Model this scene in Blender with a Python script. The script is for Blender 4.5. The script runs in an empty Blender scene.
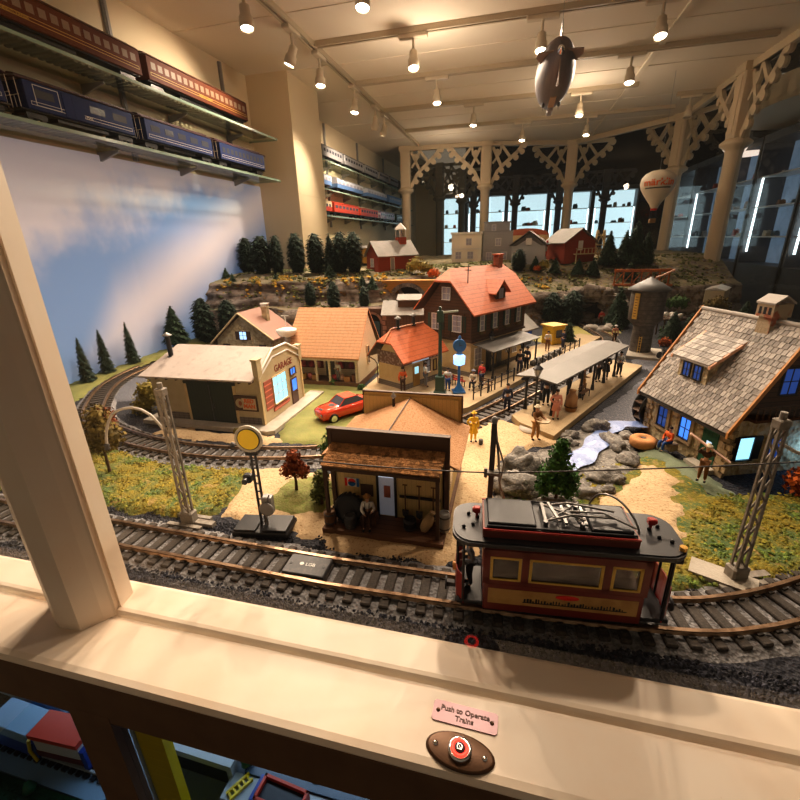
import bpy, math, random
from mathutils import Vector, Matrix, noise
S = 0.01            # all numbers below are centimetres
R = random.Random(7)
COL = bpy.context.scene.collection
PI = math.pi
rad = math.radians

# ------------------------------------------------------------------ materials
def mat(name, col, rough=.6, metal=0., var=None, isl=0., bump=None, bands=None, emis=None, alpha=1., coat=0., vor=None, spec=.5):
    m = bpy.data.materials.new(name); m.use_nodes = True
    nt = m.node_tree; N = nt.nodes; L = nt.links
    b = N['Principled BSDF']
    b.inputs['Roughness'].default_value = rough
    b.inputs['Metallic'].default_value = metal
    b.inputs['Specular IOR Level'].default_value = spec
    b.inputs['Coat Weight'].default_value = coat
    b.inputs['Alpha'].default_value = alpha
    tc = N.new('ShaderNodeTexCoord'); mp = N.new('ShaderNodeMapping')
    mp.inputs['Scale'].default_value = (100, 100, 100)
    L.new(tc.outputs['Object'], mp.inputs['Vector']); V = mp.outputs['Vector']
    rgb = N.new('ShaderNodeRGB'); rgb.outputs[0].default_value = (*col, 1); out = rgb.outputs[0]
    if var:                                   # list of (scale, colour, threshold, softness)
        for sc, c2, th, so in var:
            n = N.new('ShaderNodeTexNoise'); n.inputs['Scale'].default_value = sc; n.inputs['Detail'].default_value = 5
            L.new(V, n.inputs['Vector'])
            r = N.new('ShaderNodeMapRange'); r.inputs['From Min'].default_value = th - so; r.inputs['From Max'].default_value = th + so
            L.new(n.outputs['Fac'], r.inputs['Value'])
            mx = N.new('ShaderNodeMix'); mx.data_type = 'RGBA'
            L.new(r.outputs['Result'], mx.inputs['Factor']); L.new(out, mx.inputs['A']); mx.inputs['B'].default_value = (*c2, 1)
            out = mx.outputs['Result']
    if isl:
        g = N.new('ShaderNodeNewGeometry')
        r = N.new('ShaderNodeMapRange'); r.inputs['To Min'].default_value = 1 - isl; r.inputs['To Max'].default_value = 1 + isl
        L.new(g.outputs['Random Per Island'], r.inputs['Value'])
        hs = N.new('ShaderNodeHueSaturation'); L.new(r.outputs['Result'], hs.inputs['Value']); L.new(out, hs.inputs['Color'])
        out = hs.outputs['Color']
    if bands:                                 # (axis, period cm, line share, darkness)
        sep = N.new('ShaderNodeSeparateXYZ'); L.new(V, sep.inputs[0])
        for ax, per, w, dk in bands:
            a = N.new('ShaderNodeMath'); a.operation = 'MULTIPLY'; a.inputs[1].default_value = 1 / per
            L.new(sep.outputs[ax], a.inputs[0])
            fr = N.new('ShaderNodeMath'); fr.operation = 'FRACT'; L.new(a.outputs[0], fr.inputs[0])
            lt = N.new('ShaderNodeMath'); lt.operation = 'LESS_THAN'; lt.inputs[1].default_value = w; L.new(fr.outputs[0], lt.inputs[0])
            mx = N.new('ShaderNodeMix'); mx.data_type = 'RGBA'; mx.blend_type = 'MULTIPLY'
            L.new(lt.outputs[0], mx.inputs['Factor']); L.new(out, mx.inputs['A']); mx.inputs['B'].default_value = (dk, dk, dk, 1)
            out = mx.outputs['Result']
    L.new(out, b.inputs['Base Color'])
    if bump:
        n = N.new('ShaderNodeTexNoise'); n.inputs['Scale'].default_value = bump[0]; n.inputs['Detail'].default_value = 4
        L.new(V, n.inputs['Vector']); h = n.outputs['Fac']
        if vor:
            vo = N.new('ShaderNodeTexVoronoi'); vo.inputs['Scale'].default_value = vor; L.new(V, vo.inputs['Vector']); h = vo.outputs['Distance']
        bp = N.new('ShaderNodeBump'); bp.inputs['Strength'].default_value = bump[1]; bp.inputs['Distance'].default_value = .003
        L.new(h, bp.inputs['Height']); L.new(bp.outputs[0], b.inputs['Normal'])
    if emis:
        b.inputs['Emission Color'].default_value = (*emis[:3], 1); b.inputs['Emission Strength'].default_value = emis[3]
    return m

def glass_mat(name, tint, refl=1.0):
    m = bpy.data.materials.new(name); m.use_nodes = True
    nt = m.node_tree; nt.nodes.clear(); N = nt.nodes; L = nt.links
    o = N.new('ShaderNodeOutputMaterial'); t = N.new('ShaderNodeBsdfTransparent'); t.inputs[0].default_value = (*tint, 1)
    g = N.new('ShaderNodeBsdfGlossy'); g.inputs['Roughness'].default_value = .02
    f = N.new('ShaderNodeLayerWeight'); f.inputs[0].default_value = .5
    pw = N.new('ShaderNodeMath'); pw.operation = 'POWER'; L.new(f.outputs['Facing'], pw.inputs[0]); pw.inputs[1].default_value = 5
    k = N.new('ShaderNodeMath'); k.operation = 'MULTIPLY_ADD'; k.inputs[1].default_value = .9*refl; k.inputs[2].default_value = .035*refl; k.use_clamp = True; L.new(pw.outputs[0], k.inputs[0])
    mx = N.new('ShaderNodeMixShader'); L.new(k.outputs[0], mx.inputs[0]); L.new(t.outputs[0], mx.inputs[1]); L.new(g.outputs[0], mx.inputs[2])
    L.new(mx.outputs[0], o.inputs[0]); return m

# ------------------------------------------------------------------ mesh builder
class MB:
    def __init__(s): s.v = []; s.f = []; s.mi = []; s.sm = []; s.M = None
    def add(s, vs, fs, mi=0, sm=False):
        n = len(s.v)
        for v in vs:
            v = Vector(v)
            if s.M: v = s.M @ v
            s.v.append(v)
        for f in fs: s.f.append([i + n for i in f]); s.mi.append(mi); s.sm.append(sm)
        return s
    def bx(s, x0, x1, y0, y1, z0, z1, mi=0):
        v = [(x0,y0,z0),(x1,y0,z0),(x1,y1,z0),(x0,y1,z0),(x0,y0,z1),(x1,y0,z1),(x1,y1,z1),(x0,y1,z1)]
        return s.add(v, [(3,2,1,0),(4,5,6,7),(0,1,5,4),(1,2,6,5),(2,3,7,6),(3,0,4,7)], mi)
    def box(s, c, d, rz=0, mi=0, rx=0, ry=0):
        M = Matrix.Translation(c) @ Matrix.Rotation(rz,4,'Z') @ Matrix.Rotation(ry,4,'Y') @ Matrix.Rotation(rx,4,'X')
        o = s.M; s.M = (o @ M) if o else M
        s.bx(-d[0]/2,d[0]/2,-d[1]/2,d[1]/2,-d[2]/2,d[2]/2,mi); s.M = o; return s
    def bbox(s, x0, x1, y0, y1, z0, z1, b=.1, mi=0):      # box with chamfered edges
        vs = []; 
        for z, i in ((z0, b), (z0+b, 0), (z1-b, 0), (z1, b)):
            a0,a1,c0,c1 = x0+i, x1-i, y0+i, y1-i
            vs += [(a0+b,c0,z),(a1-b,c0,z),(a1,c0+b,z),(a1,c1-b,z),(a1-b,c1,z),(a0+b,c1,z),(a0,c1-b,z),(a0,c0+b,z)]
        fs = [tuple(range(7,-1,-1)), tuple(range(24,32))]
        for r in range(3):
            for k in range(8): fs.append((r*8+k, r*8+(k+1)%8, r*8+8+(k+1)%8, r*8+8+k))
        return s.add(vs, fs, mi)
    def prism(s, poly, z0, z1, mi=0):
        n = len(poly)
        vs = [(x,y,z0) for x,y in poly] + [(x,y,z1) for x,y in poly]
        a = sum(poly[i][0]*poly[(i+1)%n][1]-poly[(i+1)%n][0]*poly[i][1] for i in range(n))
        fs = [tuple(range(n-1,-1,-1)), tuple(range(n,2*n))] + [(i,(i+1)%n,(i+1)%n+n,i+n) for i in range(n)]
        if a < 0: fs = [tuple(reversed(f)) for f in fs]
        return s.add(vs, fs, mi)
    def ext(s, poly, vec, mi=0):                           # 3D polygon extruded by a vector
        n = len(poly); vec = Vector(vec); p = [Vector(q) for q in poly]
        nv = Vector((0,0,0))
        for i in range(n): nv += p[i].cross(p[(i+1)%n])
        fs = [tuple(range(n-1,-1,-1)), tuple(range(n,2*n))] + [(i,(i+1)%n,(i+1)%n+n,i+n) for i in range(n)]
        if nv.dot(vec) < 0: fs = [tuple(reversed(f)) for f in fs]
        return s.add(p + [q+vec for q in p], fs, mi)
    def cyl(s, a, b, r0, r1=None, n=10, mi=0, sm=True, caps=True):
        r1 = r0 if r1 is None else r1; a = Vector(a); b = Vector(b); d = (b-a)
        if d.length < 1e-6: return s
        d.normalize(); u = d.orthogonal().normalized(); w = d.cross(u)
        vs = [a+(u*math.cos(2*PI*k/n)+w*math.sin(2*PI*k/n))*r0 for k in range(n)] + [b+(u*math.cos(2*PI*k/n)+w*math.sin(2*PI*k/n))*r1 for k in range(n)]
        s.add(vs, [(k,(k+1)%n,(k+1)%n+n,k+n) for k in range(n)], mi, sm)
        if caps: s.add(vs, [tuple(range(n-1,-1,-1)), tuple(range(n,2*n))], mi)
        return s
    def tube(s, pts, r, n=8, mi=0):
        pts = [Vector(p) for p in pts]; vs = []; u = None
        for i, p in enumerate(pts):
            d = (pts[min(i+1,len(pts)-1)] - pts[max(i-1,0)]).normalized()
            u = (u - d*u.dot(d)).normalized() if u is not None and (u - d*u.dot(d)).length > 1e-4 else d.orthogonal().normalized()
            w = d.cross(u); rr = r(i/(len(pts)-1)) if callable(r) else r
            vs += [p+(u*math.cos(2*PI*k/n)+w*math.sin(2*PI*k/n))*rr for k in range(n)]
        fs = [(i*n+k, i*n+(k+1)%n, (i+1)*n+(k+1)%n, (i+1)*n+k) for i in range(len(pts)-1) for k in range(n)]
        s.add(vs, fs, mi, True); m = (len(pts)-1)*n
        return s.add(vs, [tuple(range(n-1,-1,-1)), tuple(range(m, m+n))], mi)
    def lathe(s, prof, n=20, c=(0,0,0), mi=0, ax='Z', sm=True, sc=(1,1)):
        vs = []; c = Vector(c)
        for r, z in prof:
            for k in range(n):
                x, y = r*math.cos(2*PI*k/n)*sc[0], r*math.sin(2*PI*k/n)*sc[1]
                vs.append(c + Vector({'Z':(x,y,z),'X':(z,x,y),'Y':(y,z,x)}[ax]))
        fs = [(i*n+k, i*n+(k+1)%n, (i+1)*n+(k+1)%n, (i+1)*n+k) for i in range(len(prof)-1) for k in range(n)]
        s.add(vs, fs, mi, sm); m = (len(prof)-1)*n
        return s.add(vs, [tuple(range(n-1,-1,-1)), tuple(range(m, m+n))], mi)
    def sph(s, c, r, n=12, m=8, mi=0):
        if not hasattr(r, '__len__'): r = (r,r,r)
        c = Vector(c); vs = [c+Vector((0,0,-r[2]))]
        for i in range(1, m):
            a = -PI/2 + PI*i/m
            vs += [c+Vector((r[0]*math.cos(a)*math.cos(2*PI*k/n), r[1]*math.cos(a)*math.sin(2*PI*k/n), r[2]*math.sin(a))) for k in range(n)]
        vs.append(c+Vector((0,0,r[2]))); fs = []
        for k in range(n):
            fs.append((0, 1+(k+1)%n, 1+k)); e = 1+(m-2)*n
            fs.append((e+k, e+(k+1)%n, len(vs)-1))
            for i in range(m-2): fs.append((1+i*n+k, 1+i*n+(k+1)%n, 1+(i+1)*n+(k+1)%n, 1+(i+1)*n+k))
        return s.add(vs, fs, mi, True)
    def build(s, name, m, parent=None, loc=(0,0,0), rot=(0,0,0)):
        me = bpy.data.meshes.new(name)
        me.from_pydata([tuple(v*S) for v in s.v], [], s.f)
        for x in (m if isinstance(m, (list, tuple)) else [m]): me.materials.append(x)
        me.polygons.foreach_set('material_index', s.mi); me.polygons.foreach_set('use_smooth', s.sm)
        me.update()
        o = bpy.data.objects.new(name, me); COL.objects.link(o)
        o.location = Vector(loc)*S; o.rotation_euler = rot
        if parent: o.parent = parent
        return o

def tag(o, label=None, cat=None, group=None, kind=None):
    if label: o['label'] = label
    if cat: o['category'] = cat
    if group: o['group'] = group
    if kind: o['kind'] = kind
    return o
def thing(name, label, cat, loc=(0,0,0), rz=0, group=None, rot=None):
    o = bpy.data.objects.new(name, None); COL.objects.link(o); o.empty_display_size = .01
    o.location = Vector(loc)*S; o.rotation_euler = rot or (0,0,rz)
    return tag(o, label, cat, group)
def struct(mb, name, m): return tag(mb.build(name, m), kind='structure')
def single(mb, name, m, label, cat, loc=(0,0,0), rz=0, group=None, kind=None):
    return tag(mb.build(name, m, None, loc, (0,0,rz)), label, cat, group, kind)
def dup(root, loc=None, rz=None, label=None, group=None, sc=None):
    def cp(o, par):
        c = o.copy(); COL.objects.link(c)
        if par: c.parent = par
        for ch in kids.get(o.name, []): cp(ch, c)
        return c
    kids = {}
    def walk(o):
        kids[o.name] = list(o.children)
        for ch in o.children: walk(ch)
    walk(root)
    c = cp(root, None)
    if loc is not None: c.location = Vector(loc)*S
    if rz is not None: c.rotation_euler = (0,0,rz)
    if sc is not None: c.scale = sc if hasattr(sc,'__len__') else (sc,sc,sc)
    if label: c['label'] = label
    if group: c['group'] = group
    return c
def text(s, size, m, parent, loc, rot=(0,0,0), name='lettering', depth=.03, sx=1., align='CENTER', bold=0.):
    cu = bpy.data.curves.new('t', 'FONT'); cu.body = s; cu.size = size*S; cu.extrude = depth*S; cu.align_x = align; cu.align_y = 'CENTER'
    cu.resolution_u = 3; cu.offset = bold*S
    o = bpy.data.objects.new('t', cu); COL.objects.link(o)
    me = bpy.data.meshes.new_from_object(o.evaluated_get(bpy.context.evaluated_depsgraph_get()))
    bpy.data.objects.remove(o); me.materials.clear(); me.materials.append(m)
    for v in me.vertices: v.co.x *= sx
    ob = bpy.data.objects.new(name, me); COL.objects.link(ob); ob.location = Vector(loc)*S; ob.rotation_euler = rot
    if parent: ob.parent = parent
    return ob
def skin(nodes, edges, lv=1):
    """one continuous surface grown round a skeleton; returns (verts, faces) in cm"""
    me = bpy.data.meshes.new('s'); me.from_pydata([Vector(p)*S*10 for p, r in nodes], edges, [])
    o = bpy.data.objects.new('s', me); COL.objects.link(o)
    md = o.modifiers.new('s', 'SKIN'); md.use_smooth_shade = True
    for i, (p, r) in enumerate(nodes):
        rr = r if hasattr(r,'__len__') else (r, r)
        me.skin_vertices[0].data[i].radius = (rr[0]*S*10, rr[1]*S*10)
        me.skin_vertices[0].data[i].use_root = (i == 0)
    if lv: sb = o.modifiers.new('b', 'SUBSURF'); sb.levels = lv; sb.render_levels = lv
    dg = bpy.context.evaluated_depsgraph_get(); dg.update()
    r = bpy.data.meshes.new_from_object(o.evaluated_get(dg))
    out = ([v.co/S/10 for v in r.vertices], [tuple(p.vertices) for p in r.polygons])
    bpy.data.objects.remove(o); bpy.data.meshes.remove(r)
    return out
def catmull(P, step):
    out = []; n = len(P); P = [Vector(p) for p in P]
    for i in range(n-1):
        p0,p1,p2,p3 = P[max(i-1,0)],P[i],P[i+1],P[min(i+2,n-1)]
        k = max(2, int((p2-p1).length/1.0))
        for j in range(k):
            t = j/k
            out.append(.5*((2*p1)+(p2-p0)*t+(2*p0-5*p1+4*p2-p3)*t*t+(3*p1-p0-3*p2+p3)*t**3))
    out.append(P[-1])
    res = [(out[0], (out[1]-out[0]).normalized())]; acc = 0
    for i in range(1, len(out)):
        seg = (out[i]-out[i-1]).length; d = (out[i]-out[i-1]).normalized()
        while acc + seg >= step:
            q = step-acc; p = out[i-1]+d*q; res.append((p, d)); out[i-1] = p; seg -= q; acc = 0
        acc += seg
    return res

# ------------------------------------------------------------------ palette
cream = mat('cream_paint', (.80,.68,.50), .45, var=[(.02,(.74,.62,.45),.5,.3)], bump=(.6,.02))
sillm = mat('cream_gloss_paint', (.80,.68,.55), .42, coat=.0, var=[(.15,(.78,.61,.46),.62,.2),(3,(.70,.55,.38),.74,.03)], bump=(.35,.06))
ceilm = mat('ceiling_paint', (.86,.77,.65), .7, var=[(.02,(.80,.71,.59),.5,.3)])
wallm = mat('wall_paint', (.82,.69,.48), .7, var=[(.02,(.76,.63,.43),.5,.3)])
colm = mat('column_paint', (.66,.54,.38), .5)
white = mat('white_enamel', (.78,.75,.70), .35)
black = mat('black_plastic', (.015,.015,.018), .4)
dkgrey = mat('dark_grey', (.06,.06,.065), .5, var=[(2,(.11,.10,.10),.6,.1)])
grey = mat('grey_metal', (.33,.32,.31), .4, metal=.3)
steel = mat('bright_steel', (.7,.62,.52), .28, metal=.9)
chrome = mat('chrome', (.8,.8,.8), .12, metal=1)
bronze = mat('bronze', (.10,.05,.025), .4, metal=.5)
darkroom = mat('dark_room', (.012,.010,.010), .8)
ballast = mat('dark_ballast', (.026,.028,.040), .85, var=[(2.2,(.09,.09,.10),.62,.06),(5,(.012,.012,.016),.55,.1)], bump=(3,.9), vor=2.2)
stone = mat('ballast_stones', (.036,.038,.052), .8, isl=.75)
palestone = mat('pale_ballast', (.24,.235,.24), .85, isl=.5, var=[(2,(.16,.15,.15),.55,.1)], bump=(3,.8), vor=2.4)
greygravel = mat('grey_gravel', (.15,.155,.18), .9, var=[(2.5,(.26,.26,.28),.6,.05),(4,(.08,.08,.1),.6,.05)], bump=(3,.8), vor=2.6)
sand = mat('sand', (.54,.385,.225), .9, var=[(.25,(.61,.45,.27),.5,.15),(2.5,(.34,.21,.09),.62,.05)], bump=(2.,.6))
canopyroof = mat('canopy_sheet_roof', (.135,.125,.115), .55, var=[(.15,(.17,.155,.14),.5,.2)])
sand2 = mat('pale_sand', (.72,.56,.33), .85, var=[(.25,(.62,.46,.26),.5,.2)], bump=(3,.25))
grass = mat('yellow_green_grass', (.21,.18,.03), .95, var=[(.22,(.10,.15,.05),.52,.08),(1.6,(.36,.26,.03),.60,.06),(.5,(.34,.24,.08),.64,.05)], bump=(2.6,1.))
grass2 = mat('green_grass', (.21,.21,.075), .95, var=[(.2,(.30,.28,.10),.5,.15),(2,(.22,.28,.07),.6,.1)], bump=(3,.7))
tuft = mat('grass_tuft', (.26,.20,.025), .95, isl=.45, var=[(.22,(.14,.20,.04),.52,.08)])
rock = mat('hill_rock', (.24,.19,.155), .9, var=[(.12,(.38,.33,.29),.52,.1),(.3,(.06,.045,.036),.56,.10),(.3,(.30,.17,.05),.66,.05)], bump=(.7,.8), bands=[(2,1.9,.07,.55)])
rockg = mat('grey_boulder', (.26,.245,.225), .85, var=[(.5,(.13,.12,.11),.5,.1),(2,(.40,.37,.33),.6,.06)], bump=(1.8,1.))
moss = mat('hill_moss', (.20,.19,.11), .95, var=[(.15,(.34,.29,.20),.5,.1),(.6,(.30,.22,.05),.62,.06)], bump=(2,1.))
yellowf = mat('yellow_ground_cover', (.50,.29,.04), .9, isl=.4, var=[(.5,(.22,.24,.05),.58,.06)])
needle = mat('dark_needles', (.028,.055,.036), .8, isl=.6)
needle2 = mat('green_needles', (.035,.07,.035), .8, isl=.6)
leafg = mat('green_leaves', (.06,.13,.03), .75, isl=.6)
leafy = mat('yellowish_leaves', (.30,.24,.05), .8, isl=.5)
leafr = mat('rust_leaves', (.23,.055,.015), .8, isl=.5)
leafo = mat('olive_brown_leaves', (.17,.12,.025), .8, isl=.5)
leaforange = mat('orange_leaves', (.55,.13,.02), .8, isl=.5)
bark = mat('bark', (.10,.06,.03), .9, bump=(3,.5))
sleeperm = mat('brown_sleeper', (.055,.045,.038), .75, var=[(3,(.095,.078,.065),.55,.1)], bands=[(1,.35,.12,.6)])
railm = mat('brass_rail', (.34,.23,.15), .36, metal=.75, var=[(1,(.20,.12,.07),.55,.1)])
wood = mat('brown_wood', (.17,.085,.04), .7, bands=[(0,1.,.08,.5)])
darkwood = mat('dark_brown_wood', (.095,.042,.018), .7, bands=[(2,.9,.15,.45)])
trimbrown = mat('brown_trim', (.085,.045,.025), .6)
terracotta = mat('terracotta_tiles', (.60,.16,.06), .6, bands=[(2,1.05,.15,.72)], var=[(1.2,(.50,.12,.045),.6,.1)])
terrab = mat('terracotta_small_tiles', (.62,.23,.11), .65, bands=[(2,.8,.2,.5),(0,.9,.12,.7)])
tanroof = mat('tan_shingles', (.64,.35,.19), .75, bands=[(2,.8,.16,.6),(0,1.4,.05,.75)], var=[(1.5,(.58,.29,.14),.58,.08)])
corkroof = mat('cork_roof', (.52,.29,.15), .9, var=[(4,(.38,.17,.07),.56,.06)], bump=(5,.7))
corkroof2 = mat('cork_shingles', (.40,.20,.08), .9, isl=.4, var=[(3,(.25,.13,.05),.58,.06)], bump=(4,1.))
yellowwall = mat('yellow_siding', (.62,.47,.22), .7, bands=[(0,.7,.08,.75)])
creamwall = mat('cream_wall', (.70,.55,.31), .7, var=[(.5,(.62,.47,.25),.55,.2)])
creamside = mat('cream_siding', (.66,.58,.42), .7, bands=[(2,.7,.1,.75)])
garagewall = mat('garage_wall', (.56,.47,.30), .75, var=[(.4,(.48,.39,.24),.55,.2)])
greybase = mat('grey_stone_base', (.20,.17,.14), .8, bands=[(2,.6,.2,.5),(0,1.3,.1,.5)])
stonewall = mat('rubble_wall', (.50,.40,.24), .85, var=[(.9,(.33,.25,.14),.56,.06),(.4,(.60,.50,.33),.55,.1)], bump=(1.3,1.), vor=1.1)
quoin = mat('quoin_stones', (.42,.31,.19), .85, isl=.35, bump=(2,.6))
greyroof = mat('grey_sheet_roof', (.21,.195,.175), .6, var=[(.15,(.28,.255,.23),.5,.2),(.6,(.19,.175,.16),.62,.1)])
slateroof = mat('slate_grey_roof', (.30,.29,.28), .6, bands=[(0,1.6,.08,.6)])
pinkroof = mat('pink_tiles', (.36,.20,.155), .7, bands=[(1,1.0,.18,.65)])
brick = mat('brown_brick', (.16,.085,.055), .8, bands=[(2,.7,.15,.6),(0,1.2,.1,.6)])
concrete = mat('platform_slab', (.52,.47,.40), .8, var=[(.5,(.44,.39,.32),.55,.15)], bump=(3,.2))
platm = mat('platform_paving', (.50,.37,.22), .8, var=[(.3,(.43,.32,.19),.5,.2)], bump=(3,.2))
platedge = mat('platform_side', (.40,.30,.17), .85)
redwall = mat('red_barn_wall', (.34,.06,.03), .7, bands=[(2,.9,.1,.7)])
greywall = mat('grey_wall', (.36,.36,.37), .7, bands=[(2,.9,.12,.8)])
litblue = mat('lit_blue_window', (.05,.15,.5), .3, emis=(.06,.24,.9,1.2), var=[(.3,(.02,.04,.1),.5,.1)])
litcyan = mat('lit_cyan_window', (.1,.4,.6), .3, emis=(.30,.66,.88,1.5))
dimblue = mat('dim_blue_window', (.03,.05,.12), .2, emis=(.03,.10,.42,.45))
pane = mat('dark_pane', (.09,.10,.13), .12)
palepane = mat('pale_curtain_pane', (.38,.38,.46), .3)
greendoor = mat('green_door', (.02,.10,.05), .6, bands=[(0,.8,.1,.5)])
olivegate = mat('olive_black_gate', (.025,.035,.02), .6, bands=[(0,.8,.1,.5)])
orangem = mat('orange_verge', (.58,.27,.09), .6)
tilestone = mat('stone_tiles', (.36,.325,.295), .75, isl=.38, bump=(3,.3))
redpaint = mat('red_paint', (.42,.03,.02), .35, coat=.4)
redcar = mat('car_red', (.75,.06,.02), .2, coat=1.)
redbright = mat('bright_red', (.75,.03,.02), .4)
yellowp = mat('signal_yellow', (.90,.55,.02), .45, emis=(.9,.55,.02,.15))
goldp = mat('gold_yellow', (.72,.47,.10), .5)
bluepaint = mat('blue_paint', (.02,.13,.36), .35)
navy = mat('navy_paint', (.018,.04,.15), .6, spec=.25)
greenpaint = mat('dark_green_paint', (.015,.05,.035), .4)
skinm = mat('skin', (.62,.36,.24), .6)
water = mat('painted_water', (.20,.28,.56), .45, coat=.1, var=[(.35,(.34,.44,.72),.55,.12),(1.4,(.12,.2,.45),.6,.08)], bump=(.8,.4))

# ------------------------------------------------------------------ terrain helpers
def ss(t): t = max(0., min(1., t)); return t*t*(3-2*t)
def lin(tab, x):
    if x <= tab[0][0]: return tab[0][1]
    for (a,b),(c,d) in zip(tab, tab[1:]):
        if x <= c: return b+(d-b)*(x-a)/(c-a)
    return tab[-1][1]
YB = [(-145,158),(-115,166),(-85,171),(-62,178),(-50,190),(-30,203),(0,216),(20,227),(38,231),(60,240),(85,252),(125,268)]
def hill(x, y):
    d = y-lin(YB, x)
    a = 14*ss(d/7)+11*ss((d-8)/12)+2.5*ss((d-20)/14)
    b = 15*ss(d/9)+13*ss((d-8)/42)
    k = ss((x+45)/35)
    return max(0, a*(1-k)+b*k)
def fn(x, y, z=0, o=3): return noise.fractal(Vector((x,y,z)), 1., 2., o)
def in_sdf(poly, x, y):
    inside = False; d2 = 1e9; n = len(poly)
    for i in range(n):
        x1,y1 = poly[i]; x2,y2 = poly[(i+1)%n]
        if (y1 > y) != (y2 > y) and x < (x2-x1)*(y-y1)/(y2-y1)+x1: inside = not inside
        dx,dy = x2-x1, y2-y1; t = max(0,min(1,((x-x1)*dx+(y-y1)*dy)/(dx*dx+dy*dy+1e-9)))
        d2 = min(d2, (x-x1-t*dx)**2+(y-y1-t*dy)**2)
    return math.sqrt(d2)*(1 if inside else -1)
def patch(poly, h, step=1., rough=.25, edge=.5, base=None, fr=.5):
    xs = [p[0] for p in poly]; ys = [p[1] for p in poly]
    x0, x1, y0, y1 = min(xs)-2, max(xs)+2, min(ys)-2, max(ys)+2
    nx, ny = int((x1-x0)/step)+1, int((y1-y0)/step)+1
    g = {}; mb = MB(); vs = []
    for j in range(ny):
        for i in range(nx):
            x, y = x0+i*step, y0+j*step; sd = in_sdf(poly, x, y)+fn(x*.35, y*.35, 3)*1.4
            if sd < -1.6: continue
            z = min(h, sd*edge)+fn(x*fr, y*fr, 9)*rough*(1 if sd > 0 else .3)
            if base: z += base(x, y)
            g[i,j] = len(vs); vs.append((x, y, z))
    fs = [(g[i,j],g[i+1,j],g[i+1,j+1],g[i,j+1]) for (i,j) in g if (i+1,j) in g and (i+1,j+1) in g and (i,j+1) in g]
    mb.add(vs, fs, 0, True); return mb
def scatter(poly_test, n, box, size, zf=lambda x,y:0., flat=.6, seed=1):
    r = random.Random(seed); mb = MB(); k = 0; tries = 0
    while k < n and tries < n*6:
        tries += 1
        x, y = r.uniform(box[0],box[1]), r.uniform(box[2],box[3])
        if not poly_test(x, y): continue
        s = size*r.uniform(.5,1.4); z = zf(x,y)+s*flat*.3; a = r.uniform(0,PI)
        c, q = math.cos(a), math.sin(a); e = r.uniform(.6,1.)
        v = [(x+c*s,y+q*s,z),(x-q*s*e,y+c*s*e,z+r.uniform(-.2,.3)*s),(x-c*s*r.uniform(.6,1),y-q*s,z),(x+q*s*e,y-c*s*e,z+r.uniform(-.2,.3)*s),(x+r.uniform(-.3,.3)*s,y+r.uniform(-.3,.3)*s,z+s*flat),(x,y,z-s*flat)]
        mb.add(v, [(0,1,4),(1,2,4),(2,3,4),(3,0,4),(1,0,5),(2,1,5),(3,2,5),(0,3,5)]); k += 1
    return mb
def rocky(c, r, seed, n=14, m=10, amp=.3, fr=1.3):
    mb = MB(); mb.sph((0,0,0), (1,1,1), n, m); rr = Vector((seed*3.1, seed, 0))
    for i, v in enumerate(mb.v):
        d = v.normalized(); k = 1+amp*noise.fractal(d*fr+rr, 1., 2., 4)+.12*noise.noise(d*5+rr)
        k = k*(1-.1*((noise.cell(d*2.5+rr)+1)%1))
        mb.v[i] = Vector((c[0]+d.x*r[0]*k, c[1]+d.y*r[1]*k, c[2]+d.z*r[2]*k))
    return mb

# ------------------------------------------------------------------ trees
def foliage(n, prof, H, z0, leaf, seed, droop=.5, nclump=0):
    r = random.Random(seed); mb = MB()
    for i in range(n):
        t = 1-math.sqrt(r.random()) if nclump == 0 else r.random(); a = r.uniform(0, 2*PI)
        rr = prof(t)*(.72+.34*r.random())*(1+.13*math.sin(a*5+t*34)); z = z0+t*(H-z0)
        p = Vector((rr*math.cos(a), rr*math.sin(a), z)); o = Vector((math.cos(a), math.sin(a), -droop+r.uniform(-.3,.3))).normalized()
        sd = Vector((-math.sin(a), math.cos(a), r.uniform(-.4,.4)))*leaf*.35
        mb.add([p-o*leaf*.5-sd, p-o*leaf*.5+sd, p+o*leaf*.7+sd*.3, p+o*leaf*.7-sd*.3], [(0,1,2,3)])
    core = [(max(.05, prof(k/10)*.78), z0+(H-z0)*k/10*.97) for k in range(11)]
    mb.lathe(core, 10); return mb
def blob_foliage(blobs, n, leaf, seed):
    r = random.Random(seed); mb = MB()
    for c, q in blobs:
        c = Vector(c)
        mb.add(*rk(c, q*.62, seed))
        for i in range(n):
            d = Vector((r.gauss(0,1), r.gauss(0,1), r.gauss(0,1))).normalized(); p = c+d*q*r.uniform(.6,1.08)
            u = Vector((r.gauss(0,1), r.gauss(0,1), r.gauss(0,1))).normalized(); w = u.cross(d).normalized()*leaf*.6; u = u*leaf
            mb.add([p-u, p+w, p+u, p-w], [(0,1,2,3)])
    return mb
def rk(c, q, seed):
    m = rocky(c, (q,q,q), seed, 8, 6, .3); return m.v, m.f
def conifer(name, label, kind, H, W, z0=1.2, m=needle, n=1500, seed=3, leaf=.8):
    prof = {'col': lambda t: W*min(1, (t+.08)*3.2)**.6*math.sqrt(max(.02, 1-max(0,(t-.45)/.57)**2.3)),
            'cone': lambda t: W*(1-t)**.9*min(1,(t+.1)*6)+.05,
            'spire': lambda t: W*(1-t)**.8*(1+.12*math.sin(t*60))+.05,
            'fir': lambda t: W*(1-t)*(1+.3*(1-(t*7)%1))+.05}[kind]
    t = thing(name, label, 'tree')
    foliage(n, prof, H, z0, leaf, seed).build('foliage', m, t)
    mb = MB(); mb.cyl((0,0,-.8),(0,0,z0+1),.35,.25,8); mb.build('trunk', bark, t)
    return t
TREE0 = {}
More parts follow.
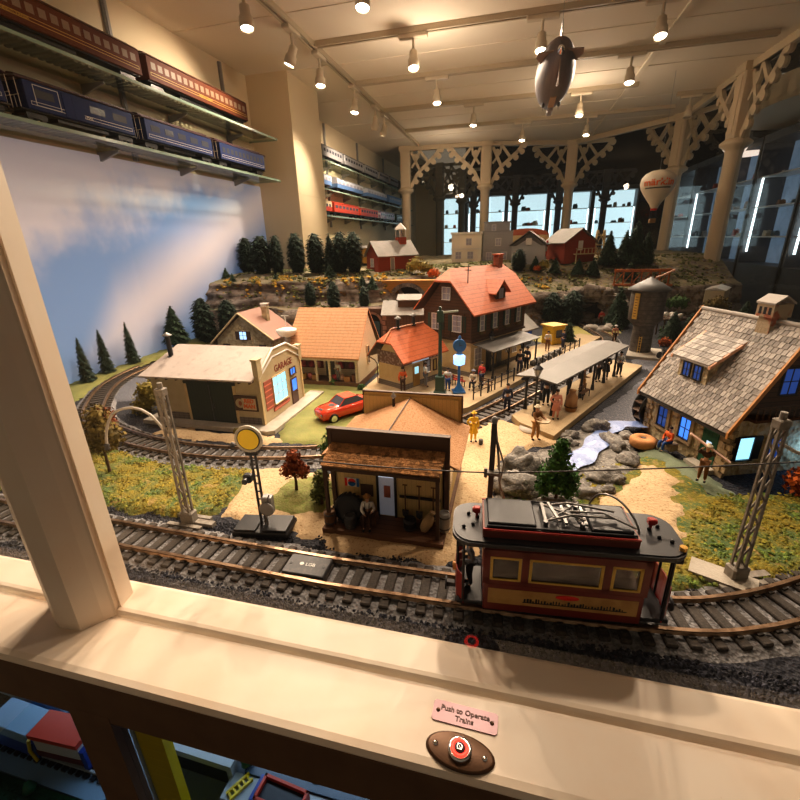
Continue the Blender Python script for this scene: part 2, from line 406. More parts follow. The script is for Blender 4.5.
def plant(key, x, y, z, label, group=None, sc=1., hs=1., tilt=0., name=None):
    o, used = TREE0[key]
    if used: o = dup(o)
    TREE0[key][1] = True
    if not used: pass
    o.location = Vector((x,y,z))*S; o.rotation_euler = (0,tilt,R.uniform(0,6)); o.scale = (sc,sc,sc*hs)
    o['label'] = label
    if group: o['group'] = group
    elif 'group' in o: del o['group']
    if name: o.name = name
    return o
for key, kind, H, W, z0, m, n, leaf in [('col','col',20,4.2,.6,needle,2200,1.3),('fir','cone',20,5.6,1.,needle2,2000,1.4),('spire','spire',20,4.0,.5,needle,1500,1.1),('small','fir',8,2.8,.4,needle2,700,.9),('tier','fir',14,4.5,.5,needle2,1100,1.5)]:
    TREE0[key] = [conifer('conifer_tree', 'x', kind, H, W, z0, m, n, 5, leaf), False]
def leafy_tree(name, label, loc, blobs, trunk, m, leaf=.45, n=160, seed=2, cat='tree', group=None):
    t = thing(name, label, cat, loc, 0, group)
    blob_foliage(blobs, n, leaf, seed).build('foliage', m, t)
    if trunk:
        mb = MB(); mb.tube([(0,0,-.3),(.1,0,trunk*.5),(-.1,.1,trunk)], lambda k: .32-.15*k, 7)
        for c, q in blobs[:5]: mb.tube([(0,0,trunk*.75),(c[0]*.5,c[1]*.5,(trunk*.7+c[2])/2+.2),c], lambda k: .16-.1*k, 5)
        mb.build('trunk', bark, t)
    return t

# ------------------------------------------------------------------ people
HAIRM = mat('dark_hair', (.03,.018,.01), .8)
def clothm(name, c): return mat(name, c, .8)
CL = {k: clothm('cloth_'+k, c) for k, c in dict(navy=(.02,.025,.06), black=(.012,.012,.014), yellow=(.75,.48,.05), cream=(.66,.56,.40), brown=(.20,.09,.03), tan=(.48,.25,.08), pink=(.66,.30,.22), orange=(.75,.14,.03), blue=(.03,.09,.30), white=(.72,.70,.66), grey=(.22,.22,.24), olive=(.13,.13,.06), red=(.5,.04,.03), darkbrown=(.06,.025,.012)).items()}
def person(label, loc, rz, shirt, legs, h=7.4, arms=('down','down'), sit=False, coat=None, hat=None, hair=True, stride=0, lean=0., group=None, apron=None):
    t = thing('person', label, 'person', loc, rz, group)
    pz = .27 if sit else .52; dz = pz-.52
    def q(x, y, z): return (x*h, (y-lean*max(0,z-.5)*1.2)*h, (z+dz)*h)
    N = [(q(0,0,.53),.072*h),(q(0,0,.62),.062*h),(q(0,0,.74),.078*h),(q(0,0,.83),.030*h),(q(0,-.008,.885),.050*h),(q(0,-.004,.94),.052*h)]
    E = [(0,1),(1,2),(2,3),(3,4),(4,5)]; A = []; 
    for s, a in ((-1,arms[0]),(1,arms[1])):
        el, ha = {'down': ((.145,.01,.63),(.15,-.03,.47)), 'bent': ((.15,0,.63),(.11,-.14,.64)), 'fwd': ((.13,-.10,.66),(.09,-.22,.68)), 'up': ((.16,-.06,.76),(.10,-.12,.90)), 'hip': ((.20,.03,.65),(.10,-.04,.56)), 'lap': ((.14,-.04,.63),(.06,-.15,.58))}[a]
        i = len(N); N += [(q(s*.105,0,.785),.040*h),(q(s*el[0],el[1],el[2]),.027*h),(q(s*ha[0],ha[1],ha[2]),.019*h)]
        d = (Vector(N[i+2][0])-Vector(N[i+1][0])).normalized()
        N.append((tuple(Vector(N[i+2][0])+d*.04*h), .020*h)); E += [(2,i),(i,i+1),(i+1,i+2),(i+2,i+3)]; A.append((i,d,s))
    for s in (-1,1):
        i = len(N); st = stride*s
        if sit: P = [(s*.05,-.02,.52),(s*.07,-.24,.53),(s*.07,-.25,.30),(s*.07,-.33,.275)]
        else: P = [(s*.05,0,.50),(s*(.06),-.02-st*.5,.28),(s*.065,.01-st,.045),(s*.075,-.07-st,.02)]
        def qq(x,y,z): return (x*h, y*h, (z+(dz if sit else 0))*h)
        N += [(q(*P[0]),.052*h),(qq(*P[1]),.036*h),(qq(*P[2]),.024*h),(qq(*P[3]),.022*h)]
        E += [(0,i),(i,i+1),(i+1,i+2),(i+2,i+3)]
    LB = {3,4,5}|{i+3 for i,_,_ in A}|{i+2 for i,_,_ in A}
    v, f = skin([(p_, r_*(1 if k_ in LB else .74)) for k_, (p_, r_) in enumerate(N)], E); mb = MB(); mb.add(v, f, 0, True)
    for i, d, s in A:                                       # five fingers to a hand
        w = Vector(N[i+3][0]); u = d.orthogonal().normalized()
        for k in range(4): mb.cyl(w+u*(k-1.5)*.010*h-d*.01*h, w+u*(k-1.5)*.012*h+d*(.030-.004*abs(k-1.4))*h, .006*h, .004*h, 5)
        mb.cyl(w-d*.02*h+u*.016*h, w+u*.036*h+d*.004*h, .007*h, .005*h, 5)
    hc = Vector(N[5][0]); mb.cyl(hc+Vector((0,-.045*h,-.018*h)), hc+Vector((0,-.066*h,-.034*h)), .006*h, .010*h, 6)      # nose
    for s in (-1,1):
        mb.sph(hc+Vector((s*.050*h,0,-.02*h)), (.008*h,.014*h,.018*h), 6, 4)                                         # ears
        mb.sph(hc+Vector((s*.018*h,-.049*h,-.008*h)), .007*h, 6, 4, 1)
    mb.box(hc+Vector((0,-.052*h,-.048*h)), (.024*h,.008*h,.005*h), mi=2)
    mb.build('body', [skinm, CL['black'], CL['red']], t)
    def sub(ids, g, name, m, cut=None):
        mp = {a: k for k, a in enumerate(ids)}
        nn = [(N[a][0], (N[a][1]+g*h)) for a in ids]; ee = [(mp[a],mp[b]) for a,b in E if a in mp and b in mp]
        vv, ff = skin(nn, ee); x = MB(); x.add(vv, ff, 0, True); return x
    i0, i1 = A[0][0], A[1][0]
    sh = sub([1,2,i0,i0+1,i0+2,i1,i1+1,i1+2], .013, 'shirt', shirt); sh.build('coat' if coat else 'shirt', CL[coat or shirt], t)
    l0 = i1+4; tr = sub([0,l0,l0+1,l0+2,l0+4,l0+5,l0+6], .011, 'trousers', legs)
    if coat: tr.lathe([(.10*h,(.62+dz)*h),(.115*h,(.5+dz)*h),(.15*h,(.30+dz)*h),(.14*h,(.30+dz)*h)], 12, sc=(1,.8))
    tr.build('coat_skirt' if coat else 'trousers', CL[coat or legs], t)
    x = MB()
    for i in (l0+3, l0+7): x.sph(Vector(N[i][0])+Vector((0,.02*h,.0)), (.032*h,.055*h,.026*h), 8, 6)
    x.build('shoes', CL['black'], t)
    if hair:
        x = MB(); x.sph(hc+Vector((0,.012*h,.016*h)), (.058*h,.056*h,.05*h), 10, 8); x.build('hair', HAIRM, t)
    if hat:
        x = MB(); x.lathe([(.001,.085*h),(.04*h,.08*h),(.052*h,.03*h),(.09*h,.026*h),(.092*h,.018*h),(.05*h,.016*h)], 14, c=hc); x.build('hat', CL[hat], t)
    if apron:
        x = MB()
        for s in (-1,1): x.tube([q(s*.05,.095,.72),q(s*.05,.06,.80),q(s*.05,-.065,.80),q(s*.045,-.095,.70),q(s*.04,-.08,.58)], .008*h, 5)
        x.build('braces', CL[apron], t)
    return t

# ------------------------------------------------------------------ track
SLP = None
def make_track(name, label, P, z=.0, step=2.2, near=(0,0), bed=True, gauge=4.5, cat='track', rails=True, zf=None):
    t = thing(name, label, cat)
    pts = catmull([(x,y,z) for x,y in P], step)
    fine = catmull([(x,y,z) for x,y in P], 1.5)
    def side(off, h0, h1, w):
        mb = MB(); vs = []
        for p, d in fine:
            nrm = Vector((-d.y, d.x, 0)); c = p+nrm*off
            for (a, b) in ((-w, h0), (w, h0), (w*.35, (h0+h1)/2), (w*.8, h1), (-w*.8, h1), (-w*.35, (h0+h1)/2)):
                vs.append(c+nrm*a+Vector((0,0,b)))
        n = len(fine); fs = [(i*6+k, (i+1)*6+k, (i+1)*6+(k+1)%6, i*6+(k+1)%6) for i in range(n-1) for k in range(6)]
        fs += [(5,4,3,2,1,0), tuple((n-1)*6+k for k in range(6))]
        mb.add(vs, fs, 0); return mb
    side(gauge/2, .75, 1.35, .28).build('rail', railm, t); side(-gauge/2, .75, 1.35, .28).build('rail', railm, t)
    if bed:
        mb = MB(); vs = []
        for p, d in fine:
            nrm = Vector((-d.y, d.x, 0))
            for a, b in ((-5,.0),(-3.6,.38),(3.6,.38),(5,.0)): vs.append(p+nrm*(a+.4*fn(p.x,p.y,a))+Vector((0,0,b+.06*fn(p.x*2,p.y*2,a))))
        mb.add(vs, [(i*4+k, (i+1)*4+k, (i+1)*4+k+1, i*4+k+1) for i in range(len(fine)-1) for k in range(3)][::1], 0)
        mb.f = [list(reversed(f)) for f in mb.f]
        tag(mb.build('ballast_bed', palestone if bed == 1 else greygravel, t), kind='stuff')
    pts2 = sorted(pts, key=lambda q: (q[0].x-near[0])**2+(q[0].y-near[1])**2)
    global SLP
    if SLP is None:
        mb = MB(); mb.bbox(-.6,.6,-3.9,3.9,0,.75,.12)
        for s in (-1,1):
            for k in (-.62,.42): mb.bx(-.35,.35,s*2.25+k,s*2.25+k+.25,.7,.95)
        o = mb.build('sleeper', sleeperm, t); SLP = o.data; bpy.data.objects.remove(o)
    for p, d in pts2[:100]:
        o = bpy.data.objects.new('sleeper', SLP); COL.objects.link(o); o.parent = t
        o.location = p*S; o.rotation_euler = (0,0,math.atan2(d.y,d.x)+R.uniform(-.02,.02))
    if len(pts2) > 100:
        mb = MB()
        for p, d in pts2[100:]: mb.box((p.x,p.y,p.z+.37),(1.2,7.8,.75),math.atan2(d.y,d.x))
        tag(mb.build('sleeper', sleeperm, t), kind='stuff')
    return t

# ------------------------------------------------------------------ railway coaches
WHEEL = {}
def coach(label, loc, rz, L, W, H, bodyc, roofc, under, win=10, winc=pane, group=None, name='passenger_coach', cat='train car', stripe=None, stripe_z=.3, clere=True, wheels=True, winh=(.45,.75), open_end=False, liv=None, sign=None, signm=None, upper=None, rot=None):
    t = thing(name, label, cat, loc, rz, group, rot)
    z0 = H*.22; zt = H*.82; hw = W/2; e = 1.6 if open_end else 0
    mb = MB(); mb.bbox(-L/2+e, L/2-e, -hw, hw, z0, zt, .12); mb.build('body', bodyc, t)
    if upper:
        mb = MB(); mb.bx(-L/2+e-.03, L/2-e+.03, -hw-.04, hw+.04, z0+(zt-z0)*.45, zt-.05); mb.build('upper_panel', upper, t)
    mb = MB(); vs = []; xs = [-L/2, -L/2+.8, L/2-.8, L/2]
    for x, k in zip(xs, (.55,1,1,.55)):
        for j in range(9):
            a = PI*j/8; vs.append((x, (hw+.25)*math.cos(a), zt-(1-k)*.2+(H*.10*k)*math.sin(a)))
    fs = [(i*9+j+1, i*9+j, (i+1)*9+j, (i+1)*9+j+1) for i in range(3) for j in range(8)]
    fs += [tuple(range(9)), tuple(range(35,26,-1))] + [(i*9, i*9+8, (i+1)*9+8, (i+1)*9) for i in range(3)]
    mb.add(vs, fs)
    if clere:
        mb.ext([(-L/2+1.6, -hw*.48, zt+H*.05),(-L/2+1.6,-hw*.48,zt+H*.14),(-L/2+1.6,0,zt+H*.18),(-L/2+1.6,hw*.48,zt+H*.14),(-L/2+1.6,hw*.48,zt+H*.05)], (L-3.2,0,0))
    mb.build('roof', roofc, t)
    mb = MB(); mb.bx(-L/2+.2, L/2-.2, -hw*.8, hw*.8, z0-.35, z0+.02); mb.bx(-L*.22, L*.22, -hw*.55, hw*.55, z0-1.3, z0-.3)
    mb.bx(-L/2-.7, -L/2+.3, -.3, .3, z0-.7, z0-.2); mb.bx(L/2-.3, L/2+.7, -.3, .3, z0-.7, z0-.2); mb.build('underframe', under, t)
    if win:
        x0 = -L/2+e+1.2; dx = (L-2*e-2.4)/win; za = z0+(zt-z0)*winh[0]; zb = z0+(zt-z0)*winh[1]
        mb = MB()
        for s in (-1,1): mb.bx(-dx*.32, dx*.32, s*hw-.05, s*hw+.05, 0, zb-za)
        w0 = mb.build('window', winc, t, (x0+dx/2, 0, za))
        for i in range(1, win):
            w = w0.copy(); COL.objects.link(w); w.parent = t; w.location = Vector((x0+dx*(i+.5),0,za))*S
    if stripe:
        mb = MB(); sz = z0+(zt-z0)*stripe_z
        for s in (-1,1):
            for q in ((sz-.45, sz-.33), (sz+.33, sz+.45)): mb.bx(-L/2+e+1, L/2-e-1, s*(hw+.01)-.04, s*(hw+.01)+.04, *q)
            for xx in (-L/2+e+1, L/2-e-1.12): mb.bx(xx, xx+.12, s*(hw+.01)-.04, s*(hw+.01)+.04, sz-.45, sz+.45)
        mb.build('lining', stripe, t)
    if sign:
        text(sign, min(1.2,H*.1), signm or goldp, t, (0,-hw-.06,z0+(zt-z0)*stripe_z), (PI/2,0,0))
    if open_end:
        for s in (-1,1):
            mb = MB(); x = s*(L/2-.1)
            for k in range(6): mb.cyl((x, -hw*.85+k*hw*.34, z0),(x, -hw*.85+k*hw*.34, z0+(zt-z0)*.42), .08, n=5)
            mb.box((x,0,z0+(zt-z0)*.42),(.2,W*.9,.15)); mb.cyl((x,-hw*.85,z0),(x,-hw*.85,zt),.1,n=5); mb.cyl((x,hw*.85,z0),(x,hw*.85,zt),.1,n=5)
            mb.build('end_railing', steel, t)
    if wheels:
        key = (round(H,1), under.name)
        for s in (-1,1):
            mb = MB(); mb.box((0,0,H*.13),(H*.5,W*.62,H*.07))
            for y in (-1,1): mb.box((0,y*W*.30,H*.10),(H*.52,.25,H*.1))
            b = mb.build('bogie', under, t, (s*(L/2-H*.42),0,0))
            for k in (-1,1):
                if key not in WHEEL:
                    m2 = MB()
                    for y in (-1,1): m2.cyl((0,y*2.0,0),(0,y*2.35,0),H*.085,n=14); m2.cyl((0,y*1.9,0),(0,y*2.0,0),H*.10,n=14)
                    m2.cyl((0,-2,0),(0,2,0),.12,n=6); w = m2.build('wheelset', dkgrey, b); WHEEL[key] = w.data
                else: w = bpy.data.objects.new('wheelset', WHEEL[key]); COL.objects.link(w); w.parent = b
                w.location = Vector((k*H*.17,0,H*.085))*S
    return t

# ================================================================== the room
W0 = MB(); W0.bx(-141,-137,-80,640,-90,121); struct(W0, 'wall_left', wallm)
W0 = MB(); W0.bx(-141,-98,640,644,-90,121); struct(W0, 'wall_back', wallm)
mb = MB(); mb.prism([(-141,-80),(-141,644),(-98,644),(-103,440),(-30,448),(44,470),(115,404),(116,300),(116,-80)], 121, 124)
mb.bx(57,59.5,-80,452,120.2,121)
for y in (130,183,235,288,345,400): mb.bx(-137,112,y,y+.5,120.75,121)
struct(mb, 'ceiling', ceilm)
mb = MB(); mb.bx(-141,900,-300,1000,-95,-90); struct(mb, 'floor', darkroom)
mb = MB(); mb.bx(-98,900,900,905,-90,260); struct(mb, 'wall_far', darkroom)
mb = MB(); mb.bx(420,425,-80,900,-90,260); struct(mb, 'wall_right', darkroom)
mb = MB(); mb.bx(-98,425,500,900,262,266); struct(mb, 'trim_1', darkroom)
mb = MB(); mb.bx(-137,-114,234,270,-6,121)
for z in (14,40,66,92): mb.bx(-137.1,-113.85,233.85,270.1,z,z+.35)
struct(mb, 'wall_pillar', wallm)

# sky mural on the left wall
m = bpy.data.materials.new('painted_sky'); m.use_nodes = True; nt = m.node_tree; N = nt.nodes; L = nt.links
b = N['Principled BSDF']; b.inputs['Roughness'].default_value = .55
tc = N.new('ShaderNodeTexCoord'); mp = N.new('ShaderNodeMapping'); mp.inputs['Scale'].default_value = (100,100,100); L.new(tc.outputs['Object'], mp.inputs[0])
nz = N.new('ShaderNodeTexNoise'); nz.inputs['Scale'].default_value = .035; nz.inputs['Detail'].default_value = 6; nz.inputs['Roughness'].default_value = .55; L.new(mp.outputs[0], nz.inputs['Vector'])
sp = N.new('ShaderNodeSeparateXYZ'); L.new(mp.outputs[0], sp.inputs[0])
def M(op, a, c=None, d=None):
    n = N.new('ShaderNodeMath'); n.operation = op
    for i, x in enumerate((a, c, d)):
        if x is None: continue
        if isinstance(x, (int,float)): n.inputs[i].default_value = x
        else: L.new(x, n.inputs[i])
    return n.outputs[0]
nn = M('SUBTRACT', nz.outputs['Fac'], .5)
y, z = sp.outputs[1], sp.outputs[2]
yw = M('ADD', y, M('MULTIPLY', nn, 130)); zw = M('ADD', z, M('MULTIPLY', nn, 55))
c1 = M('MULTIPLY', M('SUBTRACT', M('SUBTRACT', zw, 38), M('MULTIPLY', M('SUBTRACT', y, 110), .28)), .09)          # high bank on the left
dd = M('ABSOLUTE', M('SUBTRACT', zw, M('ADD', 10, M('MULTIPLY', M('SUBTRACT', yw, 118), .46))))
c2 = M('SUBTRACT', M('SUBTRACT', 1.4, M('MULTIPLY', dd, .075)), M('MULTIPLY', M('MAXIMUM', M('SUBTRACT', 128, y), 0), .06))
fac = M('MAXIMUM', c1, c2)
mr = N.new('ShaderNodeMapRange'); mr.interpolation_type = 'SMOOTHSTEP'; L.new(fac, mr.inputs['Value']); mr.inputs['From Min'].default_value = -.35; mr.inputs['From Max'].default_value = 1.5
g = N.new('ShaderNodeMapRange'); L.new(z, g.inputs['Value']); g.inputs['From Min'].default_value = 0; g.inputs['From Max'].default_value = 60
sk = N.new('ShaderNodeMix'); sk.data_type = 'RGBA'; L.new(g.outputs[0], sk.inputs['Factor']); sk.inputs['A'].default_value = (.24,.37,.64,1); sk.inputs['B'].default_value = (.20,.35,.68,1)
mx = N.new('ShaderNodeMix'); mx.data_type = 'RGBA'; L.new(mr.outputs[0], mx.inputs['Factor']); L.new(sk.outputs['Result'], mx.inputs['A']); mx.inputs['B'].default_value = (.74,.70,.78,1)
L.new(mx.outputs['Result'], b.inputs['Base Color'])
L.new(mx.outputs['Result'], b.inputs['Emission Color']); b.inputs['Emission Strength'].default_value = .16  # faint emission added so the painted panel looks brightly lit
mb = MB(); mb.bx(-136.9,-136.3,40,233.8,-4,70.5)
single(mb, 'sky_mural', m, 'painted blue sky panel with drifting white clouds behind the left end of the layout', 'mural')

# ------------------------------------------------------------------ window frame, sill and glass
mb = MB()
prof = [(22.5,-5.5),(22.5,-.6),(22.8,-.15),(23.4,0),(29.2,0),(29.4,-.35),(29.9,-.35),(30.1,0),(30.3,.25),(30.7,.35),(34.3,.35),(34.8,.1),(34.8,-4),(29,-5.5)]
mb.ext([(-137, a, c) for a, c in prof], (270,0,0)); struct(mb, 'trim_2', sillm)
mb = MB(); mb.prism([(-53,30.0),(-50.5,27.6),(-48.6,26.8),(-45.7,27.0),(-44.3,28.8),(-43.6,29.9)], .0, 121)
mb.prism([(-52.5,30.7),(-43.7,30.7),(-44.1,32.9),(-52.1,32.9)], .3, 121); mb.bx(-52,-44,29.9,30.8,.2,121); struct(mb, 'window_post', sillm)
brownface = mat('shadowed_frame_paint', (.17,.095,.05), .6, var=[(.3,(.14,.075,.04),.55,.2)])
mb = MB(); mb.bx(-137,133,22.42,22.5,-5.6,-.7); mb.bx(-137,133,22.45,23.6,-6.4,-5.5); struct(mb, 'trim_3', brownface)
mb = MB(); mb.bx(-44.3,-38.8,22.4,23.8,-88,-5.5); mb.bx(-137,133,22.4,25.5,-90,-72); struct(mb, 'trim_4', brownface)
glass = glass_mat('window_glass', (.985,.985,.97), 1.)
for i, (a, c) in enumerate([(-137,-52.3),(-43.8,133)]):
    mb = MB(); mb.bx(a,c,29.62,29.68,-.3,121); struct(mb, 'window_%d' % (i+1), glass)
mb = MB(); mb.bx(-137,-44.3,23.2,23.25,-72,-6); struct(mb, 'window_3', glass)
mb = MB(); mb.bx(-38.8,133,23.2,23.25,-72,-6); struct(mb, 'window_4', glass)

# plaque and push button on the sill
t = thing('instruction_plaque', 'pale metal plaque with engraved words screwed to the window sill', 'sign', (-1.95,27.35,0), rad(-1.5))
mb = MB(); mb.prism([(-2.95,-.75),(-2.75,-.95),(2.75,-.95),(2.95,-.75),(2.95,.75),(2.75,.95),(-2.75,.95),(-2.95,.75)], 0, .12); mb.build('plate', mat('plaque_metal', (.42,.27,.29), .4, metal=.3), t)
for s in (-1,1):
    mb = MB(); mb.sph((s*2.45,0,.12),(.2,.2,.12),10,6); mb.bx(s*2.45-.16,s*2.45+.16,-.025,.025,.2,.25); mb.build('screw', bronze, t)
tm = mat('engraving', (.16,.09,.08), .6)
text('Push to Operate', .66, tm, t, (0,.30,.13), bold=.018); text('Trains', .66, tm, t, (0,-.40,.13), bold=.018)
t = thing('push_button', 'bronze oval plate with a glowing red ring push button on the sill', 'button', (-2.05,24.35,0), rad(-4))
mb = MB(); mb.lathe([(.001,0),(1,0),(1,.10),(.93,.22),(.9,.24),(.001,.24)], 40, sc=(2.95,1.5)); mb.build('plate', bronze, t)
for s in (-1,1):
    mb = MB(); mb.sph((s*2.1,0,.26),(.24,.24,.14),10,6); mb.build('screw', chrome, t)
mb = MB(); mb.lathe([(1.0,.2),(1.0,.55),(.92,.62),(.78,.62)], 30); mb.build('bezel', chrome, t)
mb = MB(); mb.lathe([(.78,.3),(.78,.64),(.62,.72),(.46,.64),(.46,.3)], 30); rb = mb.build('light_ring', mat('red_glow', (.8,.02,.01), .4, emis=(1,.035,.02,2.6)), t)
mb = MB(); mb.lathe([(.001,.3),(.46,.3),(.46,.68),(.001,.74)], 24)
mb.build('button_cap', dkgrey, t)
text('Ø', .7, chrome, t, (0,0,.75), (0,0,rad(80)), 'button_symbol')

# ------------------------------------------------------------------ ceiling light tracks and spotlights
def light_track(x0, x1, y0, y1, label):
    t = thing('light_track', label, 'light track', ((x0+x1)/2,(y0+y1)/2,121)); lx, ly = (x1-x0)/2, (y1-y0)/2
    mb = MB()
    if lx > ly: mb.bx(-lx,lx,-1.5,-.5,-2,0); mb.bx(-lx,lx,.5,1.5,-2,0); mb.bx(-lx,lx,-.5,.5,-.8,0)
    else: mb.bx(-1.5,-.5,-ly,ly,-2,0); mb.bx(.5,1.5,-ly,ly,-2,0); mb.bx(-.5,.5,-ly,ly,-.8,0)
    mb.build('rail_channel', trackm, t)
    mb = MB()
    if lx > ly: mb.bx(-lx,lx,-.45,.45,-1.1,-.8)
    else: mb.bx(-.45,.45,-ly,ly,-1.1,-.8)
    mb.build('contact_strip', dkgrey, t)
trackm = mat('track_paint', (.52,.44,.32), .5)
light_track(-90.4,-87.4,40,430,'long cream light track running away along the left side of the ceiling')
for y, x1, l in ((157,55,'nearest cross light track above the window'),(209.5,62,'second cross light track from the window, above the airship'),(261,104,'third cross light track from the window'),(315,62,'fourth cross light track from the window'),(374,98,'farthest short cross light track near the columns')):
    light_track(-87,x1,y-1.5,y+1.5,l)
lens = mat('lit_lens', (1,.9,.75), .3, emis=(1,.88,.70,22))
lensoff = mat('unlit_lens', (.6,.5,.4), .2)
headm = mat('spot_housing', (.62,.53,.40), .4)
SP = None
def spotlight(x, y, aim, label, power=0, size=95, seen=True):
    """a can head on a stem under its track; aim = point on the layout"""
    t = thing('track_spotlight', label, 'spotlight', (x,y,119), 0, 'spotlights on the ceiling tracks' if seen else 'spotlights above the window')
    mb = MB(); mb.bbox(-1.6,1.6,-5,5,-1.6,0,.3) if abs(x+89) < 4 else mb.bbox(-6,6,-1.4,1.4,-1.6,0,.3); mb.build('adapter', headm, t)
    mb = MB(); mb.cyl((0,0,-1.5),(0,0,-6),.55,n=8); mb.sph((0,0,-6),1.,8,6); mb.build('stem', headm, t)
    d = (Vector(aim)-Vector((x,y,112))).normalized(); q = Vector((0,0,-1)).rotation_difference((d+Vector((0,0,-1.6))).normalized())
    h = MB(); h.lathe([(.8,1.6),(1.6,1.2),(1.7,0),(1.7,-1.6),(2.2,-2.2),(2.3,-5.4),(2.1,-5.4),(2.0,-4.6)], 18)
    hd = h.build('lamp_head', headm, t, (0,0,-7)); hd.rotation_mode = 'QUATERNION'; hd.rotation_quaternion = q
    m2 = MB(); m2.lathe([(.001,-5.0),(1.95,-4.95),(1.95,-4.6),(.001,-4.6)], 18); m2.build('lens', lens if power else lensoff, hd)
    if power:
        l = bpy.data.lights.new('spot_beam', 'SPOT'); l.energy = power; l.spot_size = rad(size); l.spot_blend = .7; l.color = (1,.80,.62); l.shadow_soft_size = .022
        o = bpy.data.objects.new('spot_beam', l); COL.objects.link(o); o.location = (Vector((x,y,112))+d*6.2)*S
        o.rotation_mode = 'QUATERNION'; o.rotation_quaternion = d.to_track_quat('-Z','Y')
K = 26
for x, y, aim, pw, lab in [
    (-89,157,(-60,110,0),K,'spotlight on the left track, nearest the window'),
    (-89,190,(-137,175,84),K*.45,'spotlight on the left track turned away to light the shelves'),
    (-89,216,(-80,150,0),K,'spotlight on the left track just past the second cross track'),
    (-49,157,(-40,60,0),K,'spotlight on the nearest cross track at the top of the picture'),
    (-89,262,(-100,200,20),K*.8,'spotlight on the left track at the third cross track'),
    (-89,300,(-137,350,70),K*.4,'small spotlight on the left track facing the far shelves'),
    (-89,320,(-137,330,60),K*.6,'spotlight on the left track at the fourth cross track'),
    (-45,209.5,(-20,110,0),K,'spotlight on the second cross track left of the airship'),
    (-44,261,(-20,170,0),K,'spotlight on the third cross track left of the middle'),
    (-30,315,(-30,260,20),K*.6,'spotlight on the fourth cross track above the middle column'),
    (0,374,(0,290,20),K*.6,'spotlight on the farthest cross track above the grey building'),
    (5,209.5,(0,50,0),K*1.2,'spotlight on the second cross track half hidden by the airship'),
    (32,315,(20,240,10),K*.6,'spotlight on the fourth cross track right of the airship'),
    (44,374,(20,290,20),K*.5,'small spotlight on the farthest cross track above the red barn'),
    (47,261,(40,150,0),K,'spotlight on the third cross track right of the airship'),
    (46,209.5,(40,80,0),K*1.1,'spotlight on the second cross track, bright and farthest right'),
    (98,261+83,(60,250,0),0,'spotlight near the right hand column')]:
    spotlight(x, y, aim, lab, pw)
light_track(90,112,342.5,345.5,'short light track beside the right hand column')
light_track(-87,100,101.5,104.5,'cross light track above the front of the layout')
spotlight(-60,103,(-75,85,0),'spotlight above the garage end of the layout',K*.7,110)
spotlight(0,103,(-10,30,0),'spotlight above the front hut',K*.7,110)
spotlight(60,103,(45,60,0),'spotlight above the stone mill',K*.45,110)

# ------------------------------------------------------------------ cast columns with fretwork brackets
def column(x, y, rz, label, m=None, group=None, z0=-10, sc=1., br=(0,PI), name='cast_iron_column', cat='column'):
    m = m or colm
    t = thing(name, label, cat, (x,y,0), rz, group)
    prof = [(6,z0),(6,z0+4),(4.3,z0+8),(4.1,80),(4.4,81),(4.4,82),(7.4,84),(7.6,85.5),(6.2,86.6),(5,87.5)]
    mb = MB(); mb.lathe(prof, 16); mb.build('shaft', m, t)
    mb = MB(); mb.bbox(-4.6,4.6,-4.2,4.2,86.5,121,.8); mb.bx(-5.2,5.2,-4.8,4.8,117,121); mb.bx(-2.8,2.8,-4.6,4.6,90,115); mb.build('capital_block', m, t)
    for a in br:
        mb = MB(); c, s = math.cos(a), math.sin(a); mb.M = Matrix.Rotation(a,4,'Z')
        def slab(pts, w): 
            for (p, q) in zip(pts, pts[1:]):
                d = Vector((q[0]-p[0],0,q[1]-p[1])); n = Vector((-d.z,0,d.x)).normalized()*w
                P0, P1 = Vector((p[0],-1.1,p[1])), Vector((q[0],-1.1,q[1])); e = d.normalized()*w*.5
                mb.ext([P0-n-e, P1-n+e, P1+n+e, P0+n-e], (0,2.2,0))
        slab([(5.4,88),(8,93),(10,97),(15,102),(21,107),(27,112),(31,117)], 1.5)
        for px, pz in ((9,93),(13,98.5),(19,103),(25,108.5),(30,113)): mb.cyl((px+1,-1.2,pz-1),(px+1,1.2,pz-1),2.3,n=10)
        slab([(5.4,119),(33,119)], 1.5); slab([(5.8,116),(13,102)], 1.2); slab([(13,118),(21,108)], 1.1); slab([(6,104),(12,112),(13,118)], .9)
        mb.cyl((9.5,-1.1,113),(9.5,1.1,113),2,n=10); mb.cyl((33,-1.3,117),(33,1.3,117),2.4,n=10)
        mb.build('fretwork_bracket', m, t)
    return t
column(-103,438,rad(5),'cream cast column at the left wall shelves, bracket reaching right',br=(0,))
column(-30,444,rad(8),'cream cast column directly behind the cream town building')
column(45,470,rad(-5),'cream cast column behind the red barn, lacy brackets both sides')
column(113,402,rad(-62),'cream cast column partly behind the hot air balloon', br=(0,PI), z0=-8)
column(112,303,rad(-88),'nearest right hand cream column rising behind the stone mill roof')
column(116,196,rad(-90),'cream column outside the right edge of the picture')
for i, (a, c) in enumerate([((-103,438),(-30,444)),((-30,444),(45,470)),((45,470),(113,402)),((113,402),(112,303)),((112,303),(116,196)),((116,196),(116,60))]):
    d = Vector((c[0]-a[0],c[1]-a[1],0)); ln = d.length; d.normalize(); n = Vector((-d.y,d.x,0))
    mb = MB(); A_, C_ = Vector((*a,0)), Vector((*c,0)); p = [A_-n*2, C_-n*2, C_+n*2, A_+n*2]
    mb.prism([(q.x,q.y) for q in p], 117.5, 121.2); struct(mb, 'trim_%d' % (i+5), colm)
    mb = MB(); p = [A_+d*6-n*.1, C_-d*6-n*.1, C_-d*6+n*.1, A_+d*6+n*.1]; mb.prism([(q.x,q.y) for q in p], 0, 117.5); struct(mb, 'window_%d' % (i+5), glass_mat('case_glass_%d' % i, (.93,.93,.92), .55))
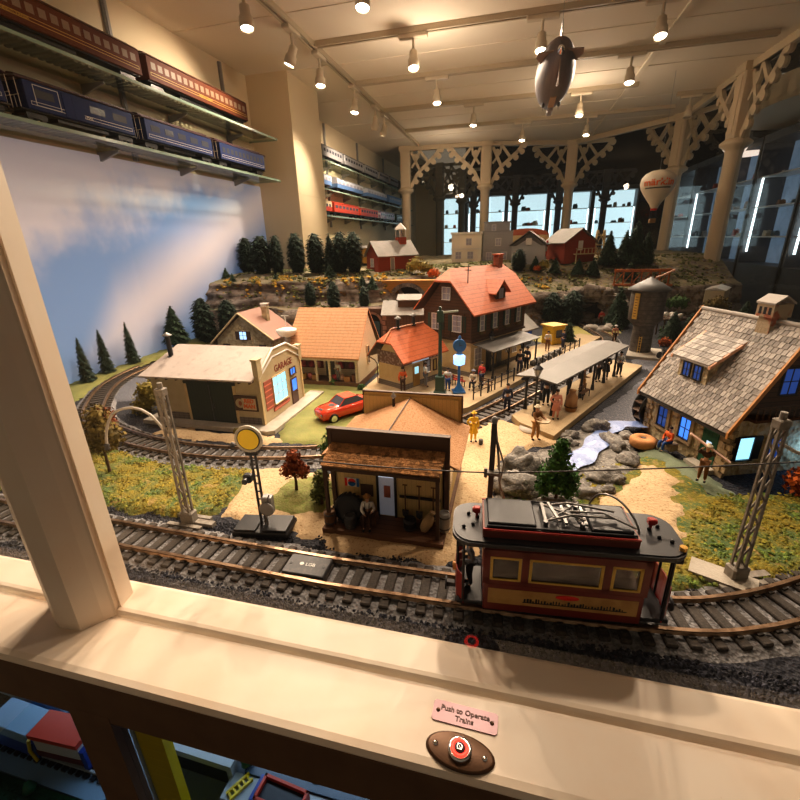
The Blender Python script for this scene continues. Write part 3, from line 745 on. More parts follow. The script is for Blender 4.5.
thin = mat('shaded_column_paint', (.22,.20,.15), .5)
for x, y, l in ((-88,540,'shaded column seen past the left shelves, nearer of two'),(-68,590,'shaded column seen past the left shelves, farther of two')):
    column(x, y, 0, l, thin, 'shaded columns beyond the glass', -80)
mb = MB(); mb.prism([(168+36*math.cos(a), 338+62*math.sin(a)) for a in [k*PI/16 for k in range(32)]], 106, 119)
single(mb, 'ceiling_bulkhead', colm, 'rounded cream bulkhead hanging beyond the right hand column', 'bulkhead')

# ------------------------------------------------------------------ dark hall behind the glass: lit display cabinets
cabm = mat('cabinet_frame', (.10,.10,.11), .5)
cabglow = mat('cabinet_back', (.45,.60,.66), .6, emis=(.62,.84,.95,.95), var=[(.05,(.30,.45,.5),.55,.2)])
cabglow2 = mat('dim_cabinet_back', (.22,.28,.36), .6, emis=(.22,.34,.50,.30), var=[(.06,(.05,.06,.08),.5,.15)])
tubem = mat('light_tube', (1,1,1), .3, emis=(.75,.92,1,3.5))
itemm = [mat('model_%d' % i, c, .6) for i, c in enumerate([(.25,.12,.06),(.5,.42,.3),(.08,.08,.09),(.45,.08,.04),(.1,.16,.2),(.42,.4,.38)])]
def cabinet(x, y, rz, w, label, back, group, shelves=3, tubes=2, n=9, seed=1, z0=18, h=80):
    t = thing('display_cabinet', label, 'cabinet', (x,y,z0), rz, group)
    mb = MB(); mb.bx(-w/2,w/2,18,20,0,h); mb.build('back_panel', back, t)
    mb = MB(); mb.bx(-w/2,-w/2+2,0,20,-100,h); mb.bx(w/2-2,w/2,0,20,-100,h); mb.bx(-w/2,w/2,0,20,h,h+5); mb.bx(-w/2,w/2,0,20,-100,0); mb.build('frame', cabm, t)
    for k in range(shelves):
        mb = MB(); mb.bx(-w/2+2,w/2-2,2,18,h*(k+.9)/(shelves+1),h*(k+.9)/(shelves+1)+.7); mb.build('shelf', white, t)
    for k in range(tubes):
        xx = -w/2+4+(w-8)*k/max(1,tubes-1); mb = MB(); mb.cyl((xx,3,8),(xx,3,h*.72),.7,n=8); mb.build('light_tube', tubem, t)
    r = random.Random(seed); a, b = math.cos(rz), math.sin(rz)
    for k in range(n):
        sh = r.randrange(0, shelves); xx = r.uniform(-w/2+7,w/2-7); yy = r.uniform(6,14); zz = z0+h*(sh+.9)/(shelves+1)+.7
        s = r.uniform(3,7); mb = MB(); hh = r.uniform(2.5,6)
        mb.bbox(-s/2,s/2,-2,2,0,hh*.6,.3); mb.ext([(-s*.5,-1.8,hh*.6),(s*.5,-1.8,hh*.6),(s*.2,-1.8,hh),(-s*.35,-1.8,hh)], (0,3.6,0)); mb.cyl((s*.3,0,hh*.6),(s*.3,0,hh*1.1),.5,n=6)
        single(mb, 'model_vehicle', itemm[r.randrange(6)], 'small model standing on a lit cabinet shelf beyond the glass', 'model', (x+a*xx-b*yy, y+b*xx+a*yy, zz), rz, 'models in the far cabinets')
for i in range(5):
    cabinet(-103+58*i, 700, 0, 57, ['lit display cabinet left of the middle column, far hall','lit display cabinet just right of the middle column, far hall','lit display cabinet above the grey town building, far hall','lit display cabinet above the red barn, far hall','lit display cabinet at the right end of the far row'][i], cabglow, 'lit cabinets along the far hall', seed=i, n=12)
for i in range(4):
    cabinet(166, 372+62*i, -PI/2, 60, ['nearest dim display cabinet on the right, between column and picture edge','second dim display cabinet on the right, behind the nearest column','third dim display cabinet on the right, left of the nearest column','farthest bright cabinet of the right hand row'][i], cabglow2 if i < 3 else cabglow, 'cabinets along the right side of the hall', seed=20+i, tubes=2, n=7)
cabinet(166, 310, -PI/2, 60, 'dim display cabinet at the right edge of the picture', cabglow2, 'cabinets along the right side of the hall', seed=31, tubes=2, n=6)
for x in (-62,-4,54,112):
    column(x, 684, 0, 'dark silhouetted column in front of the lit far cabinets', cabm, 'dark columns in the far hall', -90)
for x, y, z, r_, l in ((172,440,102,17,'white bowl pendant lamp glowing beyond the nearest right column'),(262,600,99,17,'smaller white bowl pendant lamp farther back on the right')):
    t = thing('pendant_lamp', l, 'lamp', (x,y,z))
    mb = MB(); mb.lathe([(.001,-7),(r_*.5,-6),(r_*.85,-3),(r_,0),(r_*.96,0),(.001,-.5)], 24); mb.build('bowl', mat('pendant_glass', (.9,.85,.8), .4, emis=(1,.82,.72,.9)), t)
    mb = MB(); mb.lathe([(r_*1.02,-.1),(r_*1.02,.6),(.8,7),(.8,150)], 20); mb.build('shade_top', dkgrey, t)

# ------------------------------------------------------------------ glass wall shelves and their trains
sg = glass_mat('green_shelf_glass', (.90,.96,.90), .8)
edge = mat('glass_edge', (.30,.42,.34), .2, emis=None)
def glass_shelf(y0, y1, z, label, x1=-121):
    t = thing('glass_shelf', label, 'shelf', (-137,y0,z), 0, 'glass train shelves on the left wall')
    w = x1+137; n = y1-y0
    mb = MB(); mb.bx(0,w,0,n,-.9,0); mb.build('glass_plate', sg, t)
    mb = MB(); mb.bx(w,w+.12,0,n,-.9,0); mb.bx(0,w,-.1,0,-.9,0); mb.bx(0,w,n,n+.1,-.9,0); mb.build('polished_edge', edge, t)
    k = 12
    while k < n:
        mb = MB(); mb.ext([(0,k,-1),(w*.55,k,-1),(w*.55,k,-1.5),(1,k,-3.8),(0,k,-3.8)], (0,.7,0)); mb.build('bracket', grey, t); k += 38
glass_shelf(46,229,72.4,'lower glass shelf on the left wall holding the blue coaches')
glass_shelf(46,230,91.4,'upper glass shelf on the left wall holding the brown coaches')
for y0, y1, z, l in ((272,560,58.6,'far glass shelf with the red coaches'),(272,560,75,'far glass shelf with the blue and white coaches'),(272,560,92.4,'far glass shelf with the silver coaches, topmost')):
    glass_shelf(y0, y1, z, l, -124)
for y in (96,150,212,330,400,480):
    mb = MB(); mb.bx(-137,-136,y-.9,y+.9,52 if y > 230 else 71,120)
    mb.bx(-136,-135.7,y-.5,y+.5,52 if y > 230 else 71,120); single(mb, 'shelf_standard', grey, 'slotted metal upright on the wall carrying glass shelves', 'shelf upright', group='metal uprights on the left wall')
make_track('model_track', 'length of model track under the brown coaches on the upper glass shelf', [(-129,48),(-129,140),(-129,228)], 91.45, bed=False)
make_track('model_track', 'length of model track under the blue coaches on the lower glass shelf', [(-129,48),(-129,140),(-129,227)], 72.45, bed=False)
brownc = mat('tuscan_brown', (.15,.045,.022), .6, spec=.25); brownr = mat('brown_coach_roof', (.13,.05,.03), .4)
bluec = navy; bluer = mat('blue_coach_roof', (.10,.05,.06), .45)
lit = mat('tan_coach_window', (.30,.21,.14), .5)  # plain dim tan panes, no emission
XR = PI/2
for y0, y1, l in ((66,148,'long dark brown passenger coach at the left of the upper glass shelf'),(151,211,'shorter brown passenger coach at the right end of the upper glass shelf')):
    coach(l, (-129,(y0+y1)/2,92.8), XR, y1-y0, 8.4, 11.6, brownc, brownr, black, win=24 if y0 < 100 else 18, winc=lit, sign='PENNSYLVANIA', stripe=goldp, stripe_z=.27, group='brown coaches on the upper shelf', winh=(.48,.78))
for y0, y1, l, w, s in ((62,101,'blue coach cut off by the left edge on the lower glass shelf',8,None),(103,141,'blue baggage coach with white lined panel, lower glass shelf',4,'BAGGAGE'),(143,182,'middle blue coach with white lining on the lower glass shelf',5,None),(184,223,'blue coach with a row of tall windows at the right end of the lower shelf',11,None)):
    c = coach(l, (-129,(y0+y1)/2,73.8), XR, y1-y0, 8.2, 10.8, bluec, bluer, black, win=w, winc=pane, stripe=white, stripe_z=.22, open_end=True, group='blue coaches on the lower shelf', sign=s and 'US MAIL', signm=white)
    if s:
        mb = MB()
        for a, b_, c_, d in ((-15,-8,3.4,3.55),(-15,-8,8.1,8.25),(-15,-14.85,3.4,8.25),(-8.15,-8,3.4,8.25)): mb.bx(a,b_,-4.2,-4.12,c_,d)
        mb.build('panel_lining', white, c)
        mb = MB(); mb.bx(-7,-1,-4.25,-4.1,2.6,8.3); mb.bx(-4.1,-4,-4.3,-4.2,2.6,8.3); mb.build('sliding_door', navy, c)
silver = mat('silver_coach', (.42,.42,.44), .35, metal=.4); wh = mat('white_coach', (.62,.64,.72), .4); sky = mat('sky_blue_coach', (.14,.27,.55), .4)
redc = mat('red_coach', (.62,.07,.03), .35); crm = mat('cream_coach', (.72,.62,.42), .4); purp = mat('purple_white_coach', (.45,.30,.50), .4, var=[(.4,(.75,.7,.75),.5,.03)])
rows = [(93.2,[(272,296,silver,dkgrey,None),(300,336,silver,dkgrey,None),(340,383,silver,dkgrey,None),(388,424,silver,dkgrey,None),(430,462,silver,black,None),(468,500,silver,black,None),(505,535,dkgrey,black,None)],'silver coach on the topmost far shelf'),
        (75.8,[(272,312,sky,silver,wh),(322,380,sky,silver,wh),(392,452,sky,silver,wh),(462,512,sky,sky,None)],'blue and white coach on the middle far shelf'),
        (59.4,[(272,309,redc,crm,crm),(313,366,redc,redc,None),(370,420,redc,crm,None),(428,480,purp,wh,None),(490,530,greenpaint,dkgrey,None)],'coach on the lowest far shelf')]
ordn = ['nearest the pillar','second from the pillar','third from the pillar','fourth from the pillar','fifth from the pillar','sixth from the pillar','farthest from the pillar']
for z, cars, l in rows:
    for i, (a, b_, bc, rc, up) in enumerate(cars):
        l2 = l if z != 59.4 else ['cream and red','all red','red with cream roof','purple and white','dark green'][i]+' '+l
        coach(l2+', '+ordn[i], (-130,(a+b_)/2,z), XR, b_-a, 8, 10, bc, rc, black, win=7, winc=pane if z != 75.8 else palepane, clere=False, group='coaches on the far glass shelves', upper=up)

# ================================================================== the layout
mb = MB(); mb.prism([(-137,34.8),(133,34.8),(133,470),(45,470),(-103,440),(-137,440)], -3, 0); struct(mb, 'ground', ballast)
# --- rocky hill at the back (one landscaped hill)
def hill_mesh():
    xs = [-137+1.6*i for i in range(160)]; ts = [-1.5+.9*j for j in range(40)]+[34+3.*j for j in range(65)]
    mb = MB(); vs = []; W = len(xs)
    for t_ in ts:
        for x in xs:
            y = lin(YB, x)+t_; z = hill(x, y)
            if t_ < 0: z = -.5
            st = hill(x, y+.5)-hill(x, y-.5); k = min(1, st*.9)
            lay = noise.noise(Vector((x*.03+4, z*.42, 1)))+.5*noise.noise(Vector((x*.12, z*1.1, 5)))
            dy = -k*(lay*3.4+1.6*fn(x*.11, z*.18, 4))
            z += (.7*fn(x*.12, y*.12, 2)+.35*fn(x*.5, y*.5, 8)) * (1 if t_ > 1 else 0)
            vs.append((x, y+dy, z))
    fs = []; mi = []
    for j in range(len(ts)-1):
        for i in range(W-1):
            if vs[j*W+i][0] > 22 and vs[j*W+i][0] < 49.5 and 2 < ts[j] < 0: continue
            q = (j*W+i, j*W+i+1, (j+1)*W+i+1, (j+1)*W+i); fs.append(q)
            st = vs[q[3]][2]-vs[q[0]][2]; dd = ts[j+1]-ts[j]
            mi.append(0 if st/dd > .55+.25*fn(vs[q[0]][0]*.2, vs[q[0]][1]*.2, 7) else 1)
    mb.add(vs, fs, 0, True); mb.mi = mi; return mb
mb = hill_mesh(); hm = mb.build('rocky_hill', [rock, moss]); tag(hm, 'long layered brown rock hill with a mossy top behind the village', 'hill')
def zg(x, y): return max(0, hill(x, y))
r = random.Random(4)
def fl_test(x, y):
    d = y-lin(YB, x); return 13 < d < 27 and fn(x*.09, y*.15, 5) > .16
tag(scatter(fl_test, 1500, (-132,20,176,262), .95, lambda x,y: zg(x,y)+.2, .6, 9).build('ground_cover', yellowf), 'yellow and orange scenic foliage spread along the lip of the hill', 'foliage', kind='stuff')
tag(scatter(lambda x,y: 8 < y-lin(YB,x) < 60 and fn(x*.1,y*.1,15) > -.05, 2600, (-132,112,172,320), .9, lambda x,y: zg(x,y)+.1, .6, 19).build('scrub', mat('scrub', (.16,.17,.07), .95, isl=.6)), 'olive green scrub spread over the top of the hill', 'foliage', kind='stuff')
for i in range(26):      # loose rocks along the foot and lip
    x = -128+i*9.2+r.uniform(-3,3); y = lin(YB,x)+r.uniform(-1.5,1); s = r.uniform(1.2,2.8)
    single(rocky((0,0,s*.4),(s*1.5,s,s*.8),i+40), 'boulder', rock, 'brown boulder lying at the foot of the rock hill', 'rock', (x,y,zg(x,y)), group='boulders at the foot of the hill')

# --- ground colours
def bank(x, y): return max(0, (y-88)*.032)*ss((-118-x)/14)
def gs(mb, name, m, label, cat='ground cover'): tag(mb.build(name, m), label, cat, kind='stuff')
gs(patch([(-137,84),(-137,166),(-126,166),(-130,140),(-130,118),(-128,106),(-122,94),(-118,84)], .6, 1.2, base=bank), 'grass', grass2, 'strip of green grass between the sky mural and the curved track')
GL = [(-62,47.5),(-49.5,47.5),(-44,50),(-44.5,57),(-47,64.5),(-55,63.5),(-66,63),(-80,66),(-92,72),(-100,60),(-96,48)]
gs(patch(GL, .8, .8, .3), 'grass', grass, 'yellow green grass field left of the signal between the two tracks')
gs(patch([(-44,50),(-36,48.8),(-28,48.0),(-24,48),(-24,46),(-8,46.2),(-3,49),(-1.5,58),(-1,68),(0,78),(5,84),(12,87),(9,92),(3,95.5),(-1,99),(-9,92),(-12,76),(-24,71),(-26,66),(-34,66),(-41,67),(-47,64.5),(-45,57)], .5, .8, .15), 'sand', sand, 'sandy path around the hut and the yellow disc signal')
gs(patch([(-39,54),(-33,51.5),(-27,53),(-25.5,58),(-26,64),(-33,65),(-39,62)], .75, .7, .25), 'grass', grass2, 'dark green grass under the rust coloured tree beside the hut')
gs(patch([(-57,106),(-50,80.5),(-47,76.5),(-36,78),(-30,84),(-26,92),(-32,104),(-38,112),(-44,117),(-41,140),(-60,150),(-66,120)], .5, 1., .15), 'grass', grass2, 'light green lawn around the red car and the porch house')
gs(patch([(-80,75),(-70,74),(-52,75),(-47,77),(-51,80),(-64,79),(-80,80)], .35, 1, .1), 'sand', sand, 'sandy strip between the garage and the curved track')
gs(patch([(12,50),(20,47.5),(28,49.5),(36,53),(60,63),(70,80),(42,74),(34,72),(33.5,80),(30,92),(26,84),(22,80),(14,76),(12,68),(2,68),(-2,62),(-1,54),(4,50)], .6, .8, .28), 'grass', grass, 'yellow green grass around the pond rocks and the mill')
gs(patch([(12,48),(18,49.5),(24,54),(27,60),(28.5,68),(31,76),(27.5,82),(24,80),(21,74),(15,67),(11,58),(9,50)], .95, .8, .12, fr=.8), 'sand', sand, 'sandy path leading from the tram track to the mill door')
gs(patch([(26,84),(30,77),(34,72),(36,70),(38,73),(35.6,78.5),(29.5,93),(27,92)], 1.15, .8, .1), 'grass', mat('dull_green_path', (.20,.24,.16), .9, bump=(2,.4)), 'dull green strip along the foot of the mill wall')
gs(patch([(2,94),(9,88),(14,92),(44,146),(38,152),(46,168),(58,175),(70,150),(62,120),(30,96),(26,98),(22,98),(14,86),(9,86)], .25, 1.6, .15), 'gravel', greygravel, 'blue grey gravel yard between the island platform and the mill')
gs(patch([(20,172),(30,168),(36,176),(44,200),(50,214),(38,222),(22,222),(16,200),(8,190)], .4, 1.6, .2), 'grass', mat('olive_yellow_grass', (.40,.36,.12), .9, bump=(2,.5)), 'olive yellow grass in front of the tunnel mouth')
gs(patch([(-128,96),(-120,96),(-108,92),(-100,96),(-92,110),(-95,150),(-118,150),(-126,120)], .3, 1.5, .2), 'gravel', greygravel, 'dark grey gravel inside the curve of track behind the garage')
# loose stones & turf near the viewer
tag(scatter(lambda x,y: y < 38.2 or y > 45.5 and fn(x*.2,y*.4,3) > -.1, 9000, (-96,50,35.2,48.5), .27, None or (lambda x,y: 0), .7, 3).build('loose_ballast', stone), 'loose dark blue grey stones scattered beside the front track', 'gravel', kind='stuff')
tag(scatter(lambda x,y: in_sdf(GL,x,y) > .5, 3000, (-100,-44,47,72), .30, lambda x,y: .75, .5, 5).build('turf', tuft), 'clumps of yellow green turf on the left grass field', 'grass', kind='stuff')
GR = [(20,47.5),(28,49.5),(36,53),(60,63),(70,80),(42,74),(34,72),(28.5,66),(24,55)]
tag(scatter(lambda x,y: in_sdf(GR,x,y) > .4, 2200, (19,60,47,80), .30, lambda x,y: .6, .5, 6).build('turf', tuft), 'clumps of yellow green turf on the right grass field below the mill', 'grass', kind='stuff')
GM = [(-1,55),(9,53),(13,60),(20,72),(25,82),(14,76),(12,68),(2,68)]
tag(scatter(lambda x,y: in_sdf(GM,x,y) > .4, 1000, (-2,26,52,82), .28, lambda x,y: .6, .5, 8).build('turf', tuft), 'clumps of turf around the green tree and the pond', 'grass', kind='stuff')

# --- tracks
OUT = [(-118,47),(-98,43.6),(-80.6,42.4),(-56.5,41.7),(-28.2,41.1),(-20,41.0),(-11.4,41.2),(4,41.7),(19.5,43.0),(26.4,44.8),(34.3,48.6),(44,55),(54,64)]
make_track('railway_track', 'front track with brass rails and brown sleepers running past the window under the tram', OUT, near=(0,35))
INN = [(-126,160),(-129.5,146),(-128.1,125.6),(-122.7,105.0),(-108.8,85.9),(-97,76.5),(-83.8,71.3),(-71.8,68.8),(-59.3,68.2),(-48.8,69.4),(-36,72.6),(-22,79),(-12,89),(-5.2,98.5),(1.2,109),(9.5,124),(18,139.5),(27,156),(35,172),(39,190),(37,208),(33,230)]
make_track('railway_track', 'curved inner track passing the garage and running between the station platforms', INN, near=(-50,50))
# track contact box between the rails
t = thing('track_contact_box', 'flat dark box with white lettering lying between the rails of the front track', 'track box', (-24,41.05,.75), rad(1))
mb = MB(); mb.bbox(-2.9,2.9,-1.75,1.75,0,.75,.12); mb.build('cover', dkgrey, t)
for a in (-2.3,2.3):
    mb = MB(); mb.cyl((a,0,.7),(a,0,.82),.22,n=8); mb.build('screw', black, t)
text('● LGB', .75, white, t, (0,0,.77))

# ------------------------------------------------------------------ building helpers
def roof_prism(mb, x0, x1, y0, y1, ze, zr, th=.5, yr=None, clip=None, ins=2.5, both=True):
    """gable roof with its ridge along x; clip = height at which both gables are half-hipped"""
    yr = (y0+y1)/2 if yr is None else yr
    def sh(p): mb.ext(p, (0,0,-th))
    if clip is None:
        sh([(x0,y0,ze),(x1,y0,ze),(x1,yr,zr),(x0,yr,zr)]); sh([(x0,y1,ze),(x0,yr,zr),(x1,yr,zr),(x1,y1,ze)])
    else:
        f = (clip-ze)/(zr-ze); ya, yb = y0+(yr-y0)*f, y1+(yr-y1)*f
        sh([(x0,y0,ze),(x1,y0,ze),(x1,ya,clip),(x1-ins,yr,zr),(x0+ins,yr,zr),(x0,ya,clip)])
        sh([(x0,y1,ze),(x0,yb,clip),(x0+ins,yr,zr),(x1-ins,yr,zr),(x1,yb,clip),(x1,y1,ze)])
        sh([(x0,ya,clip),(x0+ins,yr,zr),(x0,yb,clip)]); sh([(x1,ya,clip),(x1,yb,clip),(x1-ins,yr,zr)])
    return mb
def roof_build(mb, m, t):
    for k, f in enumerate(mb.f):
        n = Vector((0,0,0)); p = [mb.v[i] for i in f]
        for i in range(len(p)): n += p[i].cross(p[(i+1)%len(p)])
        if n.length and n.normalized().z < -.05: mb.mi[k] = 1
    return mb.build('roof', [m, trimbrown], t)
def gable(mb, x, t_, y0, y1, z0, ze, zr, yr=None, clip=None):
    yr = (y0+y1)/2 if yr is None else yr
    if clip:
        f = (clip-ze)/(zr-ze); p = [(x,y0,z0),(x,y1,z0),(x,y1,ze),(x,y1+(yr-y1)*f,clip),(x,y0+(yr-y0)*f,clip),(x,y0,ze)]
    else: p = [(x,y0,z0),(x,y1,z0),(x,y1,ze),(x,yr,zr),(x,y0,ze)]
    mb.ext(p, (t_,0,0))
def win_y(t, x, y, z, w, h, m, frame=white, nx=2, nz=2, sill=True, side=-1, name='window', shutter=None, gl='pane'):
    """window on a wall facing side*y at the plane y"""
    mb = MB(); s = side; fw = .22
    def b(x0,x1,z0,z1,d=.3,mi=0): mb.bx(x0,x1,min(y,y+s*d),max(y,y+s*d),z0,z1,mi)
    b(x-w/2-fw,x-w/2,z,z+h); b(x+w/2,x+w/2+fw,z,z+h); b(x-w/2-fw,x+w/2+fw,z+h,z+h+fw); b(x-w/2-fw,x+w/2+fw,z-fw,z,.5 if sill else .3)
    for k in range(1,nx): b(x-w/2+w*k/nx-.07,x-w/2+w*k/nx+.07,z,z+h,.2)
    for k in range(1,nz): b(x-w/2,x+w/2,z+h*k/nz-.07,z+h*k/nz+.07,.2)
    f = mb.build(name, frame, t)
    mb = MB(); mb.bx(x-w/2,x+w/2,min(y,y+s*.1),max(y,y+s*.1),z,z+h); mb.build(gl, m, f)
    if shutter:
        for k in (-1,1):
            mb = MB(); c = x+k*(w*.75+.3); mb.bx(c-w*.25,c+w*.25,min(y,y+s*.2),max(y,y+s*.2),z-.1,z+h+.1); mb.build('shutter', shutter, f)
    return f
def win_x(t, x, y, z, w, h, m, frame=white, nx=2, nz=2, side=-1, name='window', shutter=None, gl='pane'):
    f = win_y(t, y, 0, z, w, h, m, frame, nx, nz, side=-1, name=name, shutter=shutter, gl=gl)
    f.rotation_euler = (0,0,-PI/2 if side < 0 else PI/2)
    f.location = Vector((x, 2*y if False else 0, 0))*S
    # rotating about the origin sends (u,0) to (0,-u) for side<0 and (0,u) for side>0
    if side < 0: f.location = Vector((x, 2*y, 0))*S
    return f
def chimney(t, x, y, z0, z1, w, m, cap=None, name='chimney'):
    mb = MB(); mb.bx(x-w/2,x+w/2,y-w/2,y+w/2,z0,z1); mb.bx(x-w/2-.25,x+w/2+.25,y-w/2-.25,y+w/2+.25,z1-.7,z1-.3); c = mb.build(name, m, t)
    mb = MB()
    for s in (-1,1): mb.bx(x-w/2,x+w/2,y+s*(w/2-.15)-.15,y+s*(w/2-.15)+.15,z1,z1+.8)
    mb.bx(x-w/2-.3,x+w/2+.3,y-w/2-.3,y+w/2+.3,z1+.8,z1+1.1); mb.build('chimney_cap', cap or m, c); return c
def stovepipe(t, x, y, z0, z1, r_=.45):
    mb = MB(); mb.cyl((x,y,z0),(x,y,z1),r_,n=12); mb.cyl((x,y,z0),(x,y,z0+.4),r_*1.6,n=12); p = mb.build('stove_pipe', black, t)
    mb = MB(); mb.lathe([(r_*1.9,z1+.3),(r_*1.9,z1+.45),(.05,z1+1.1)], 14, c=(x,y,0)); mb.cyl((x,y,z1-.2),(x,y,z1+.4),r_*.5,n=6); mb.build('pipe_cowl', grey, p)

# ================================================================== front hut
gs(patch([(-1,62),(8,61),(16,66),(21,72),(26,80),(26,93),(20,97),(12,93),(10,85),(2,80),(-1,72)], .75, .8, .3, fr=.7), 'rocky_ground', rockg, 'grey rocky ground between the pond boulders')
H = thing('trackside_hut', 'small brown and cream hut with a brown shingled porch roof beside the front track', 'hut', (-25.4,54,0))
mb = MB(); mb.bx(0.0,18.1,-5.0,17.5,0,1.2)
mb.build('deck', mat('deck_boards', (.17,.085,.045), .7, bands=[(1,1.1,.1,.5)]), H)
mb = MB(); mb.bx(.3,17.6,0,.4,1.2,12.5); mb.bx(.3,.7,0,16,1.2,11); mb.bx(17.2,17.6,0,16,1.2,11); mb.bx(.3,17.6,15.6,16,1.2,15); mb.build('wall', yellowwall, H)
mb = MB(); mb.bx(0,18.2,-.25,.25,12.0,15.2); mb.bx(-.1,18.3,-.45,.45,15.2,15.5); mb.bx(17.5,18.2,-.35,.45,1.2,15.2); mb.bx(0,.6,-.35,.45,1.2,15.2); mb.build('false_front', trimbrown, H)
mb = MB(); mb.bx(.2,18.1,15.9,16.3,9.0,15.6); rp = mb.build('rear_parapet', mat('yellow_board', (.60,.42,.16), .6), H)
mb = MB(); mb.bx(.1,18.2,15.8,16.4,15.6,15.85); mb.bx(.1,.35,15.8,16.4,9,15.7); mb.bx(18,18.25,15.8,16.4,9,15.7); mb.build('parapet_trim', trimbrown, rp)
mb = MB(); roof_prism_y = None
for p in ([(9,.3,14.9),(9,15.9,14.9),(-1.6,15.9,10.6),(-1.6,.3,10.6)], [(9,.3,14.9),(19.6,.3,10.2),(19.6,15.9,10.2),(9,15.9,14.9)]): mb.ext(p, (0,0,-.35))
roof_build(mb, corkroof, H)
mb = MB(); mb.cyl((9,.3,14.95),(9,15.8,14.95),.12,n=6); mb.build('ridge_cap', trimbrown, H)
# porch roof of real shingles
mb = MB(); mb.ext([(.6,-.2,13.2),(17.6,-.2,13.0),(17.4,-4.2,11.4),(.5,-4.2,11.6)], (0,0,-.35))
rr = random.Random(2)
for j in range(8):
    y_ = -4.3+j*.54; zb = 11.42+(y_+4.4)*.40
    for i in range(26):
        x_ = .7+i*.655+(j%2)*.3; mb.box((x_,y_+.2,zb+.1+rr.uniform(0,.05)),(.6,.62,.09),0,0,rad(17))
mb.build('porch_roof', corkroof2, H)
mb = MB(); mb.bx(.5,17.5,-4.2,-3.9,10.6,11.25); mb.build('porch_beam', trimbrown, H)
for x_ in (.6,16.9):
    mb = MB(); mb.bx(x_,x_+.5,-4.2,-3.75,1.2,10.8); mb.build('porch_post', trimbrown, H)
mb = MB(); mb.bx(7.2,7.55,-.25,0,1.2,9); mb.bx(9.95,10.3,-.25,0,1.2,9); mb.bx(7.2,10.3,-.25,0,8.5,9.1); mb.build('door_frame', black, H)
mb = MB(); mb.bx(7.55,9.95,-.12,0,1.4,8.4); d = mb.build('door', mat('pale_grey_door', (.42,.42,.46), .5, emis=(.5,.52,.62,.10)), H)
mb = MB(); mb.bx(8.35,9.35,-.2,-.1,4.6,6.6); mb.build('door_notice', mat('notice', (.35,.12,.08), .6), d)
mb = MB(); mb.bx(7.6,9.9,-.3,-.2,8.15,8.45); mb.build('lit_fanlight', mat('cool_strip', (.7,.75,.8), .4, emis=(.7,.8,1,.8)), d)
mb = MB(); mb.bx(17.7,17.9,3,6,5,9); mb.bx(17.7,17.9,9,12,5,9); mb.build('side_window', pane, H)
stovepipe(H, 6.4, 14, 12.6, 15.3, .25)
mb = MB(); mb.bx(4.6,6.6,-.12,0,4.4,6.4); mb.build('dark_notice_board', trimbrown, H)
t = thing('enamel_sign', 'small red white and blue soda sign on the hut wall', 'sign', (-22.1,53.86,6.6))
mb = MB(); mb.bbox(-1.15,1.15,-.06,.06,-.75,.75,.05); mb.build('plate', white, t)
mb = MB(); mb.prism([(math.cos(a)*.62, math.sin(a)*.62) for a in [PI*k/14+.15*math.sin(PI*k/14*2) for k in range(15)]], 0, .05); mb.M=None
o = mb.build('red_half', redbright, t, (0,-.07,.05), (PI/2,0,0))
mb = MB(); mb.prism([(math.cos(a)*.62, math.sin(a)*.62) for a in [PI+PI*k/14 for k in range(15)]], 0, .05); mb.build('blue_half', bluepaint, t, (0,-.07,-.05), (PI/2,0,0))
for s in (-1,1):
    mb = MB(); mb.bx(min(s*1.15,s*.75),max(s*1.15,s*.75),-.1,-.05,-.7,.7); mb.build('red_bar' if s < 0 else 'blue_bar', redbright if s < 0 else bluepaint, t)
text('PEPSI', .42, navy, t, (0,-.14,0), (PI/2,0,0))
# things on the deck
t = thing('leaning_tyre', 'big black tractor tyre leaning on the hut wall at the left', 'tyre', (-22.1,51.8,3.35), rot=(rad(-14),0,0))
mb = MB(); mb.lathe([(1.2,-.6),(1.9,-.75),(2.2,-.5),(2.25,0),(2.2,.5),(1.9,.75),(1.2,.6),(1.15,0)], 26, ax='Y')
for k in range(20):
    a = 2*PI*k/20; mb.box((2.25*math.cos(a),0,2.25*math.sin(a)),(.18,1.2,.35),ry=-a)
mb.build('tread', black, t); mb = MB(); mb.lathe([(.3,-.3),(1.2,-.4),(1.2,.4),(.3,.3)], 20, ax='Y'); mb.build('rim', dkgrey, t)
def barrel(loc, r_, h_, m, label, name='barrel', group=None):
    t = thing(name, label, 'barrel', loc, 0, group); mb = MB(); mb.lathe([(r_*.85,0),(r_,h_*.3),(r_*1.02,h_*.5),(r_,h_*.7),(r_*.85,h_),(r_*.75,h_),(r_*.75,h_*.93)], 16); mb.build('staves', m, t)
    for z_ in (.2,.8):
        mb = MB(); mb.lathe([(r_*.96,h_*z_-.1),(r_*1.03,h_*z_-.1),(r_*1.03,h_*z_+.1),(r_*.96,h_*z_+.1)], 16); mb.build('hoop', dkgrey, t)
    return t
barrel((-24.6,50.4,1.2),.9,2.3,wood,'brown wooden barrel at the left end of the hut deck')
barrel((-21.3,50.2,1.2),.9,2.2,dkgrey,'small dark drum in front of the big tyre on the hut deck')
barrel((-7.6,52.2,1.2),.85,3.1,grey,'grey steel drum at the right corner of the hut deck')
barrel((-12.6,51.6,1.2),.95,1.8,black,'black coal bucket under the spades on the hut deck')
t = thing('tool_rack', 'black rail with hooks on the hut wall right of the door', 'tool rack', (-14.6,53.7,5.0)); mb = MB(); mb.bx(0,6.2,-.15,.1,0,.35); mb.build('rail', black, t)
for k in range(3):
    mb = MB(); mb.cyl((1+k*2.1,-.1,.2),(1+k*2.1,-.5,.1),.08,n=5); mb.build('hook', grey, t)
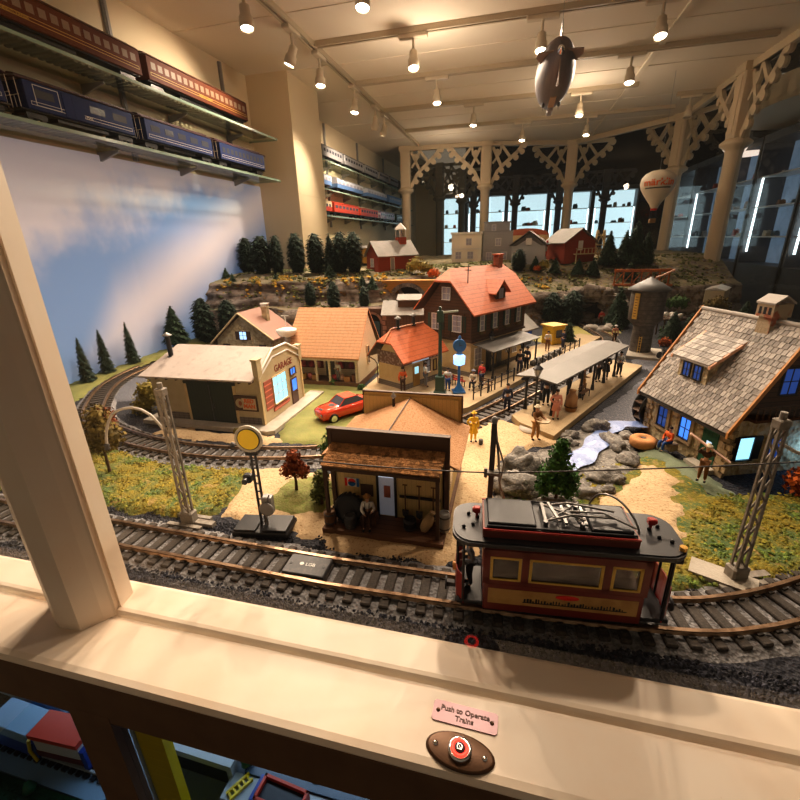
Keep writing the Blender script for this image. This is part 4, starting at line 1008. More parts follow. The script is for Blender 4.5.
for k, n_ in enumerate(('left','middle','right')):
    t = thing('spade', 'long handled spade hanging %s on the hut tool rack' % n_, 'spade', (-13.6+k*2.1,53.1,1.9)); mb = MB(); mb.cyl((0,0,1.2),(0,.1,5.6),.11,n=6); mb.box((0,.1,5.6),(.7,.15,.15)); mb.build('handle', wood, t)
    mb = MB(); mb.ext([(-.5,0,1.4),(.5,0,1.4),(.45,0,.4),(0,0,0),(-.45,0,.4)], (0,.12,0)); mb.build('blade', dkgrey, t)
t = thing('grain_sack', 'pale tan sack slumped on the hut deck under the spades', 'sack', (-10.6,51.3,1.2), rot=(0,rad(25),.4))
mb = rocky((0,0,1.5),(.85,.8,1.7),3,14,10,.1); mb.build('sack_body', mat('burlap', (.50,.36,.20), .9, bump=(6,.4)), t); mb = MB(); mb.cyl((0,0,3),(0,0,3.5),.35,.5,8); mb.build('tied_neck', mat('burlap_dark', (.38,.27,.15), .9), t)
person('person sitting on the hut deck in a white shirt with dark braces and trousers', (-19.0,51.6,1.2), rad(10), 'white', 'darkbrown', 6.6, ('lap','bent'), sit=True, apron='black', hat='tan')
single(MB().bbox(-1.3,1.3,-.8,.8,0,1.6,.1), 'wooden_crate', wood, 'low brown crate seat under the sitting person on the hut deck', 'crate', (-19.0,52.0,1.2))
person('person in a long yellow raincoat standing right behind the hut', (-6.3,84.5,.4), rad(20), 'yellow', 'yellow', 6.8, ('hip','down'), coat='yellow', hat='yellow')
barrel((-4.6,83.2,.4),.45,1.2,dkgrey,'small grey bucket beside the person in the yellow raincoat','bucket')

# ================================================================== garage
G = thing('brick_garage', 'cream garage with a flat pale roof and a stepped gable front', 'building', (-86.3,82.9,0))
mb = MB(); mb.prism([(-1,-2.6),(34.0,-3.4),(35.3,-2.4),(35.3,25.5),(31,25.5),(31,4),(-1,4)], 0, 1.0); mb.build('pavement', concrete, G)
mb = MB(); mb.bx(1.5,31.2,0,20.5,2.6,12.0); mb.build('wall', garagewall, G)
mb = MB(); mb.bx(1.4,31.3,-.1,20.6,.5,2.7); mb.build('stone_base', greybase, G)
mb = MB(); mb.ext([(.2,-2.2,11.9),(30.8,-2.0,12.0),(30.8,10.5,16.9),(2.2,10.5,16.9)], (0,0,.4)); mb.ext([(2.2,10.5,16.9),(30.8,10.5,16.9),(30.8,22.6,12.0),(.2,22.6,12.0)], (0,0,.4)); mb.ext([(1.5,0,11.9),(1.5,20.5,11.9),(2.3,10.5,16.7)], (.3,0,0)); mb.build('roof', mat('pale_garage_roof', (.52,.44,.40), .6, var=[(.15,(.60,.52,.47),.5,.2),(.6,(.44,.37,.34),.62,.1)]), G)
mb = MB()
for k in range(11): mb.bx(1.8+k*2.8,2.1+k*2.8,-1.7,.2,11.5,12)
mb.build('rafter_end', trimbrown, G)
mb = MB(); mb.ext([(30.9,-.2,.9),(30.9,20.8,.9),(30.9,20.8,13.0),(30.9,19.6,13.4),(30.9,19.6,14.6),(30.9,13.5,17.6),(30.9,7,17.6),(30.9,1.6,13.9),(30.9,-.2,13.9)], (.55,0,0)); ff = mb.build('gable_front', garagewall, G)
mb = MB(); mb.bx(30.5,31.8,-.5,1.3,11.8,16.6); mb.bx(30.3,32,-.7,1.5,16.6,17.0); mb.bx(30.5,31.8,19.4,21,11.8,15.4); mb.bx(30.3,32,19.2,21.2,15.4,15.8); mb.build('corner_pier', garagewall, G)
mb = MB(); mb.tube([(31.6,1.2,14.1),(31.6,7,17.7),(31.6,13.6,17.7),(31.6,19.6,14.7)], .28, 6); mb.tube([(31.6,-.1,12.4),(31.6,6.5,15.9),(31.6,14,15.9),(31.6,20.6,12.4)], .22, 6); mb.build('coping', white, ff)
mb = MB(); mb.bx(31.3,31.65,-.2,.5,1,12.4); mb.bx(31.3,31.65,20.1,20.8,1,12.4); mb.build('corner_strip', creamwall, ff)
win_x(G, 31.45, 8.6, 4.3, 6.4, 6.6, litcyan, creamwall, 3, 3, side=1, name='shop_window')
mb = MB(); mb.bx(31.45,31.7,4.6,12.4,2.6,3.6); mb.bx(31.45,31.6,1.6,4.9,3.8,11); mb.build('red_panel', mat('red_poster', (.40,.12,.08), .6, bands=[(2,1.4,.25,1.9)]), G)
mb = MB(); mb.bx(31.45,31.7,14.0,17.2,1.0,7.9); d = mb.build('door', mat('brown_door', (.10,.05,.04), .5), G)
mb = MB(); mb.bx(31.7,31.8,14.5,16.7,4.6,7.6); mb.build('door_pane', litblue, d); mb = MB(); mb.sph((31.85,16.6,4),.18,8,6); mb.build('door_knob', bronze, d)
win_x(G, 31.45, 15.6, 9.0, 2.6, 1.6, litblue, trimbrown, 2, 1, side=1, name='fanlight')
text('GARAGE', 2.3, mat('dark_red_letter', (.25,.06,.04), .6), G, (31.5,11.5,12.6), (PI/2,0,PI/2), bold=.03)
mb = MB(); mb.bx(11.8,24.2,-.25,0,.9,10.5); mb.bx(11.2,25,-.5,0,10.5,11.2); d = mb.build('sliding_gate', olivegate, G)
mb = MB(); mb.bx(17.9,18.1,-.35,-.2,.9,10.4); mb.box((18.6,-.35,5.2),(.2,.2,1.2)); mb.build('gate_handle', dkgrey, d)
mb = MB(); mb.bx(11.0,11.8,-.15,0,.9,11); mb.bx(24.2,24.9,-.15,0,.9,11); mb.build('gate_frame', creamwall, G)
stovepipe(G, 3.6, 5.9, 14.9, 20.2, .6)
t = thing('wall_sign', 'dark framed tobacco sign with a round head emblem and orange letters on the garage side', 'sign', (-58.9,82.7,6.3))
mb = MB(); mb.bx(-3.0,3.0,-.2,.1,-1.9,1.9); mb.build('board', trimbrown, t)
mb = MB(); mb.bx(-.9,2.7,-.28,-.2,-1.5,1.3); mb.build('pale_field', mat('sign_cream', (.62,.45,.28), .6), t)
mb = MB(); mb.cyl((-1.5,-.2,0),(-1.5,-.3,0),1.15,n=24); e_ = mb.build('round_emblem', mat('sign_disc', (.45,.36,.22), .6), t); mb = MB(); mb.sph((-1.4,-.3,0),(.45,.08,.6),10,8); mb.build('emblem_head', mat('sign_head', (.35,.12,.05), .6), e_)
so = mat('sign_orange', (.70,.14,.03), .6); text('RED', 1.35, so, t, (.95,-.3,.62), (PI/2,0,0), bold=.05); text('MAN', 1.35, so, t, (.95,-.3,-.65), (PI/2,0,0), bold=.05)
t = thing('roof_dish', 'white round dish tank with a thin mast behind the garage gable', 'dish', (-66,118,-1.2)); mb = MB(); mb.cyl((0,0,0),(0,0,15.5),.9,n=12); mb.build('post', grey, t)
mb = MB(); mb.lathe([(.4,15.5),(2.2,16),(3.1,17.4),(3.1,17.9),(1.6,18.3),(.3,18.5)], 22); mb.build('dish', white, t); mb = MB(); mb.cyl((0,0,19),(0,0,22),.12,n=6); mb.box((0,0,22),(2.4,.2,.2)); mb.build('aerial', white, t)

# ================================================================== porch house
P_ = thing('porch_house', 'white sided house with a tan shingle roof and an open front porch full of crates', 'building', (-65.3,115.8,0))
mb = MB(); mb.bx(-.4,22.8,-.6,19,0,1.6); mb.build('porch_floor', wood, P_)
mb = MB(); mb.bx(0,22.4,5.5,19,1.6,9.8); gable(mb, 21.95, .55, -.4, 19.2, 1.6, 9.6, 20.5, yr=11); gable(mb, -.05, .5, -.4, 19.2, 1.6, 9.6, 20.5, yr=11); mb.build('wall', creamside, P_)
mb = MB(); mb.ext([(-1,-1.2,9.4),(23.2,-1.2,9.2),(22.9,11,22),(-.3,11,22)], (0,0,-.5)); mb.ext([(-1,20.5,10.5),(-.3,11,22),(22.9,11,22),(23.2,20.5,10.5)], (0,0,-.5)); roof_build(mb, tanroof, P_)
mb = MB(); mb.bx(-.5,22.9,-1,-.4,8.2,9.1); mb.build('porch_beam', creamside, P_)
for x_ in (0,9,13.2,21.7):
    mb = MB(); mb.bx(x_,x_+.6,-.7,-.1,1.6,8.6); mb.build('porch_post', creamside, P_)
mb = MB(); mb.bx(9.8,12.6,5.3,5.5,1.6,8.2); mb.build('door', mat('grey_green_door', (.10,.11,.10), .5), P_)
win_x(P_, 22.52, 9.5, 5.2, 1.6, 5.4, pane, creamside, 1, 2, side=1)
mb = MB(); mb.bx(.8,9,5.35,5.5,4,8); mb.bx(13.6,21.4,5.35,5.5,4,8); mb.build('shop_front_window', mat('dark_reddish_pane', (.16,.05,.06), .3), P_)
goods = [('flour_sack', (.55,.36,.28)),('apple_crate', (.45,.25,.10)),('red_bundle', (.42,.06,.07)),('hay_bale', (.55,.36,.10)),('pink_bundle', (.55,.20,.22)),('wooden_tub', (.22,.10,.05))]
gd = ['slumped flour sack on the porch of the white sided house','orange brown crate on the porch of the white sided house','dark red bundle on the porch of the white sided house','straw bale on the porch of the white sided house','pinkish bundle on the porch of the white sided house','brown tub on the porch of the white sided house']
pr = random.Random(11)
pl = ['at the far left','second from the left','third from the left','just left of the door','just right of the door','third from the right end','second from the right end','at the right end']
for k, x_ in enumerate((1.6,3.8,6,8,14.4,16.6,18.6,20.6)):
    gi = [2,3,4,1,2,0,1,5][k]; n_, c_ = goods[gi]; m_ = mat(n_+'_%d' % k, c_, .8); z0_ = 1.6
    if gi in (1,3): q_ = MB().bbox(-1,1,-.7,.7,0,1.5,.1); 
    elif gi == 5: q_ = MB().lathe([(.7,0),(.95,.9),(.9,2),(.75,2)], 14)
    else: q_ = rocky((0,0,.95),(.95,.8,1.0),k+2,12,8,.18)
    single(q_, n_, m_, gd[gi]+', '+pl[k], 'goods', (-65.3+x_,117+pr.uniform(-.6,.6),z0_))
for k, x_ in enumerate((2.5,5.2,7.6,15.2,18.5)):
    single(rocky((0,0,1.),(1.0,.8,1.1),k+12,12,8,.2), 'cloth_bundle', mat('bundle_%d' % k, [(.42,.08,.10),(.35,.05,.07),(.5,.2,.2),(.45,.08,.12),(.30,.06,.10)][k], .8), 'red draped bundle hung high at the back of the porch, %s' % ['first','second','third','fourth','fifth'][k]+' from the left', 'goods', (-65.3+x_,120.6,4.4))
person('small person in white standing on the porch of the white sided house', (-49.6,116.6,1.6), rad(-20), 'white', 'grey', 6.2, ('bent','down'), hat='white')

# ================================================================== stone cottage behind the garage
C_ = thing('stone_cottage', 'small stone cottage with pink tiled gable roof behind the garage', 'building', (-113.5,146,0))
mb = MB(); mb.bx(1,25,0,17,0,7); mb.ext([(1,0,6.9),(25,0,6.9),(13,0,15.8)], (0,17,0)); mb.build('wall', stonewall, C_)
mb = MB()
for p in ([(-.9,-1.6,4.6),(13,-1.6,16.6),(13,18,16.6),(-.9,18,4.6)], [(13,-1.6,16.6),(26.9,-1.6,6.6),(26.9,18,6.6),(13,18,16.6)]): mb.ext(p, (0,0,.5))
roof_build(mb, pinkroof, C_)
mb = MB(); mb.tube([(-.9,-1.7,4.9),(13,-1.7,16.9)], .35, 6); mb.tube([(13,-1.7,16.9),(26.9,-1.7,6.9)], .35, 6); mb.build('verge_board', creamwall, C_)
win_y(C_, 13, 0, 6.6, 3, 3, mat('bright_window', (.5,.7,.9), .3, emis=(.4,.65,1,1.2)), trimbrown, 2, 2, shutter=trimbrown)
win_y(C_, 5, 0, 1.5, 2.5, 3, pane, trimbrown, 2, 2); win_y(C_, 21, 0, 1.5, 2.5, 3, pane, trimbrown, 2, 2)
chimney(C_, 18.5, 9, 12, 18.2, 2.2, stonewall, white)

# ================================================================== platforms
def slab(name, poly, z, label, edge=True):
    t = thing(name, label, 'platform'); mb = MB(); mb.prism(poly, z-.25, z); mb.build('paving', platm, t); mb = MB()
    mb.prism([(x,y) for x,y in poly], -.3, z-.25); mb.build('side_wall', platedge, t); return t
slab('station_platform', [(-40,111),(-25.5,101.8),(-11.2,99.6),(-9.0,101.6),(36.5,191),(29,197),(12,175),(0,160),(-18,140),(-39,126)], 1.5, 'long pale paved platform in front of the big station house')
slab('island_platform', [(1.5,98.2),(3.2,94.2),(10.2,88.0),(41.5,147.8),(34,153.5),(30,146)], 1.5, 'narrow pale paved island platform under the long grey canopy')
# island canopy on posts
ang = rad(60); cA = (7.3,101.4)
t = thing('platform_canopy', 'long flat grey platform canopy on two rows of dark posts', 'canopy', (*cA,1.5), ang)
mb = MB(); mb.ext([(-3,-5.6,8.6),(43.5,-5.6,8.6),(43.5,0,9.3),(-3,0,9.3)], (0,0,.35)); mb.ext([(-3,0,9.3),(43.5,0,9.3),(43.5,4.6,8.7),(-3,4.6,8.7)], (0,0,.35)); mb.build('roof', canopyroof, t)
mb = MB(); mb.bx(-2.5,43,-.3,.3,8.3,8.9); mb.bx(-2.5,43,-3.9,-3.5,7.9,8.5); mb.bx(-2.5,43,2.9,3.3,7.9,8.5); mb.build('beam', black, t)
for k in range(6):
    for y_ in (-3.7,3.1):
        mb = MB(); mb.cyl((k*8,y_,0),(k*8,y_,8.2),.32,n=8); mb.cyl((k*8,y_,0),(k*8,y_,1.6),.55,.4,n=8); mb.tube([(k*8-1.8,y_,8.2),(k*8-.6,y_,7.4),(k*8,y_,6)],.15,5); mb.tube([(k*8+1.8,y_,8.2),(k*8+.6,y_,7.4),(k*8,y_,6)],.15,5); mb.build('post', black, t)

# ================================================================== station house
ang = math.atan2(.857,.515)
St = thing('station_house', 'big two storey station house with dark timber upper floor and orange tiled roof', 'building', (-11.1,126.9,1.5), ang)
mb = MB(); mb.bx(0,29,0,18,0,11); mb.build('lower_wall', creamwall, St)
mb = MB(); mb.bx(-.15,29.2,-.15,18.2,0,1.4); mb.build('stone_base', greybase, St)
mb = MB(); mb.bx(-.3,29.4,-.4,18.4,10.6,19.3); gable(mb, -.3, 29.7, -.4, 18.4, 19.2, 19.4, 30.2, clip=27.2); mb.build('upper_wall', darkwood, St)
mb = MB(); mb.bx(-.6,29.8,-.7,18.7,10.5,11.2); mb.bx(-.45,-.3,-.4,18.4,19,19.8)
for k in range(8): mb.bx(-.5,-.3,-.3+k*2.6,-.05+k*2.6,11,19)
mb.build('timber_trim', trimbrown, St)
mb = MB(); roof_prism(mb, -2.6, 32.2, -2.8, 20.8, 19.2, 31.3, .5, clip=28.2, ins=3.4); roof_build(mb, terracotta, St)
for v_, w_ in ((5.0,3.0),(13.2,3.0)): win_x(St, -.3, v_, 13.4, w_, 4.6, palepane, white, 2, 3, side=-1, shutter=greenpaint)
win_x(St, -.3, 9.2, 22.6, 2.8, 3.4, palepane, white, 2, 2, side=-1)
for k in range(4): win_y(St, 4.6+k*6.8, -.4, 13.6, 1.8, 4.4, palepane, white, 1, 3, shutter=greenpaint)
for k in range(4):
    mb = MB(); mb.bx(3.3+k*6.8,5.9+k*6.8,-1.2,-.4,12.6,13.2); mb.build('flower_box', mat('flower_box_%d' % k, (.12,.10,.04), .9, var=[(2,(.4,.08,.05),.6,.04)]), St)
win_y(St, 3.6, 0, 3, 3.2, 5.4, palepane, white, 2, 3); win_y(St, 24.5, 0, 3.2, 2.6, 5, palepane, white, 2, 3)
for x_ in (8,14):
    mb = MB(); mb.bx(x_,x_+2.8,-.2,.1,.3,7.5); mb.build('door', black, St)
mb = MB(); mb.bx(x_,x_,0,0,0,0) if False else mb.bx(19,20.4,-.3,0,4,6.5); mb.build('notice_case', white, St)
mb = MB(); mb.ext([(.6,-.4,9.9),(27.5,-.4,9.7),(27.5,-7.6,8.3),(.6,-7.6,8.5)], (0,0,.3)); mb.build('awning', canopyroof, St)
for k in range(4):
    mb = MB(); mb.cyl((1.6+k*8.3,-7,0),(1.6+k*8.3,-7,8.3),.28,n=8); mb.cyl((1.6+k*8.3,-7,0),(1.6+k*8.3,-7,1.2),.45,n=8); mb.tube([(1.6+k*8.3,-7,6),(1.6+k*8.3,-6.2,7.6),(1.6+k*8.3,-4.8,8.5)],.13,5); mb.build('awning_post', black, St)
# dormer
mb = MB(); mb.ext([(12.0,-.2,21.4),(17,-.2,21.4),(17,-.2,24.6),(14.5,-.2,26.4),(12,-.2,24.6)], (0,5.5,0)); dm = mb.build('dormer', darkwood, St)
mb = MB()
for p in ([(10.4,-1.2,23.4),(14.5,-1.2,27.2),(14.5,7,27.2),(10.4,3.4,23.4)], [(14.5,-1.2,27.2),(18.6,-1.2,23.4),(18.6,3.4,23.4),(14.5,7,27.2)]): mb.ext(p, (0,0,.35))
mb.build('dormer_roof', terracotta, dm); mb = MB(); mb.bx(13.4,15.6,-.4,-.15,22,25); mb.build('dormer_window', palepane, dm)
chimney(St, 26.2, 9, 27.5, 33.4, 2.2, mat('brick_red', (.35,.14,.08), .8, bands=[(2,.5,.2,.6)]), terracotta)
mb = MB(); mb.cyl((4.5,5,24),(4.5,5,32.4),.16,n=6); mb.box((4.5,5,30.8),(.2,2.4,.2)); mb.box((4.5,5,31.8),(.2,1.6,.2)); mb.build('roof_aerial', black, St)

# small ticket house beside the station
ang2 = rad(60)
Tk = thing('ticket_house', 'little cream ticket house with a red tiled half hipped roof and two stove pipes', 'building', (-27.8,111.7,1.5), ang2)
mb = MB(); mb.bx(0,14.8,0,10.4,0,8.4); gable(mb, 0, 14.8, 0, 10.4, 8.3, 8.4, 15.6, clip=12.4); mb.build('wall', creamwall, Tk)
mb = MB(); mb.bx(-.15,14.95,-.15,10.55,0,1.5); mb.build('stone_base', greybase, Tk)
mb = MB(); mb.bx(-.2,0,-.1,10.5,6.6,10.2); mb.bx(-.2,15,-.2,0,7,8.3); mb.build('carved_board', mat('carved_boards', (.20,.12,.09), .7, var=[(1.5,(.42,.33,.30),.55,.04)]), Tk)
mb = MB(); roof_prism(mb, -2.6, 17, -2.1, 12.5, 8.6, 16.4, .4, clip=13.4, ins=3.0); roof_build(mb, terracotta, Tk)
for q in ([(-2.6,4.9,13.6),(.4,5.2,16.6)], [(.4,5.2,16.6),(14,5.2,16.6)]):
    mb = MB(); mb.tube(q, .25, 6); mb.build('ridge_tile', mat('pale_ridge', (.70,.36,.22), .6), Tk)
mb = MB(); mb.bx(3.4,6.2,-.2,.1,.2,6.2); d = mb.build('door', mat('ochre_door', (.42,.24,.05), .5), Tk); mb = MB(); mb.bx(4,5.6,-.3,-.2,3.8,5.8); mb.build('door_pane', mat('pale_blue_glow', (.3,.6,.7), .3, emis=(.4,.75,.9,.8)), d)
win_y(Tk, 9.4, 0, 3, 2.6, 3.6, mat('ticket_pane', (.45,.5,.55), .3), trimbrown, 2, 2); win_y(Tk, 13, 0, 3.2, 1.2, 3, mat('timetable', (.5,.35,.1), .6), trimbrown, 1, 1, name='timetable_board')
mb = MB(); mb.bx(3,10,-.35,-.1,7.1,8.1); mb.build('lit_name_board', mat('blue_white_board', (.5,.6,.7), .4, emis=(.5,.7,.9,.3)), Tk)
stovepipe(Tk, 3.2, 5.2, 16.2, 18.8, .5); stovepipe(Tk, 9.6, 5.2, 16.2, 18.8, .5)
mb = MB(); mb.tube([(-2.2,-1.6,8.3),(-1,-.6,7.2),(-.3,-.3,6),(-.3,-.3,0)], .16, 6); mb.tube([(-2.2,12,8.3),(-1,11,7.2),(-.3,10.7,6),(-.3,10.7,0)], .16, 6); mb.build('drain_pipe', trimbrown, Tk)

# engine shed & brick portals at the foot of the hill
Sh = thing('engine_shed', 'brown brick engine shed with a pale grey roof and roof vents behind the ticket house', 'building', (-51.0,171,-1.5), rad(8))
mb = MB(); mb.bx(0,27,0,13,0,14); mb.build('wall', brick, Sh)
mb = MB()
for z_ in range(0,14,2): mb.bx(-.3,1.3-(z_//2%2)*.5,-.35,0,z_,z_+1.6)
mb.build('corner_stones', mat('pinkish_quoins', (.38,.20,.14), .8), Sh)
mb = MB(); mb.ext([(-.8,-1.2,13.8),(28,-1.2,13.8),(28,7,18.6),(-.8,7,18.6)], (0,0,.4)); mb.ext([(-.8,7,18.6),(28,7,18.6),(28,14.5,14),(-.8,14.5,14)], (0,0,.4)); mb.build('roof', greyroof, Sh)
for x_, nm in ((6,'roof_vent'),(19,'roof_vent')):
    mb = MB(); mb.bx(x_,x_+9,3,8.6,16.8,19.4); v_ = mb.build(nm, trimbrown, Sh); mb = MB(); mb.ext([(x_-.6,2.2,19.4),(x_+9.6,2.2,19.4),(x_+9.6,9,21),(x_-.6,9,21)], (0,0,.35)); mb.build('vent_roof', greyroof, v_)
for x_, c_ in ((6,litblue),(13,palepane),(18,dimblue)): win_y(Sh, x_, 0, 5.5, 2.8, 3.6, c_, trimbrown, 2, 2)
def portal(name, label, loc, rz, w, h, rise, m, archm, depth=4, top=2.5, cat='portal', wing=3):
    t = thing(name, label, cat, loc, rz); mb = MB(); n = 14
    pts = [(w/2*math.cos(PI*k/n), h+rise*math.sin(PI*k/n)) for k in range(n+1)]
    for (a, b_), (c_, d_) in zip(pts, pts[1:]): mb.ext([(a,0,b_),(a,0,h+rise+top),(c_,0,h+rise+top),(c_,0,d_)], (0,depth,0))
    mb.bx(w/2,w/2+wing,0,depth,0,h+rise+top); mb.bx(-w/2-wing,-w/2,0,depth,0,h+rise+top)
    mb.build('wall', m, t); mb = MB()
    for k, ((a, b_), (c_, d_)) in enumerate(zip(pts, pts[1:])):
        s = 1.22 if True else 1; e_ = Vector((a,0,b_-h)); f_ = Vector((c_,0,d_-h)); g_ = Vector((0,0,h))
        mb.ext([e_+g_+Vector((0,-.3,0)), f_+g_+Vector((0,-.3,0)), f_*s+g_+Vector((0,-.3,0)), e_*s+g_+Vector((0,-.3,0))], (0,.6,0))
    mb.build('arch_ring', archm, t)
    mb = MB(); mb.bx(-w/2-wing-.5,w/2+wing+.5,-.5,depth+.3,h+rise+top,h+rise+top+.9); mb.build('coping', m, t)
    mb = MB(); mb.bx(-w/2,w/2,depth*.8,depth*.82,0,h+rise); mb.build('dark_opening', darkroom, t); return t
portal('ochre_bridge_arch', 'ochre yellow stone arch with pale ring standing above the engine shed', (-47,198.5,9), rad(2), 16.5, 3.5, 8.5, mat('ochre_stone', (.50,.27,.07), .8, bands=[(2,1.1,.1,.7)]), rockg, depth=5, top=2.0, cat='arch', wing=3.6)
portal('brick_portal', 'dark brick arched portal squeezed between the porch house and the engine shed', (-56.8,173.5,0), rad(6), 7.6, 8.5, 4.0, brick, mat('brick_arch_ring', (.30,.15,.10), .8, isl=.3), depth=5, top=1.4, wing=1.6, cat='arch')
single(MB().bx(-2.6,2.6,0,1.2,1,9), 'blue_glass_panel', mat('night_glass', (.03,.08,.14), .1), 'blue green glassy panel inside the dark brick portal', 'panel', (-56.8,176.2,0), rad(6))
portal('tunnel_portal', 'low dark stone tunnel mouth in the right part of the rock hill', (37,229,0), rad(-4), 14, 6.5, 4.5, rock, rock, depth=7, top=1.6, wing=5, cat='tunnel')
for i, (x, y, z, s) in enumerate([(26,230,3,5),(27,232,9,4),(48,232,3,5),(47,234,9,4.5),(37,231,14.5,4.5),(31,231,13.5,4),(43,232,13.5,4),(21,230,6,4.5),(53,236,6,5)]):
    single(rocky((0,0,0),(s*1.4,s*.8,s),i+70), 'rock_face', rock, 'layered brown rock block stacked around the tunnel mouth', 'rock', (x,y,z), group='rock blocks around the tunnel')

# ================================================================== buildings on the hill
Rh = thing('red_church', 'red church house with pale roof and a little bell tower on the left hill', 'building', (-63,207,26.6), rad(48))
mb = MB(); mb.bx(0,22,0,11,0,8.5); gable(mb, 0, 22, 0, 11, 8.4, 8.5, 13.6); mb.build('wall', redwall, Rh)
mb = MB(); roof_prism(mb, -1, 23, -1.6, 12.6, 7.6, 14.6, .4); mb.build('roof', greyroof, Rh)
win_x(Rh, 0, 5.5, 2.8, 2.4, 3.6, palepane, white, 2, 2, side=-1)
win_y(Rh, 8, 0, 1, 2, 5.6, palepane, white, 1, 1, name='side_door')
mb = MB(); mb.bx(15,19,3.5,7.5,12,16); tw = mb.build('bell_tower', redwall, Rh); mb = MB()
for a in (15.1,18.5):
    for b_ in (3.6,7): mb.bx(a,a+.4,b_,b_+.4,16,19.4)
mb.build('belfry_post', white, tw); mb = MB(); mb.lathe([(3.6,19.4),(3.6,19.8),(.05,22.8)], 4, c=(17,5.5,0), sm=False); mb.build('tower_roof', white, tw)
t = thing('yellow_wagon', 'ochre yellow freight wagon standing behind the red church', 'train car', (-75,245,27.6), rad(8)); mb = MB(); mb.bbox(-12,12,-4,4,2,10,.2); mb.build('body', mat('ochre_wagon', (.55,.30,.05), .6, bands=[(0,1.5,.1,.6)]), t)
mb = MB(); mb.ext([(-12.5,-4.4,10),(-12.5,0,11.4),(-12.5,4.4,10)], (25,0,0)); mb.build('roof', greyroof, t); mb = MB(); mb.bx(-11,11,-3,3,.6,2); mb.build('underframe', black, t)
Tc = thing('cream_town_house', 'tall flat roofed cream town house on the middle of the hill', 'building', (-36.5,270,27.4)); mb = MB(); mb.bx(0,17.4,0,14,0,16); mb.build('wall', mat('pale_cream_wall', (.85,.78,.66), .7), Tc)
mb = MB(); mb.bx(-.6,18,-.6,14.5,16,17.2); mb.bx(-.3,17.7,-.5,0,7.6,8.3); mb.build('cornice', white, Tc); win_y(Tc, 10, 0, 10, 3, 3.6, palepane, white, 2, 2)
for x_ in (4,11): win_y(Tc, x_, 0, 2.5, 3.2, 3.8, palepane, white, 2, 2)
Tg = thing('grey_town_house', 'grey clapboard town house with a taller block and white windows on the hill', 'building', (-18.8,272,27.4)); mb = MB(); mb.bx(0,17,0,13,0,16.8); mb.bx(.5,15,5,15,16.8,21.8); mb.build('wall', greywall, Tg)
mb = MB(); mb.bx(-.4,17.4,-.5,13.3,16.8,17.4); mb.bx(.1,15.4,4.6,15.4,21.8,22.5); mb.build('cornice', mat('slate_cornice', (.28,.28,.30), .7), Tg)
win_y(Tg, 9, 0, 9.4, 2.8, 3.8, palepane, white, 2, 2); win_y(Tg, 4, 0, 1.6, 3, 4, palepane, white, 2, 2); win_y(Tg, 12.5, 0, 1.6, 3, 4, palepane, white, 2, 2); win_y(Tg, 6, 5, 17.6, 2, 3, palepane, white, 1, 2)
Gb = thing('grey_barn', 'grey barn with white front wall and dark gable boards on the hill', 'building', (-2,262,26.6), rad(-6)); mb = MB(); mb.bx(0,18,0,18,0,10.5); gable(mb, 0.01, 0, 0, 0, 0, 0, 0) if False else mb.ext([(0,0,10.4),(18,0,10.4),(9,0,16.4)], (0,18,0)); mb.build('wall', mat('pale_grey_wall', (.46,.46,.47), .7), Gb)
mb = MB(); mb.ext([(-1.4,-1.4,9.9),(9,-1.4,17),(9,19,17),(-1.4,19,9.9)], (0,0,.5)); mb.ext([(9,-1.4,17),(19.4,-1.4,9.9),(19.4,19,9.9),(9,19,17)], (0,0,.5)); mb.build('roof', greyroof, Gb)
mb = MB(); mb.ext([(-.9,-.25,9.8),(2.4,-.25,9.8),(9,-.25,13.8),(15.6,-.25,9.8),(18.9,-.25,9.8),(9,-.25,16.6)], (0,.2,0)); mb.build('gable_board', mat('dark_grey_boards', (.12,.12,.12), .7), Gb)
win_y(Gb, 9, -.25, 10.4, 2.6, 3.2, white, white, 1, 1); mb = MB(); mb.bx(3,7,-.15,0,0,6); mb.build('barn_door', mat('light_door', (.5,.5,.5), .6), Gb)
Rb = thing('red_barn', 'red barn with pale grey gable roof and a white upper door on the hill', 'building', (26.5,267,26.2), rad(28)); mb = MB(); mb.bx(0,19,0,20,0,11.5); mb.ext([(0,0,11.4),(19,0,11.4),(9.5,0,17.6)], (0,20,0)); mb.build('wall', redwall, Rb)
mb = MB(); mb.ext([(-1.4,-1.4,10.6),(9.5,-1.4,18.2),(9.5,21,18.2),(-1.4,21,10.6)], (0,0,.5)); mb.ext([(9.5,-1.4,18.2),(20.4,-1.4,10.6),(20.4,21,10.6),(9.5,21,18.2)], (0,0,.5)); mb.build('roof', greyroof, Rb)
mb = MB(); mb.bx(8.2,11,-.3,0,7,12); mb.build('loft_door', white, Rb); mb = MB()
for k in range(7): mb.bx(6+k*2.4,6.4+k*2.4,-2.4,-2.1,5.2,8)
mb.bx(5.6,21,-2.5,-2,7.8,8.1); mb.bx(5.6,21,-2.6,0,4.8,5.3); mb.bx(5.8,6.3,-2.5,-2,0,5); mb.bx(20,20.5,-2.5,-2,0,5); mb.build('balcony', creamwall, Rb)
t = thing('red_arched_roof', 'red arched roof top just visible behind the grey barn', 'building', (6,300,27)); mb = MB(); mb.bx(-14,14,0,10,0,15); mb.build('wall', creamwall, t); mb = MB(); mb.ext([(14*math.cos(PI*k/10), 0, 15+4*math.sin(PI*k/10)) for k in range(11)], (0,10,0)); mb.build('roof', mat('red_roof', (.45,.12,.06), .6), t)
t = thing('striped_pole', 'red and white slanting striped pole between the two barns', 'pole', (16,266,26.8)); mb = MB()
mb.cyl((0,0,0),(1,0,12),.5,n=8); mb.build('pole', white, t); mb = MB(); mb.cyl((.3,0,3.6),(.55,0,6.4),.55,n=8); mb.cyl((.75,0,9),(1,0,12),.55,n=8); mb.build('red_stripe', redbright, t)
